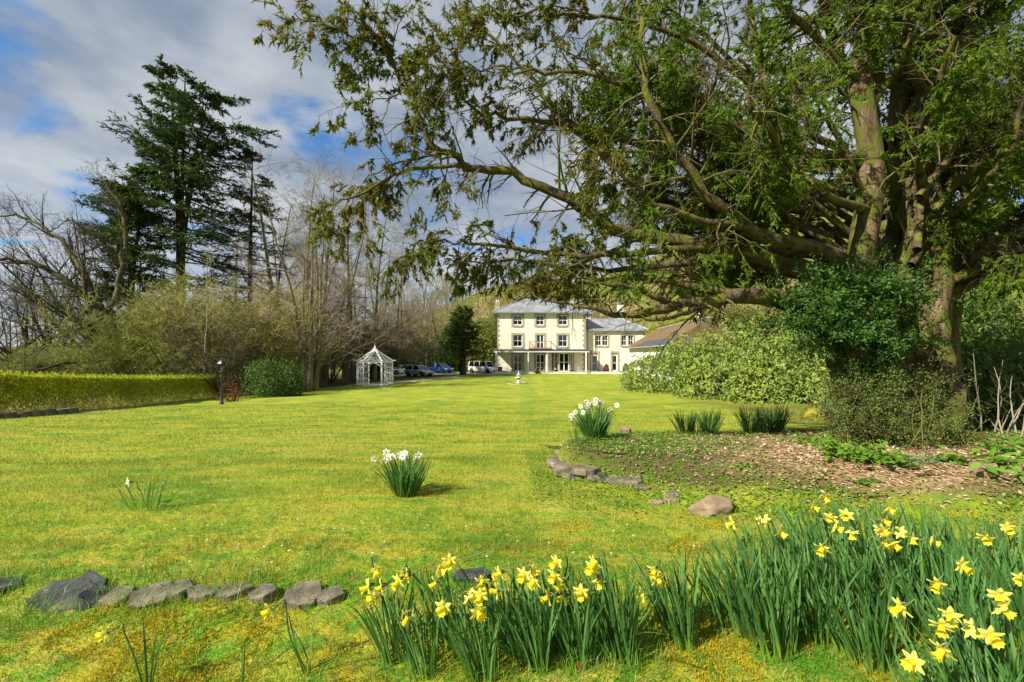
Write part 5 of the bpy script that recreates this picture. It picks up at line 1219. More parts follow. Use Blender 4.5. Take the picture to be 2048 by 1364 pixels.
# ------------------------------------------------------------------ conifers
def fir(rng, H, z0, Lmax, nbr, slope_dir, tops, mat, name, label, loc, trunk_r=0.42, card=(0.5, 0.15), tilt=0.25, prof=None, leaf2=None, per=18, group=None, drop=0.0):
    t = thing(name, label, 'tree', loc, 0, group)
    tp = []
    for (tx, ty, hh, r) in tops:
        zsplit = 0 if (tx, ty) == (tops[0][0], tops[0][1]) else H * 0.55
        ctrl = [(0, 0, -0.3, r * 1.25), (0.02 * tx, 0.02 * ty, H * 0.3, r * 0.95), (0.15 * tx, 0.15 * ty, H * 0.55, r * 0.7), (0.6 * tx, 0.6 * ty, H * 0.78, r * 0.4), (tx, ty, hh, 0.04)]
        tp.append(cr(ctrl, 20))
    V, Q = join([tubes(c[None, :, :3], c[None, :, 3], 9, rng, 0.04) for c in tp])
    obj('trunk', mkmesh('trunk', V, Q, 'bark_red', True), t)
    k = nbr; which = rng.integers(0, len(tp), k)
    f = np.sort(rng.random(k)) ** 0.85
    S = np.zeros((k, 3)); 
    for i in range(k):
        c = tp[which[i]]; z = z0 + (H * 0.985 - z0) * f[i]
        z = min(z, c[-1, 2] - 0.15); S[i] = [np.interp(z, c[:, 2], c[:, 0]), np.interp(z, c[:, 2], c[:, 1]), z]
    az = rng.uniform(0, 2 * np.pi, k)
    pr = np.interp(f, [p[0] for p in prof], [p[1] for p in prof])
    L = Lmax * pr * rng.uniform(0.55, 1.12, k)
    D = np.column_stack([np.cos(az), np.sin(az), np.zeros(k)])
    D[:, 2] = tilt * (D[:, :2] @ np.array(slope_dir)) + rng.normal(0, 0.10, k) + 0.12 * f + drop
    PP, RR = run_level(rng, S, D, L, 0.02 + 0.012 * L, 8, 0.05, 0.012, 0.25)
    obj('branches', mkmesh('branches', *tubes(PP, RR, 4), 'bark_dark', True), t, kind='stuff')
    S2, D2, L2, R2 = spawn(rng, PP, RR, L, per, 0.22, 1.0, (35, 65), 0.34, 0.55, 0.4, 0.03)
    D2[:, 2] = D2[:, 2] * 0.25 + 0.02
    L2 = np.clip(L2, 0.3, 2.2)
    P2, R2 = run_level(rng, S2, D2, L2, np.full(len(S2), 0.012), 5, 0.08, -0.03, 0.4)
    n = len(P2); m = 10
    ff = rng.random((n, m)) * 3.999; fi = ff.astype(int); w_ = (ff - fi)[..., None]; bi = np.arange(n)[:, None]
    pos = P2[bi, fi] * (1 - w_) + P2[bi, fi + 1] * w_; tn = norm(P2[bi, fi + 1] - P2[bi, fi])
    dirn = norm(tn * 0.9 + rng.standard_normal((n, m, 3)) * np.array([0.45, 0.45, 0.22]))
    nn = n * m
    up = norm(np.array([0, 0, 1.0]) + 0.35 * rng.standard_normal((nn, 3)))
    V, Q = leaves(rng, pos.reshape(-1, 3), dirn.reshape(-1, 3), card[0] * rng.uniform(0.6, 1.2, nn), card[1] * rng.uniform(0.6, 1.2, nn), 0.12, up)
    rr = np.repeat(np.clip(0.65 * np.repeat(rng.random(n), m) + 0.35 * rng.random(nn), 0, 1), 4)
    obj('foliage', mkmesh('foliage', V, Q, mat, False, rr), t, kind='stuff')
    return t
def conifers():
    Y = 46.0; x = (362 - 1024) / F * Y; rng = np.random.default_rng(61)
    b = G(x, Y); top = EYE + (HZ - 140) / F * Y - b[2]
    fir(rng, top, top * 0.30, 8.8, 175, (-0.94, 0.3), [(-1.3, 0.3, top, 0.42), (0.8, -0.5, top * 0.985, 0.30), (2.6, 0.4, top * 0.935, 0.28), (4.2, 0, top * 0.83, 0.24)], 'fir_leaf',
        'tall_fir', 'very tall dark windswept fir with a forked top rising above the bare trees', b, card=(0.50, 0.135), tilt=0.34, per=22,
        prof=[(0, 0.9), (0.15, 1.0), (0.4, 0.78), (0.6, 0.58), (0.8, 0.5), (0.93, 0.40), (1, 0.14)])
    Y = 50.0; x = (500 - 1024) / F * Y; b = G(x, Y); top = EYE + (HZ - 292) / F * Y - b[2]
    fir(np.random.default_rng(62), top, top * 0.15, 6.2, 96, (-0.9, 0.3), [(0.3, 0, top, 0.28)], 'fir_leaf', 'drooping_spruce', 'dark spruce with drooping thin branches right of the tallest fir', b,
        card=(0.42, 0.10), tilt=0.22, prof=[(0, 1.0), (0.5, 0.72), (0.85, 0.42), (1, 0.1)], per=15, drop=-0.12)
    Y = 44.0; x = (262 - 1024) / F * Y; b = G(x, Y); top = EYE + (HZ - 335) / F * Y - b[2]
    fir(np.random.default_rng(63), top, top * 0.38, 4.0, 150, (0, 0), [(1.5, 0, top, 0.26), (-1.2, 0.3, top * 0.9, 0.2)], 'fir_leaf_light', 'light_green_cypress', 'lighter green feathery conifer in front of the tall fir', b,
        card=(0.42, 0.14), tilt=0.0, prof=[(0, 0.7), (0.35, 1.0), (0.8, 0.7), (1, 0.2)], per=18, drop=0.25)
    Y = 64.5; x = (926 - 1024) / F * Y; b = G(x, Y); top = EYE + (HZ - 612) / F * Y - b[2]
    fir(np.random.default_rng(64), top, 1.9, 3.0, 140, (0, 0), [(0.1, 0, top, 0.42)], 'cypress_leaf', 'broad_yew', 'dense green conical yew between the cars and the house', b,
        card=(0.34, 0.14), tilt=0, prof=[(0, 0.95), (0.35, 1.0), (0.7, 0.75), (0.92, 0.42), (1, 0.1)], per=16, drop=0.15)
conifers()

# ------------------------------------------------------------------ bare trees of the wood on the left
LV_BEECH = [dict(k=20, t0=0.14, ang=(35, 75), ratio=0.36, fall=0.55, rr=0.45, n=8, jit=0.15, trop=0.01, sides=5), dict(k=8, t0=0.15, ang=(30, 65), ratio=0.45, rr=0.5, n=6, jit=0.18, trop=0.01, sides=4),
            dict(k=6, t0=0.15, ang=(25, 60), ratio=0.48, rr=0.5, n=4, jit=0.16, trop=0.03), dict(k=4, t0=0.15, ang=(25, 60), ratio=0.55, rr=0.6, n=3, jit=0.15, trop=0.03)]
LV_MULTI = [dict(LV_BEECH[0], k=12, ratio=0.42), dict(LV_BEECH[1], k=6), dict(LV_BEECH[2], k=5), dict(LV_BEECH[3], k=3)]
LV_OAK = [dict(k=13, t0=0.2, ang=(45, 85), ratio=0.75, fall=0.35, rr=0.6, n=9, jit=0.2, trop=0.03, sides=6), dict(k=9, t0=0.2, ang=(30, 65), ratio=0.42, rr=0.5, n=7, jit=0.22, trop=0.03, sides=4),
          dict(k=7, t0=0.2, ang=(30, 65), ratio=0.45, rr=0.5, n=5, jit=0.22, trop=0.04), dict(k=5, t0=0.1, ang=(30, 65), ratio=0.5, rr=0.6, n=3, jit=0.2, trop=0.03)]
LV_FAN = [dict(k=12, t0=0.30, ang=(25, 62), ratio=1.25, fall=0.35, rr=0.55, n=10, jit=0.13, trop=0.045, sides=5), dict(k=9, t0=0.2, ang=(22, 50), ratio=0.42, rr=0.5, n=7, jit=0.15, trop=0.04, sides=4), dict(k=7, t0=0.15, ang=(22, 50), ratio=0.42, rr=0.5, n=5, jit=0.15, trop=0.03), dict(k=4, t0=0.15, ang=(22, 50), ratio=0.5, rr=0.6, n=3, jit=0.15, trop=0.03)]
LV_SHRUB = [dict(k=9, t0=0.15, ang=(25, 60), ratio=0.5, fall=0.4, rr=0.55, n=6, jit=0.2, trop=0.02, sides=4), dict(k=7, t0=0.15, ang=(25, 65), ratio=0.5, rr=0.55, n=5, jit=0.2, trop=0.01), dict(k=5, t0=0.1, ang=(25, 65), ratio=0.5, rr=0.6, n=3, jit=0.2, trop=0.0)]
def woods():
    rng = np.random.default_rng(71)
    gB = 'bare trees of the wood behind the gazebo'; lB = 'bare grey stemmed beech in the wood behind the gazebo'
    # single feature trees
    def put(t, px, Y, rz=0.0, s=1.0):
        x = (px - 1024) / F * Y; t.location = G(x, Y, -0.05); t.rotation_euler = (0, 0, rz); t.scale = (s,) * 3; return t
    put(make_bare('multi_stem_beech', 'bare pale multi-stemmed beech at the lawn edge right of the evergreen bush', 'tree', None, rng, 'bark_grey', 'twig_brown', H=17, r0=0.26, stems=5, spread=0.12, levels=LV_MULTI), 622, 38.5)
    o1 = make_bare('oak_tree', 'big bare oak with dark mossy limbs sweeping low to the left above the hedge', 'tree', None, np.random.default_rng(72), 'bark_dark', 'twig_dark', H=14.5, r0=0.62, levels=LV_OAK, lean=(-0.05, 0), trunk_jit=0.09)
    put(o1, 215, 39.0, 0.5)
    o2 = copy_thing(o1, (0, 0, 0), label='bare spreading oak partly out of view beyond the hedge end'); put(o2, 40, 47, 2.6, 0.95)
    o3 = copy_thing(o1, (0, 0, 0), label='bare oak crown rising behind the light green feathery conifer'); put(o3, 150, 58, 4.1, 1.12)
    for c, l in ((o2, ''), (o3, '')): pass
    fan = make_bare('spreading_tree', 'bare tree with a wide fan of fine brown twigs left of the firs', 'tree', 'fan crowned bare trees left of the firs', np.random.default_rng(79), 'bark_dark', 'twig_dark', H=9.5, r0=0.5, levels=LV_FAN, trunk_jit=0.07)
    put(fan, 225, 47, 1.1, 1.28)
    for px, Y, rz, sc in ((120, 52, 2.3, 1.3), (10, 48, 4.4, 1.0), (-60, 56, 0.4, 1.15), (300, 60, 5.2, 1.1)): put(copy_thing(fan, (0, 0, 0)), px, Y, rz, sc)
    put(make_bare('slender_tree', 'slender pale barked bare tree standing behind the hedge near the lamp', 'tree', None, np.random.default_rng(73), 'bark_pale', 'twig_olive', H=12.0, r0=0.14, levels=[dict(LV_BEECH[0], k=15), LV_BEECH[1], LV_BEECH[2]], trunk_jit=0.06), 408, 34.5)
    # big low limbs of the oak
    rl = np.random.default_rng(74); x = (205 - 1024) / F * 38.6; zb = gz(x, 38.6)
    lo = thing('fallen_limb_tree', 'leaning mossy bare tree with long arching limbs at the far left', 'tree', (x, 38.6, zb))
    ctr = [[(225, 700, 38.6, .45), (215, 640, 38.4, .34), (165, 590, 38, .27), (105, 545, 37.5, .21), (50, 525, 37, .16), (-30, 520, 36, .08)], [(200, 640, 38.4, .24), (150, 640, 38, .19), (90, 600, 37.5, .15), (20, 570, 37, .09)],
           [(215, 640, 38.4, .28), (175, 560, 39, .22), (120, 480, 39.5, .16), (60, 440, 40, .11), (-20, 430, 40, .05)], [(220, 650, 38.5, .28), (240, 560, 39, .24), (250, 470, 39.5, .18), (235, 400, 40, .10), (200, 350, 40, .04)]]
    tws = []
    for c in ctr:
        q = cr([(*(np.array(P(a, b_, d)) - np.array([x, 38.6, zb])), r) for a, b_, d, r in c], 22); q[1:, :3] += 0.10 * rl.standard_normal((21, 3))
        obj('limb', mkmesh('limb', *tubes(q[None, :, :3], q[None, :, 3], 8, rl, 0.06), 'bark_dark', True), lo)
        PP, RR, L = q[None, :, :3], q[None, :, 3], np.array([9.0])
        for lv in (dict(k=18, ratio=0.42, n=7, sides=4), dict(k=8, ratio=0.45, n=5, sides=3), dict(k=6, ratio=0.5, n=4, sides=3)):
            S, D, L, R = spawn(rl, PP, RR, L, lv['k'], 0.2, 1.0, (35, 75), lv['ratio'], 0.4, 0.5, None, 0.15)
            PP, RR = run_level(rl, S, D, L, np.maximum(R, 0.012), lv['n'], 0.2, 0.03, 0.3); tws.append(tubes(PP, RR, lv['sides']))
    obj('twigs', mkmesh('twigs', *join(tws), 'twig_dark', True), lo, kind='stuff')
    # belt of beeches
    kinds = []
    for s, st, H, tm, cm in ((75, 2, 21, 'bark_grey', 'twig_brown'), (76, 1, 23, 'bark_grey', 'twig_brown'), (77, 1, 20, 'bark_dark', 'twig_brown')):
        kinds.append(make_bare('bare_beech', lB, 'tree', gB, np.random.default_rng(s), tm, cm, H=H, r0=0.30, stems=st, spread=0.10, levels=[dict(l, ratio=l['ratio'] * 1.12) for l in LV_BEECH] if st == 1 else [dict(LV_BEECH[0], k=14, ratio=0.42), LV_BEECH[1], dict(LV_BEECH[2], k=5), LV_BEECH[3]]))
    spots = [(575, 49, 0, 1.02), (648, 50, 1, 0.92), (690, 48.5, 2, 0.86), (700, 57, 0, 0.92), (748, 55, 1, 0.80), (785, 80, 2, 0.98), (830, 92, 0, 0.95), (610, 60, 1, 0.98), (535, 56, 2, 1.0), (470, 58, 0, 0.86), (855, 76, 1, 0.72), (760, 84, 0, 1.0), (665, 66, 2, 1.05), (800, 84, 1, 0.9), (880, 90, 2, 0.8), (720, 80, 0, 1.0), (640, 44.5, 2, 0.7), (560, 66, 1, 0.95), (905, 100, 0, 0.75), (340, 62, 2, 0.8), (90, 66, 0, 0.75), (20, 70, 1, 0.7)]
    used = set()
    for px, Y, k, s in spots:
        t = kinds[k] if k not in used else copy_thing(kinds[k], (0, 0, 0)); used.add(k); put(t, px, Y, rng.uniform(0, 6.28), 1.16 * s * rng.uniform(0.95, 1.05))
    # understorey
    gS = 'twiggy understorey shrubs along the wood edge'; sk = []
    for s, cm in ((81, 'twig_olive'), (82, 'twig_green'), (83, 'twig_dark')):
        lab = {'twig_olive': 'olive brown leafless twiggy shrub in the understorey of the wood', 'twig_green': 'greenish budding twiggy shrub in the understorey of the wood', 'twig_dark': 'dark leafless twiggy shrub in the understorey of the wood'}[cm]
        t = make_bare('understorey_shrub', lab, 'shrub', gS, np.random.default_rng(s), 'bark_dark', cm, H=8.0, r0=0.075, stems=11, spread=0.45, levels=LV_SHRUB, trunk_n=8, trunk_jit=0.14, minr=0.015)
        r2 = np.random.default_rng(s + 100)
        if cm != 'twig_dark':
            n = 5200; d = norm(r2.standard_normal((n, 3))); d[:, 2] = np.abs(d[:, 2]); p = d * (r2.random((n, 1)) ** 0.5) * np.array([3.2, 3.2, 5.8])
            V, Q = leaves(r2, p, r2.standard_normal((n, 3)), r2.uniform(0.05, 0.11, n), r2.uniform(0.03, 0.05, n))
            obj('buds', mkmesh('buds', V, Q, 'bush_olive', False, np.repeat(r2.random(n), 4)), t, kind='stuff')
        sk.append(t)
    spots = [(10, 40, 1), (70, 43, 2), (120, 38, 1), (165, 41, 1), (215, 36.5, 1), (260, 42, 0), (300, 37.5, 1), (345, 41, 0), (390, 38.5, 0), (430, 43, 0), (470, 37, 0), (505, 42, 0), (540, 40, 0), (580, 44, 0), (235, 48, 2), (330, 48, 2), (420, 50, 2), (520, 50, 2), (600, 47, 2), (660, 53, 2), (720, 60, 2), (770, 64, 2), (-30, 36, 1), (445, 33.5, 2), (700, 66, 2), (830, 72, 2), (280, 40, 0), (370, 36.5, 1), (320, 44, 0), (450, 46, 0), (485, 39, 0), (550, 45, 2), (190, 44, 2), (145, 46, 2), (95, 40, 1), (40, 36, 1), (-10, 44, 2), (240, 38, 1), (640, 58, 2), (740, 68, 2), (395, 47, 2), (520, 38, 0), (0, 52, 2), (60, 55, 2), (110, 52, 1)]
    used = set()
    for px, Y, k in spots:
        t = sk[k] if k not in used else copy_thing(sk[k], (0, 0, 0)); used.add(k); put(t, px, Y, rng.uniform(0, 6.28), rng.uniform(0.8, 1.2) * (1.0 if px > 230 else 0.62))
    # evergreen bushes behind the cars and the house
    for i, (px, Y, r, h, m, lab) in enumerate([(790, 76, 3.4, 4.6, 'bush_dark', 'dark evergreen bush behind the silver car'), (848, 82, 4.2, 6.8, 'bush_dark', 'tall dark evergreen bush behind the blue car'), (905, 80, 3.8, 8.0, 'bush_dark', 'dark evergreen thicket left of the conical yew'),
                                          (972, 78, 3.0, 8.6, 'bush_olive', 'yellow green leafy bush behind the corner of the house'), (735, 62, 2.6, 2.8, 'bush_dark', 'low dark bush behind the gazebo'), (988, 86, 3.4, 9.6, 'bush_dark', 'tall dark holly behind the left chimney'),
                                          (1318, 90, 5.5, 7.5, 'hedge_leaf', 'bright green bank of shrubs behind the outbuilding roof'), (1372, 84, 5.0, 7.6, 'hedge_leaf', 'bright green bush behind the roof vent of the outbuilding'), (1440, 72, 6.0, 8.0, 'bush_olive', 'leafy bush on the slope behind the rhododendron')]):
        x = (px - 1024) / F * Y; shrub('evergreen_bush', lab, 'shrub', G(x, Y, -0.1), (r, r, h), int(480 * r * h), (0.40, 0.19), m, None, 200 + i, shell=0.4)
woods()

# ------------------------------------------------------------------ trees of the hillside
def hillside():
    rng = np.random.default_rng(91)
    lv = [dict(k=12, t0=0.2, ang=(25, 55), ratio=0.45, rr=0.5, n=5, jit=0.15, trop=0.05, sides=4), dict(k=6, t0=0.2, ang=(25, 60), ratio=0.45, rr=0.55, n=4, jit=0.17, trop=0.04), dict(k=5, t0=0.15, ang=(25, 60), ratio=0.5, rr=0.6, n=3, jit=0.17, trop=0.03)]
    g = 'bare trees on the wooded hillside behind the house'; kinds = []
    for s, cm, tm, lab in ((92, 'twig_hill', 'bark_pale', 'bare brown tree on the wooded hillside behind the house'), (93, 'twig_hill', 'bark_grey', 'bare brown tree on the wooded hillside behind the house'), (94, 'twig_hill_green', 'bark_grey', 'yellow green budding tree on the wooded hillside behind the house')):
        kinds.append(make_bare('hillside_tree', lab, 'tree', g, np.random.default_rng(s), tm, cm, H=12.5, r0=0.2, levels=lv, minr=0.022, trunk_jit=0.07))
    used = set(); n = 0
    while n < 190:
        Y = rng.uniform(92, 215); x = rng.uniform(-0.34, 0.72) * Y
        if x > 0.36 * Y and rng.random() < 0.55: continue
        if fbm(np.array([x * 0.02]), np.array([Y * 0.02]))[0] < -0.14: continue
        k = int(rng.integers(0, 3)); t = kinds[k] if k not in used else copy_thing(kinds[k], (0, 0, 0)); used.add(k)
        t.location = G(x, Y, -0.2); t.rotation_euler = (0, 0, rng.uniform(0, 6.28)); s = rng.uniform(0.7, 1.15); t.scale = (s * 1.1, s * 1.1, s); n += 1
    for i in range(22):                                              # far trees across the valley on the left
        Y = rng.uniform(95, 190); x = -rng.uniform(0.62, 1.2) * Y; k = int(rng.integers(0, 2))
        t = copy_thing(kinds[k], (0, 0, 0), label='distant bare tree in the valley beyond the hedge', group='distant trees in the valley'); t.location = G(x, Y, -0.2); t.scale = (0.9, 0.9, 0.8); t.rotation_euler = (0, 0, rng.uniform(0, 6))
    r2 = np.random.default_rng(95)
    n = 26000; Y = r2.uniform(86, 215, n); x = r2.uniform(-0.3, 0.75, n) * Y; keep = fbm(x * 0.03, Y * 0.03) > -0.03; x = x[keep]; Y = Y[keep]; n = len(x)
    p = np.column_stack([x, Y, ground_z(x, Y) + r2.random(n) ** 1.5 * 1.6])
    V, Q = leaves(r2, p, r2.standard_normal((n, 3)) + [0, 0, 0.5], r2.uniform(0.5, 1.1, n), r2.uniform(0.25, 0.5, n))
    o = obj('hillside_scrub', mkmesh('hillside_scrub', V, Q, 'bush_olive', False, np.repeat(r2.random(n), 4)), kind='stuff'); tag(o, 'low green scrub covering the hillside behind the house', 'scrub')
hillside()

# ------------------------------------------------------------------ shade side to the right of the yew
def right_side():
    specs = [(9.9, 10.4, 1.7, 1.5, 2.2, 'bush_dark', 'dark leafy evergreen close behind the yew trunks'), (12.2, 11.6, 1.9, 1.8, 3.0, 'laurel_leaf', 'tall dark laurel at the right edge beyond the yew'), (11.3, 14.5, 2.0, 1.8, 2.4, 'rhodo_leaf', 'sunlit lighter evergreen bush seen between the yew stems'),
             (15.2, 15.0, 2.4, 2.4, 3.9, 'bush_dark', 'high dark evergreen mass behind the laurel'), (16.5, 19.5, 3.0, 2.5, 4.2, 'bush_dark', 'dark evergreen bush behind the rhododendron bank'), (20.5, 20.0, 3.0, 3.0, 6.5, 'bush_dark', 'tallest dark evergreen at the far right edge'), (21.0, 28.0, 4.0, 3.5, 6.5, 'bush_olive', 'tall olive green bush beyond the dark evergreens'), (14.0, 12.4, 1.5, 1.5, 2.0, 'laurel_leaf', 'low laurel in front of the high dark evergreens')]
    for i, (x, y, rx, ry, rz, m, lab) in enumerate(specs):
        shrub('evergreen_bush', lab, 'shrub', G(x, y, -0.05), (rx, ry, rz), int(800 * rx * rz), (0.21, 0.09), m, None, 300 + i, shell=0.45)
    rng = np.random.default_rng(310)
    for i in range(13):                                               # bare saplings
        px = rng.uniform(1925, 2045); Y = rng.uniform(6.3, 8.0); x = (px - 1024) / F * Y
        t = thing('bare_sapling', 'thin bare sapling standing right of the yew trunk', 'sapling', G(x, Y), 0, 'thin bare saplings right of the yew')
        S = np.array([[0, 0, -0.05]]); D = np.array([[rng.normal() * 0.25, rng.normal() * 0.2, 1]]); L = np.array([rng.uniform(0.7, 1.5)])
        PP, RR = run_level(rng, S, D, L, np.array([0.014]), 9, 0.08, 0.02, 0.3); obj('stem', mkmesh('stem', *tubes(PP, RR, 6), 'bark_pale', True), t)
        P2, R2 = run_level(rng, *spawn(rng, PP, RR, L, 6, 0.35, ratio=0.4), 5, 0.12, 0.03, 0.3); obj('twigs', mkmesh('twigs', *tubes(P2, R2, 4), 'yew_twig', True), t, kind='stuff')
right_side()

# ------------------------------------------------------------------ stones
def rock_mesh(name, sx, sy, sz, seed, mat, sub=3, angular=0.25, flatten=0.0):
    import bmesh
    rng = np.random.default_rng(seed); bm = bmesh.new(); bmesh.ops.create_cube(bm, size=1.0)
    for v in bm.verts: v.co.x *= rng.uniform(0.75, 1.1); v.co.y *= rng.uniform(0.75, 1.1); v.co += Vector(rng.normal(0, angular * 0.25, 3))
    bmesh.ops.bevel(bm, geom=list(bm.edges), offset=0.10, segments=2, affect='EDGES')
    bmesh.ops.subdivide_edges(bm, edges=list(bm.edges), cuts=1, use_grid_fill=True)
    for v in bm.verts: v.co += Vector(rng.normal(0, 0.014, 3)); v.co.x *= sx; v.co.y *= sy; v.co.z *= sz
    me = bpy.data.meshes.new(name); bm.to_mesh(me); bm.free(); me.materials.append(MATS[mat]); me.polygons.foreach_set('use_smooth', np.ones(len(me.polygons), dtype=bool))
    return me
def boulder_mesh(name, sx, sy, sz, seed, mat):
    import bmesh
    rng = np.random.default_rng(seed); bm = bmesh.new(); bmesh.ops.create_icosphere(bm, subdivisions=4, radius=0.5)
    cut = [(norm(rng.standard_normal(3)), rng.uniform(0.33, 0.44)) for _ in range(9)]
    for v in bm.verts:
        p = np.array(v.co)
        for n_, d in cut:                                            # worn facets
            h = p @ n_ - d
            if h > 0: p = p - n_ * h * 0.85
        p = p * (1 + 0.10 * (vnoise(np.array([p[0] * 7 + seed]), np.array([p[1] * 7 + p[2] * 9 + 30]))[0] - 0.5))
        v.co = (p[0] * sx, p[1] * sy, p[2] * sz)
    me = bpy.data.meshes.new(name); bm.to_mesh(me); bm.free(); me.materials.append(MATS[mat]); me.polygons.foreach_set('use_smooth', np.ones(len(me.polygons), dtype=bool)); return me
def slab_mesh(name, sx, sy, sz, seed, mat):
    import bmesh
    rng = np.random.default_rng(seed); k = int(rng.integers(5, 8)); a = np.sort((np.arange(k) + rng.uniform(-.28, .28, k)) * 2 * np.pi / k)
    r = rng.uniform(0.82, 1.12, k); bm = bmesh.new(); lo = []; hi = []
    for t_, q in zip(a, r):
        c, s_ = math.cos(t_), math.sin(t_); e = max(abs(c), abs(s_)) ** 0.6; x = c / e * q * sx / 2; y = s_ / e * q * sy / 2
        lo.append(bm.verts.new((x * 1.04, y * 1.04, -sz / 2))); hi.append(bm.verts.new((x, y, sz / 2 + rng.normal() * sz * 0.12)))
    bm.faces.new(hi); bm.faces.new(lo[::-1])
    for i in range(k): bm.faces.new((lo[i], lo[(i + 1) % k], hi[(i + 1) % k], hi[i]))
    bmesh.ops.bevel(bm, geom=list(bm.edges), offset=0.006, segments=1, affect='EDGES'); bmesh.ops.triangulate(bm, faces=list(bm.faces)); bmesh.ops.subdivide_edges(bm, edges=[e for e in bm.edges if e.calc_length() > 0.08], cuts=2)
    for v in bm.verts: v.co += Vector(rng.normal(0, 0.0012, 3))
    me = bpy.data.meshes.new(name); bm.to_mesh(me); bm.free(); me.materials.append(MATS[mat]); return me
def stones():
    rng = np.random.default_rng(400)
    # broken slate slabs along the near edge of the lawn: (px, py, sx, sy, sz, rx, rz, material, label)
    row = [(122, 1190, .34, .20, .05, .50, .15, 'slab_stone', 'largest dark slate slab tilted at the left end of the broken edging'), (172, 1180, .16, .24, .05, .55, .5, 'slab_stone', 'dark slate leaning on the largest tilted slab'), (190, 1192, .14, .14, .06, .3, .9, 'slab_stone', 'small dark stone tucked beside the leaning slates'),
           (236, 1188, .17, .13, .07, .2, -.1, 'edge_stone', 'low grey brown edging stone next to the slates'), (303, 1186, .22, .15, .08, .30, .25, 'edge_stone', 'brown slab with rusty lichen in the broken edging'), (355, 1178, .14, .12, .07, .2, .1, 'edge_stone', 'pale topped stone beside the rusty slab'), (405, 1186, .17, .10, .06, .15, 0, 'edge_stone', 'flat grey stone half buried in the long grass'),
           (470, 1184, .17, .11, .06, .15, .1, 'edge_stone', 'flat grey stone between the long grass and the moss mound'), (526, 1184, .14, .10, .07, .2, -.2, 'edge_stone', 'small grey stone right of the flat half buried stone'), (607, 1190, .19, .15, .09, .3, .3, 'edge_stone', 'moss capped stone before the yellow daffodil row'), (662, 1190, .15, .10, .06, .15, -.2, 'edge_stone', 'flat stone at the right end of the broken edging'), (5, 1172, .16, .14, .05, .1, .2, 'slab_stone', 'dark stone beyond the largest tilted slab'),
           (950, 1150, .22, .10, .05, .1, .1, 'slab_stone', 'flat dark stone hidden behind the yellow daffodil row')]
    for i, (px, py, sx, sy, sz, rx, rz, m, lab) in enumerate(row):
        x, y = at_px(px, py + 8); o = obj('edging_stone', slab_mesh('edging_stone', sx * 1.15, sy * 1.2, sz * 0.8, 410 + i, m), None, G(x, y, 0.002 + sz * 0.12), (rx, rng.normal() * 0.08, rz)); tag(o, lab, 'stone', 'broken stone edging of the near lawn')
    # flat stones fallen in front of the bed
    flat = [(1155, 958, .15, .17, .04, 'slab_stone', 'small dark flat stone at the left of the fallen bed stones'), (1185, 954, .16, .26, .04, 'edge_stone', 'long slanting grey flat stone below the bed'), (1206, 958, .10, .22, .035, 'slab_stone', 'narrow dark slanting stone below the bed'), (1233, 966, .16, .22, .04, 'edge_stone', 'tan flat stone fallen from the bed edge'), (1266, 966, .18, .19, .04, 'edge_stone', 'squarish tan stone right of the tan flat stone'), (1285, 978, .16, .09, .035, 'edge_stone', 'thin pale stone sunk in the turf below the bed'),
            (1347, 992, .10, .09, .05, 'edge_stone', 'small pale stone alone on the bed front'), (1342, 1004, .12, .10, .04, 'boulder_stone', 'small pinkish stone beside the lone pale stone'), (1312, 1008, .11, .08, .03, 'boulder_stone', 'little brown stone sunk in clover'), (1250, 869, .18, .12, .10, 'boulder_stone', 'mossy wooden looking block on the bed behind white daffodils'), (1455, 1053, .06, .04, .03, 'edge_stone', 'tiny tan stone near the yellow daffodil bed'), (1965, 948, .22, .14, .08, 'boulder_stone', 'brown stone half buried near the green weeds')]
    for i, (px, py, sx, sy, sz, m, lab) in enumerate(flat):
        x, y = at_px(px, py); o = obj('flat_stone', slab_mesh('flat_stone', sx * 1.15, sy * 1.15, sz * 1.2, 440 + i, m), None, G(x, y, sz * 0.35), (0.12, rng.normal() * 0.05, rng.uniform(-0.5, 0.3))); tag(o, lab, 'stone', 'flat stones in front of the bed')
    x, y = at_px(1425, 1022); o = obj('boulder', boulder_mesh('boulder', .44, .30, .22, 461, 'boulder_stone'), None, G(x, y, 0.03), (0.1, 0, 0.1)); tag(o, 'rounded tan boulder with a dark end on the near edge of the bed', 'stone')
    # dry wall round the left end of the bed
    t = thing('bed_wall', 'curved low dry stone wall holding the left end of the planting bed', 'garden wall', G(0.75, 5.75))
    org = Vector(G(0.75, 5.75)); th = np.radians(np.linspace(118, 236, 15)); k = 0
    for c in range(2):
        for i, a in enumerate(th):
            a2 = a + (0.07 if c % 2 else 0); e = 2 / 2.4
            x = 6.3 + 5.78 * np.sign(math.cos(a2)) * abs(math.cos(a2)) ** e; y = 5.75 + 1.98 * np.sign(math.sin(a2)) * abs(math.sin(a2)) ** e
            if y < 4.95 or x > 1.5 or rng.random() < 0.12: continue
            zt = gz(x - 0.10, y) ; h = 0.11
            tx = math.atan2(math.cos(a2) * 1.98, -math.sin(a2) * 5.78)
            obj('stone', slab_mesh('stone', rng.uniform(.24, .38), .28, h * rng.uniform(.5, .8), 470 + k, 'edge_stone'), t, Vector((x + 0.03 * c, y, zt + 0.02 + c * 0.075)) - org, (rng.normal() * 0.06, rng.normal() * 0.06, tx + rng.normal() * 0.1)); k += 1
    x, y = at_px(1640, 838); o = obj('moss_mound', boulder_mesh('moss_mound', 1.05, .7, .80, 490, 'moss_mound'), None, G(x, y, 0.05)); tag(o, 'smooth mossy mound beside the yew trunk', 'mound')
stones()

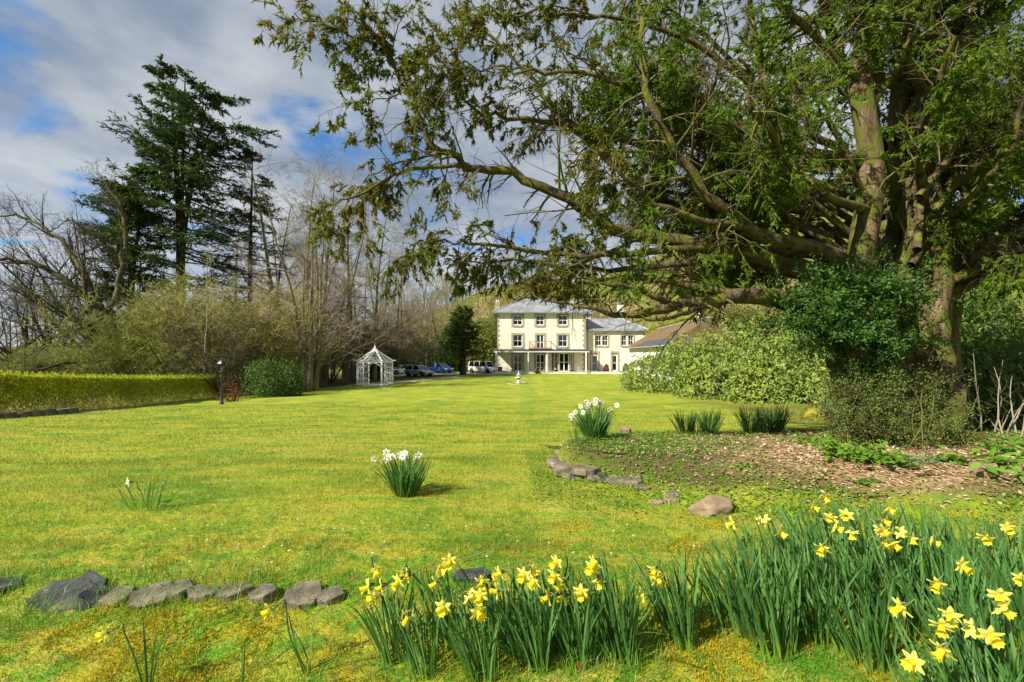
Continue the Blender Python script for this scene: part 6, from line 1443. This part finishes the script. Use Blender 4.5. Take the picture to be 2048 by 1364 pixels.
# ------------------------------------------------------------------ bed surface: bark chips, ground cover, weeds
def bed_cover():
    rng = np.random.default_rng(500)
    n = 42000; x = rng.uniform(0.6, 9.0, n); y = rng.uniform(3.75, 7.7, n); e = bed_mask(x, y)
    core = np.exp(-(((x - 3.9) / 1.8) ** 2 + ((y - 5.15) / 0.95) ** 2)) + 0.55 * np.exp(-(((x - 5.0) / 2.0) ** 2 + ((y - 4.5) / 0.6) ** 2)) + 0.7 * np.exp(-(((x - 3.4) / 1.5) ** 2 + ((y - 6.6) / 0.5) ** 2))
    keep = (e < 1.05) & (rng.random(n) < 0.04 + 0.95 * core + 0.5 * fbm(x * 1.7, y * 1.7)); x = x[keep]; y = y[keep]; n = len(x)
    p = np.column_stack([x, y, ground_z(x, y) + 0.004 + 0.012 * rng.random(n)])
    d = np.column_stack([rng.standard_normal((n, 2)), 0.18 * rng.standard_normal(n)])
    V, Q = leaves(rng, p, d, rng.uniform(0.02, 0.075, n), rng.uniform(0.010, 0.026, n), 0.1, np.array([0, 0, 1.0]) + 0.3 * rng.standard_normal((n, 3)))
    o = obj('bark_chips', mkmesh('bark_chips', V, Q, 'chip', False, np.repeat(rng.random(n) ** 0.8, 4)), kind='stuff'); tag(o, 'pale bark chip mulch spread over the planting bed', 'mulch')
    n = 85000; x = rng.uniform(0.2, 10.5, n); y = rng.uniform(3.1, 7.9, n); e = bed_mask(x, y)
    core = np.exp(-(((x - 3.9) / 1.5) ** 2 + ((y - 5.15) / 0.75) ** 2)) + 0.6 * np.exp(-(((x - 5.0) / 1.8) ** 2 + ((y - 4.55) / 0.45) ** 2))
    cov = ss(-0.22, 0.04, fbm(x * 1.5 + 9, y * 1.5)) * (1 - np.clip(1.35 * core, 0, 1)) * ss(1.35, 1.05, e)
    keep = (rng.random(n) < cov) & (y > 3.2 + 0.4 * fbm(x * 2, y * 2)); x = x[keep]; y = y[keep]; n = len(x)
    p = np.column_stack([x, y, ground_z(x, y) + 0.006 + 0.035 * rng.random(n)])
    V, Q = leaves(rng, p, np.column_stack([rng.standard_normal((n, 2)), 0.25 * np.abs(rng.standard_normal(n))]), rng.uniform(0.017, 0.040, n), rng.uniform(0.012, 0.026, n), 0.1, np.array([0, 0, 1.0]) + 0.35 * rng.standard_normal((n, 3)))
    o = obj('ground_cover', mkmesh('ground_cover', V, Q, 'cover_leaf', False, np.repeat(rng.random(n), 4)), kind='stuff'); tag(o, 'low clover like ground cover creeping over the bed', 'ground cover')
    # leafy weeds
    def weed(px, py, r, h, n, leaf, mat, lab, seed):
        x, y = at_px(px, py); rg = np.random.default_rng(seed); t = thing('leafy_weed', lab, 'plant', G(x, y))
        k = max(5, n // 9); a = rg.uniform(0, 6.28, k); D = np.column_stack([np.cos(a) * r, np.sin(a) * r, np.full(k, h)]) * rg.uniform(0.3, 1.0, (k, 1)); S = np.zeros((k, 3)); S[:, :2] = rg.normal(0, r * 0.35, (k, 2)); S[:, 2] = -0.02
        PP, RR = run_level(rg, S, D, np.linalg.norm(D, axis=1), np.full(k, 0.004), 5, 0.12, 0.02, 0.5); obj('stems', mkmesh('stems', *tubes(PP, RR, 3), 'twig_green', True), t, kind='stuff')
        m = 9; f = 0.4 + 0.6 * rg.random((k, m)); i = np.clip((f * 4).astype(int), 0, 3); w_ = (f * 4 - i)[..., None]; b = np.arange(k)[:, None]
        pos = (PP[b, i] * (1 - w_) + PP[b, i + 1] * w_).reshape(-1, 3); pos[:, 2] = np.maximum(pos[:, 2], 0.02)
        d = np.column_stack([rg.standard_normal((k * m, 2)), 0.3 * rg.standard_normal(k * m)])
        V, Q = leaves(rg, pos, d, leaf[0] * rg.uniform(0.6, 1.2, k * m), leaf[1] * rg.uniform(0.7, 1.2, k * m), 0.12, np.array([-0.1, -0.15, 1.0]) + 0.3 * rg.standard_normal((k * m, 3)))
        obj('foliage', mkmesh('foliage', V, Q, mat, False, np.repeat(rg.random(k * m), 4)), t, kind='stuff')
    W = [(1690, 912, .30, .22, 420, (.06, .05), 'weed_leaf', 'bright green leafy weed patch left of the yew roots'), (1745, 925, .26, .18, 380, (.06, .05), 'weed_leaf', 'bright green weed in front of the exposed yew root'), (1635, 890, .22, .15, 260, (.055, .045), 'weed_leaf', 'bright green weed at the left end of the weed patch'), (1790, 930, .16, .12, 200, (.05, .04), 'weed_leaf', 'small bright weed by the grey green plant'),
         (1840, 925, .22, .10, 420, (.03, .012), 'grey_leaf', 'low grey green feathery plant at the foot of the yew'), (1895, 925, .14, .14, 120, (.06, .045), 'weed_leaf', 'bright weed right of the grey green plant'), (1990, 950, .17, .20, 70, (.15, .06), 'weed_leaf', 'broad leaved green plant right of the yew roots'), (1240, 880, .12, .05, 60, (.04, .03), 'weed_leaf', 'tiny weed beside the block on the bed'), (1735, 968, .14, .08, 90, (.04, .03), 'weed_leaf', 'small weed in the bark chips'), (1480, 938, .09, .06, 60, (.035, .025), 'weed_leaf', 'little green weed alone in the pale chips'), (2010, 905, .20, .16, 120, (.08, .05), 'weed_leaf', 'green weed below the bare saplings'), (2030, 930, .15, .2, 60, (.13, .05), 'weed_leaf', 'broad leaved weed at the right edge of the bed')]
    for i, w in enumerate(W): weed(*w, 520 + i)
    # roots of the yew showing through
    rt = np.random.default_rng(540)
    r0 = thing('surface_roots', 'gnarled pinkish yew roots breaking out of the soil', 'root', G(5.2, 5.9))
    org = np.array(G(5.2, 5.9))
    for c in ([(1760, 880, 6.0, .13), (1770, 900, 5.85, .11), (1795, 912, 5.7, .10), (1800, 925, 5.6, .05)], [(1900, 890, 6.1, .15), (1930, 905, 5.9, .13), (1975, 912, 5.8, .12), (2010, 925, 5.6, .05)], [(1735, 870, 6.1, .11), (1742, 895, 5.9, .10), (1725, 915, 5.8, .05)]):
        q = cr([(*(np.array(P(a, b, d)) - org), r) for a, b, d, r in c], 14); q[:, 2] = np.maximum(q[:, 2], ground_z(q[:, 0] + org[0], q[:, 1] + org[1]) - org[2] - 0.02)
        obj('root', mkmesh('root', *tubes(q[None, :, :3], q[None, :, 3], 9, rt, 0.12), 'yew_bark', True), r0)
    for i, (px, py, L, a) in enumerate([(1735, 1000, .35, 0.15), (1560, 985, .22, 2.9), (1630, 962, .16, .3), (1835, 955, .5, .06), (1700, 1000, .2, .4)]):
        x, y = at_px(px, py); S = np.array([[0, 0, .018]]); D = np.array([[math.cos(a), math.sin(a), 0.02]]); PP, RR = run_level(rt, S, D, np.array([L]), np.array([.012]), 7, .12, 0, .4); PP[..., 2] = np.maximum(PP[..., 2], 0.012)
        o = obj('fallen_twig', mkmesh('fallen_twig', *tubes(PP, RR, 5), 'yew_twig', True), None, G(x, y)); tag(o, 'dry brown twig lying on the bark chips', 'twig', 'dry twigs fallen on the bed')
    x, y = at_px(918, 1125); S = np.array([[0, 0, .02]]); PP, RR = run_level(rt, S, np.array([[1, .35, .05]]), np.array([.2]), np.array([.005]), 7, .06, 0, .5)
    o = obj('fallen_twig', mkmesh('fallen_twig', *tubes(PP, RR, 5), 'wood', True), None, G(x, y)); tag(o, 'thin brown twig lying on the lawn behind the yellow daffodils', 'twig')
bed_cover()

# ------------------------------------------------------------------ daffodils
def strap_leaf(seed, curve, w=0.0125):
    """unit-length strap leaf rising in +z and bending towards +x"""
    n = 8; V = []; rg = np.random.default_rng(seed)
    for i in range(n + 1):
        t = i / n; x = curve * t ** 2.4; z = t * (1 - 0.30 * abs(curve) * t); ww = w * (0.95 + 0.1 * t) * (1 - max(0, (t - 0.6) / 0.4) ** 2 * 0.93); tw = 0.35 * t * (1 if seed % 2 else -1)
        c, s = math.cos(tw), math.sin(tw)
        V += [(x - s * ww, -c * ww, z), (x + 0.0035, 0, z), (x + s * ww, c * ww, z)]
    Q = []
    for i in range(n):
        for k in range(2): Q.append((i * 3 + k, i * 3 + k + 1, i * 3 + k + 4, i * 3 + k + 3))
    return mkmesh('leaf', np.array(V), np.array(Q), 'daffodil_leaf', True)
LEAVES = [strap_leaf(i, c) for i, c in enumerate((0.05, 0.12, 0.2, 0.3, 0.42, 0.08, 0.16, 0.55))]
KINKED = []
def petal_mesh(mat, wide=0.021, L=0.036):
    n = 5; V = []
    for i in range(n + 1):
        t = i / n; w = wide * (math.sin(math.pi * min(1, 0.18 + 0.82 * t)) ** 0.8) * (1 - 0.15 * t) * 0.52 + 0.0008; z = 0.010 * math.sin(t * 2.0) - 0.006 * t
        V += [(z - 0.002, -w, 0.006 + L * t), (z + 0.0025, 0, 0.006 + L * t), (z - 0.002, w, 0.006 + L * t)]
    Q = [(i * 3 + k, i * 3 + k + 1, i * 3 + k + 4, i * 3 + k + 3) for i in range(n) for k in range(2)]
    return mkmesh('petal', np.array(V), np.array(Q), mat, True)
def trumpet_mesh(mat, L=0.040, r0=0.010, r1=0.020, fr=0.003):
    n = 16; prof = [(0.0, r0 * 0.8), (0.25, r0), (0.6, r0 * 1.15), (0.85, r1 * 0.8), (1.0, r1)]; V = []
    for t, r in prof:
        for k in range(n):
            a = 2 * math.pi * k / n; rr = r + (fr * (1 if k % 2 else -1) if t == 1.0 else 0); V.append((L * t + (0.002 * (1 if k % 2 else -1) if t == 1.0 else 0), rr * math.cos(a), rr * math.sin(a)))
    V.append((0.004, 0, 0)); Q = [(i * n + k, i * n + (k + 1) % n, (i + 1) * n + (k + 1) % n, (i + 1) * n + k) for i in range(len(prof) - 1) for k in range(n)]
    me = mkmesh('trumpet', np.array(V), [np.array(Q), np.array([(k, len(V) - 1, (k + 1) % n) for k in range(n)])], mat, True); return me
PET = {'yellow': (petal_mesh('petal_yellow'), trumpet_mesh('trumpet_yellow')), 'white': (petal_mesh('petal_white', 0.026, 0.036), trumpet_mesh('cup_pale', 0.016, 0.008, 0.014, 0.0015))}
_ov = MB().lathe([(0.0025, -0.028), (0.005, -0.022), (0.0058, -0.014), (0.0035, -0.006), (0.006, 0.004)], n=8); _ov.v = [(z, x, y) for x, y, z in _ov.v]
OVARY = _ov.mesh('flower', 'daffodil_leaf', True)
_sp = MB().add([(-0.030, 0, 0.002), (-0.016, 0.004, 0.012), (0.004, 0, 0.020), (-0.016, -0.004, 0.012), (-0.018, 0, 0.004)], [(0, 1, 2, 4), (0, 4, 2, 3)]); SPATHE = _sp.mesh('spathe', 'spathe')
RD = random.Random(77)
def flower(parent, pos, face, kind='yellow', s=1.0):
    """flower head at pos (local), facing direction face"""
    q = Vector(face).normalized().to_track_quat('X', 'Z')
    f = obj('flower', OVARY, parent, pos); f.rotation_mode = 'QUATERNION'; f.rotation_quaternion = q; f.scale = (s, s, s)
    pm, tm = PET[kind]; swept = RD.uniform(-0.25, 0.30)
    for k in range(6):
        obj('petal', pm, f, (0.001 * (k % 2), 0, 0), Euler((k * math.pi / 3 + RD.uniform(-.08, .08), swept + RD.uniform(-.2, .2), RD.uniform(-.1, .1)), 'XYZ'))
        f.children[-1].rotation_mode = 'XYZ'
    obj('trumpet', tm, f, (0, 0, 0), (RD.uniform(0, 1), 0, 0)); obj('spathe', SPATHE, f)
    return f
def stem(parent, base, top, face):
    b = Vector(base); t_ = Vector(top) - Vector(face).normalized() * 0.026; fz = Vector(face).normalized()
    neck = t_ - fz * 0.030 + Vector((0, 0, 0.006)); mid = b.lerp(neck, 0.55) + Vector((RD.uniform(-.02, .02), RD.uniform(-.02, .02), 0))
    pts = [(*b, .0042), (*mid, .0040), (*(neck - Vector((0, 0, 0.05)) - fz * 0.008), .0036), (*neck, .0030), (*t_, .0026)]
    c = cr(pts, 14); obj('flower_stem', mkmesh('flower_stem', *tubes(c[None, :, :3], c[None, :, 3], 6), 'daffodil_leaf', True), parent)
def clump(x, y, n, h, label, flowers=(), kind='yellow', group=None, r=0.07, spread=0.30, fs=1.0, name='daffodil_clump', lean=(-0.17, 0.05), wscale=0.95):
    z = gz(x, y) - 0.015; t = thing(name, label, 'daffodil', (x, y, z), 0, group)
    for i in range(n):
        a = RD.uniform(0, 2 * math.pi); rr = r * math.sqrt(RD.random()); bx, by = rr * math.cos(a), rr * math.sin(a)
        tilt = spread * (0.25 + 0.85 * rr / r) * RD.uniform(0.5, 1.2); az = a + RD.uniform(-.5, .5)
        dx, dy = math.sin(tilt) * math.cos(az) + lean[0] * RD.uniform(0.4, 1.6), math.sin(tilt) * math.sin(az) + lean[1]
        L = h * RD.uniform(0.72, 1.10); mi = RD.choice((0, 0, 1, 1, 5, 5, 6, 1, 2, 5)) if RD.random() < 0.93 else RD.choice((3, 4, 7))
        d = Vector((dx, dy, math.sqrt(max(0.2, 1 - dx * dx - dy * dy)))).normalized()
        M = d.to_track_quat('Z', 'X').to_matrix() @ Matrix.Rotation(math.atan2(dy, dx) + RD.uniform(-.9, .9), 3, 'Z')
        o = obj('leaf', LEAVES[mi], t, (bx, by, 0), M.to_euler(), (L * wscale * 1.15, L * wscale * 1.15, L))
    for (fx, fy, fz, face) in flowers:
        top = Vector((fx - x, fy - y, fz - z)); flower(t, top, face, kind, fs)
        stem(t, (RD.uniform(-.5, .5) * r, RD.uniform(-.5, .5) * r, 0), top, face)
    return t
def build_daffodils():
    def px2(L, s, ox, oy): return [(ox + a / s, oy + b / s) for a, b in L]
    A = px2([(200, 235), (165, 335), (240, 345), (205, 400), (375, 245), (410, 255), (345, 300), (395, 515), (570, 245), (565, 315), (640, 185), (610, 430), (745, 400), (820, 390), (810, 460), (835, 310), (925, 365), (940, 240), (1080, 275), (1115, 215), (1140, 275), (1270, 175), (1260, 250), (1300, 295), (1225, 390), (1315, 395), (1405, 345), (1435, 360), (1490, 170), (1480, 220), (1520, 305), (1850, 240), (1855, 285), (1780, 395)], 2.926, 680, 1060)
    B = px2([(280, 275), (455, 240), (545, 310), (750, 165), (830, 105), (850, 220), (890, 285), (965, 215), (970, 305), (1210, 180), (1155, 240), (1150, 290), (1205, 315), (1210, 370), (1205, 400), (1300, 325), (1370, 350), (1450, 365), (1795, 345), (1970, 300), (800, 405), (1700, 540), (1535, 640), (2015, 595), (1910, 710), (1880, 770), (1315, 790), (1575, 815), (1560, 900), (1740, 925), (1880, 975), (1580, 1055), (1370, 1110)], 3.066, 1380, 960)
    # clump bases: (px at base, distance, leaves, height)
    CA = [(790, 2.16, 34, .36), (850, 2.06, 30, .34), (900, 2.22, 26, .36), (965, 2.02, 34, .36), (1010, 2.20, 34, .40), (1070, 2.08, 46, .40), (1110, 2.22, 40, .42), (1160, 2.10, 40, .40), (1240, 2.12, 62, .42), (1365, 2.22, 46, .44)]
    CB = [(1470, 2.34, 60, .44), (1500, 2.55, 50, .42), (1540, 2.20, 70, .44), (1590, 2.50, 60, .44), (1630, 2.30, 60, .44), (1660, 2.75, 60, .44), (1700, 2.48, 60, .44), (1735, 2.15, 56, .42), (1740, 2.90, 56, .42), (1780, 2.60, 60, .44), (1800, 2.32, 60, .44), (1840, 2.85, 54, .40), (1870, 2.52, 60, .42), (1900, 2.24, 56, .42), (1940, 2.75, 50, .40), (1975, 2.45, 56, .42), (2030, 2.65, 50, .42), (2050, 2.25, 60, .44), (1960, 2.02, 54, .42), (1950, 1.72, 44, .40), (2020, 1.80, 54, .44), (1880, 1.62, 14, .36), (1990, 1.58, 34, .40), (2060, 1.62, 44, .42), (1600, 2.95, 34, .36)]
    def assign(fl, cl, yb):
        out = [[] for _ in cl]
        for (u, v) in fl:
            # a flower stands above the clump whose tops it overlaps
            best = None
            for i, (cx, Y, n, h) in enumerate(cl):
                Xb = (cx - 1024) / F * Y; zb = gz(Xb, Y); Yf = Y + 0.0; zf = EYE + (HZ - v) / F * Yf; hh = zf - zb; Xf = (u - 1024) / F * Yf
                cost = abs(hh - h * 0.95) * 3 + abs(Xf - (Xb - 0.05)) * 1.3 + 0.05 * len(out[i])
                if hh < 0.2: cost += 1
                if best is None or cost < best[0]: best = (cost, i, Xf, Yf, zf)
            _, i, Xf, Yf, zf = best
            face = (RD.uniform(-1.1, 0.7), RD.uniform(-0.9, 0.1), RD.uniform(-0.65, -0.05)); out[i].append((Xf, Yf + RD.uniform(-.03, .03), zf, face))
        return out
    fa = assign(A, CA, 0); fb = assign(B, CB, 0)
    ORD = ['first', 'second', 'third', 'fourth', 'fifth', 'sixth', 'seventh', 'eighth', 'ninth', 'tenth']; NUM = ['no', 'one', 'two', 'three', 'four', 'five', 'six', 'seven', 'eight', 'nine', 'ten']
    for q, ((cx, Y, n, h), f) in enumerate(zip(CA, fa)): clump((cx - 1024) / F * Y, Y, int(n * 1.35), h, ORD[q] + ' yellow daffodil clump of the row, counted from the moss capped stone', f, 'yellow', 'yellow daffodils in the row at the lawn edge', 0.066, 0.24)
    for (cx, Y, n, h), f in zip(CB, fb):
        clump((cx - 1024) / F * Y, Y, int(n * 1.2), h, 'daffodil clump with %s yellow flower%s in the dense leafy drift' % (NUM[min(10, len(f))], '' if len(f) == 1 else 's') if f else 'flowerless clump of daffodil leaves in the dense leafy drift', f, 'yellow', 'daffodils in the dense drift on the right', 0.105, 0.24)
    # two sparse plants on the left
    def single(px, Yb, n, h, fpx, lab, fdx):
        x = (px - 1024) / F * Yb; u, v = fpx; fz = EYE + (HZ - v) / F * Yb
        clump(x, Yb, n, h, lab, [((u - 1024) / F * Yb, Yb, fz, fdx)], 'yellow', None, 0.035, 0.22, wscale=1.0)
    single(292, 1.93, 5, .34, (217, 1264), 'single yellow daffodil with few leaves, bowing to the left above orange moss', (-1, -0.25, -0.45)); single(612, 2.02, 6, .30, (544, 1218), 'single yellow daffodil near the moss capped stone', (-1, -0.45, -0.55))
    x, y = (470 - 1024) / F * 1.95, 1.95; clump(x, y, 5, .26, 'few flowerless daffodil leaves between the two single yellow daffodils', [], 'yellow', None, 0.05, 0.3)
    # white clumps
    def white(px, py, n, h, fl, lab, r, sp, fs, lean=(0, 0)):
        x, y = at_px(px, py); F_ = []
        for u, v in fl:
            yy = y + RD.uniform(-.06, .08); F_.append(((u - 1024) / F * yy, yy, EYE + (HZ - v) / F * yy, (RD.uniform(-0.9, 0.5), -1, RD.uniform(-.2, .15))))
        clump(x, y, n, h, lab, F_, 'white', None, r, sp, fs, lean=lean, wscale=1.0)
    white(812, 992, 190, .41, [(750, 918), (773, 905), (778, 915), (770, 922), (787, 914), (802, 910), (810, 907), (806, 913), (834, 915), (838, 911)], 'rounded clump of white daffodils alone on the lawn', .09, .50, 1.0)
    white(292, 1018, 24, .32, [(257, 965)], 'sparse daffodil plant with one white flower on the lawn', .12, .70, 1.05)
    fl = []
    for (u, v) in [(430, 165), (445, 185), (460, 200), (430, 205), (410, 225), (405, 245), (385, 200), (500, 150), (515, 165), (530, 175), (545, 180), (495, 175), (605, 225), (610, 235), (660, 192), (345, 245), (470, 180), (520, 185)]: fl.append((1060 + u / 3.793, 760 + v / 3.793))
    white(1190, 878, 230, .46, fl, 'large clump of white daffodils on the corner of the raised bed', .13, .50, 1.0); white(1152, 889, 18, .30, [(1146, 838), (1143, 832)], 'small white daffodil plant on top of the bed wall', .04, .35, 1.0)
    for i, (px, py, n, h) in enumerate([(1372, 847, 100, .38), (1425, 846, 110, .40), (1500, 846, 120, .42), (1553, 846, 130, .46), (1530, 846, 50, .34), (1398, 848, 40, .22)]):
        x = (px - 1024) / F * 7.25; clump(x, 7.25 + 0.08 * (i % 2), n, h, 'flowerless tuft of daffodil leaves along the far edge of the bed', [], 'yellow', 'flowerless daffodil tufts along the far edge of the bed', .11, .42, lean=(0, 0))
    for i in range(12):
        x = 1.75 + i * 0.13 + RD.uniform(-.04, .04); clump(x, 7.42 + RD.uniform(-.06, .06), 7, RD.uniform(.12, .2), 'short tuft of young leaves along the far edge of the bed', [], 'yellow', 'short young leaf tufts along the far edge of the bed', .05, .35, lean=(0, 0), name='leaf_tuft')
build_daffodils()

# ------------------------------------------------------------------ turf
def turf():
    rng = np.random.default_rng(600)
    def scatter(n, y0, y1, hmin, hmax, w, bend, tri, dens=None, xr=1.16):
        u = rng.random(n); Y = (y0 ** 0.6 + u * (y1 ** 0.6 - y0 ** 0.6)) ** (1 / 0.6); X = rng.uniform(-1, 1, n) * (xr * Y + 1.7)
        keep = (bed_mask(X, Y) > 1.0) & (X > lawn_edge_left(Y) - 0.3)
        if dens is not None: keep &= rng.random(n) < dens(X, Y)
        X = X[keep]; Y = Y[keep]; n = len(X)
        p = np.column_stack([X, Y, ground_z(X, Y) - 0.004]); h = rng.uniform(hmin, hmax, n) * (0.75 + 1.1 * np.clip(0.5 + fbm(X * 2.2, Y * 2.2) * 1.6, 0, 1))
        a = rng.uniform(0, 6.28, n); sd = np.column_stack([np.cos(a), np.sin(a), np.zeros(n)]); ln = np.column_stack([rng.normal(0, bend, n), rng.normal(0, bend, n), np.ones(n)])
        ww = (w * rng.uniform(0.7, 1.3, n) * np.clip(Y / 4, 1, 4))[:, None]; hh = h[:, None]
        r = rng.random(n)
        if tri:
            V = np.stack([p - sd * ww, p + sd * ww, p + norm(ln) * hh], 1).reshape(-1, 3); return V, np.arange(3 * n).reshape(n, 3), np.repeat(r, 3)
        m = p + norm(ln * np.array([0.5, 0.5, 1])) * hh * 0.55; tp = p + norm(ln * np.array([1.5, 1.5, 1])) * hh
        V = np.stack([p - sd * ww, p + sd * ww, m + sd * ww * 0.7, m - sd * ww * 0.7, tp], 1).reshape(-1, 3); b = np.arange(n)[:, None] * 5
        return V, [np.concatenate([b + 0, b + 1, b + 2, b + 3], 1), np.concatenate([b + 3, b + 2, b + 4], 1)], np.repeat(r, 5)
    V, Fq, r = scatter(115000, 1.5, 3.3, 0.016, 0.046, 0.0014, 0.7, False); o = obj('lawn_grass', mkmesh('lawn_grass', V, Fq, 'grass', False, r), kind='stuff'); tag(o, 'short mossy grass of the nearest lawn', 'grass')
    V, Fq, r = scatter(160000, 3.1, 6.5, 0.018, 0.046, 0.0019, 0.7, True); o = obj('lawn_grass', mkmesh('lawn_grass', V, Fq, 'grass', False, r), kind='stuff'); tag(o, 'short grass of the lawn before the raised bed', 'grass')
    V, Fq, r = scatter(170000, 6.0, 24.0, 0.022, 0.045, 0.0025, 0.7, True); o = obj('lawn_grass', mkmesh('lawn_grass', V, Fq, 'grass', False, r), kind='stuff'); tag(o, 'mown grass of the sloping lawn towards the house', 'grass')
    # rank tufts in front of and between the stones
    dens = lambda X, Y: ss(-0.02, 0.14, fbm(X * 1.9 + 4, Y * 1.9)) * (ss(3.0, 2.7, Y) + 0.10 * ss(6, 3, Y))
    V, Fq, r = scatter(80000, 1.5, 6.0, 0.05, 0.12, 0.0017, 0.5, False, dens); o = obj('long_grass', mkmesh('long_grass', V, Fq, 'longgrass', False, r), kind='stuff'); tag(o, 'longer rank grass tufts on the near bank', 'grass')
    n = 80000; u = rng.random(n); Y = 1.5 + u * 2.2; X = rng.uniform(-1.16, 0.6, n) * Y; k = fbm(X * 2.2 + 21, Y * 2.2) > 0.10 + 0.12 * ss(2.5, 3.4, Y); X = X[k]; Y = Y[k]; n = len(X)
    p = np.column_stack([X, Y, ground_z(X, Y) - 0.003]); V, Q = leaves(rng, p, np.column_stack([rng.normal(0, .4, (n, 2)), np.ones(n)]), rng.uniform(.010, .028, n), rng.uniform(.004, .008, n))
    o = obj('moss', mkmesh('moss', V, Q, 'moss_tuft', False, np.repeat(rng.random(n), 4)), kind='stuff'); tag(o, 'orange yellow moss cushions on the near bank', 'moss')
    for i in range(34):                                             # daisies
        px = rng.uniform(250, 1400); py = rng.uniform(1040, 1150); x, y = at_px(px, py); zt = gz(x, y)
        t = thing('daisy', 'tiny white daisy in the near lawn', 'daisy', (x, y, zt), rng.uniform(0, 6), 'daisies in the near lawn')
        a = np.arange(9) * 2 * np.pi / 9; d = np.column_stack([np.cos(a), np.sin(a), np.full(9, .25)]); V, Q = leaves(rng, np.tile([0, 0, .03], (9, 1)), d, .010, .005, 0.05, np.tile([0, 0, 1.0], (9, 1)))
        obj('petals', mkmesh('petals', V, Q, 'daisy', False, np.repeat(rng.random(9), 4)), t); MB().lathe([(.001, -.01), (.001, .029), (.0035, .031), (.002, .034)], n=6).obj('stalk', 'trumpet_yellow', t)
    x, y = at_px(1155, 1352); o = obj('fallen_leaf', mkmesh('fallen_leaf', *leaves(rng, np.array([[0, 0, .012]]), np.array([[.5, .6, .4]]), .045, .03, .1, np.array([[0, -.5, 1.0]])), 'red_leaf', False, np.full(4, .8)), None, G(x, y)); tag(o, 'small crimson leaf lying in the grass below the yellow daffodils', 'leaf')
turf()
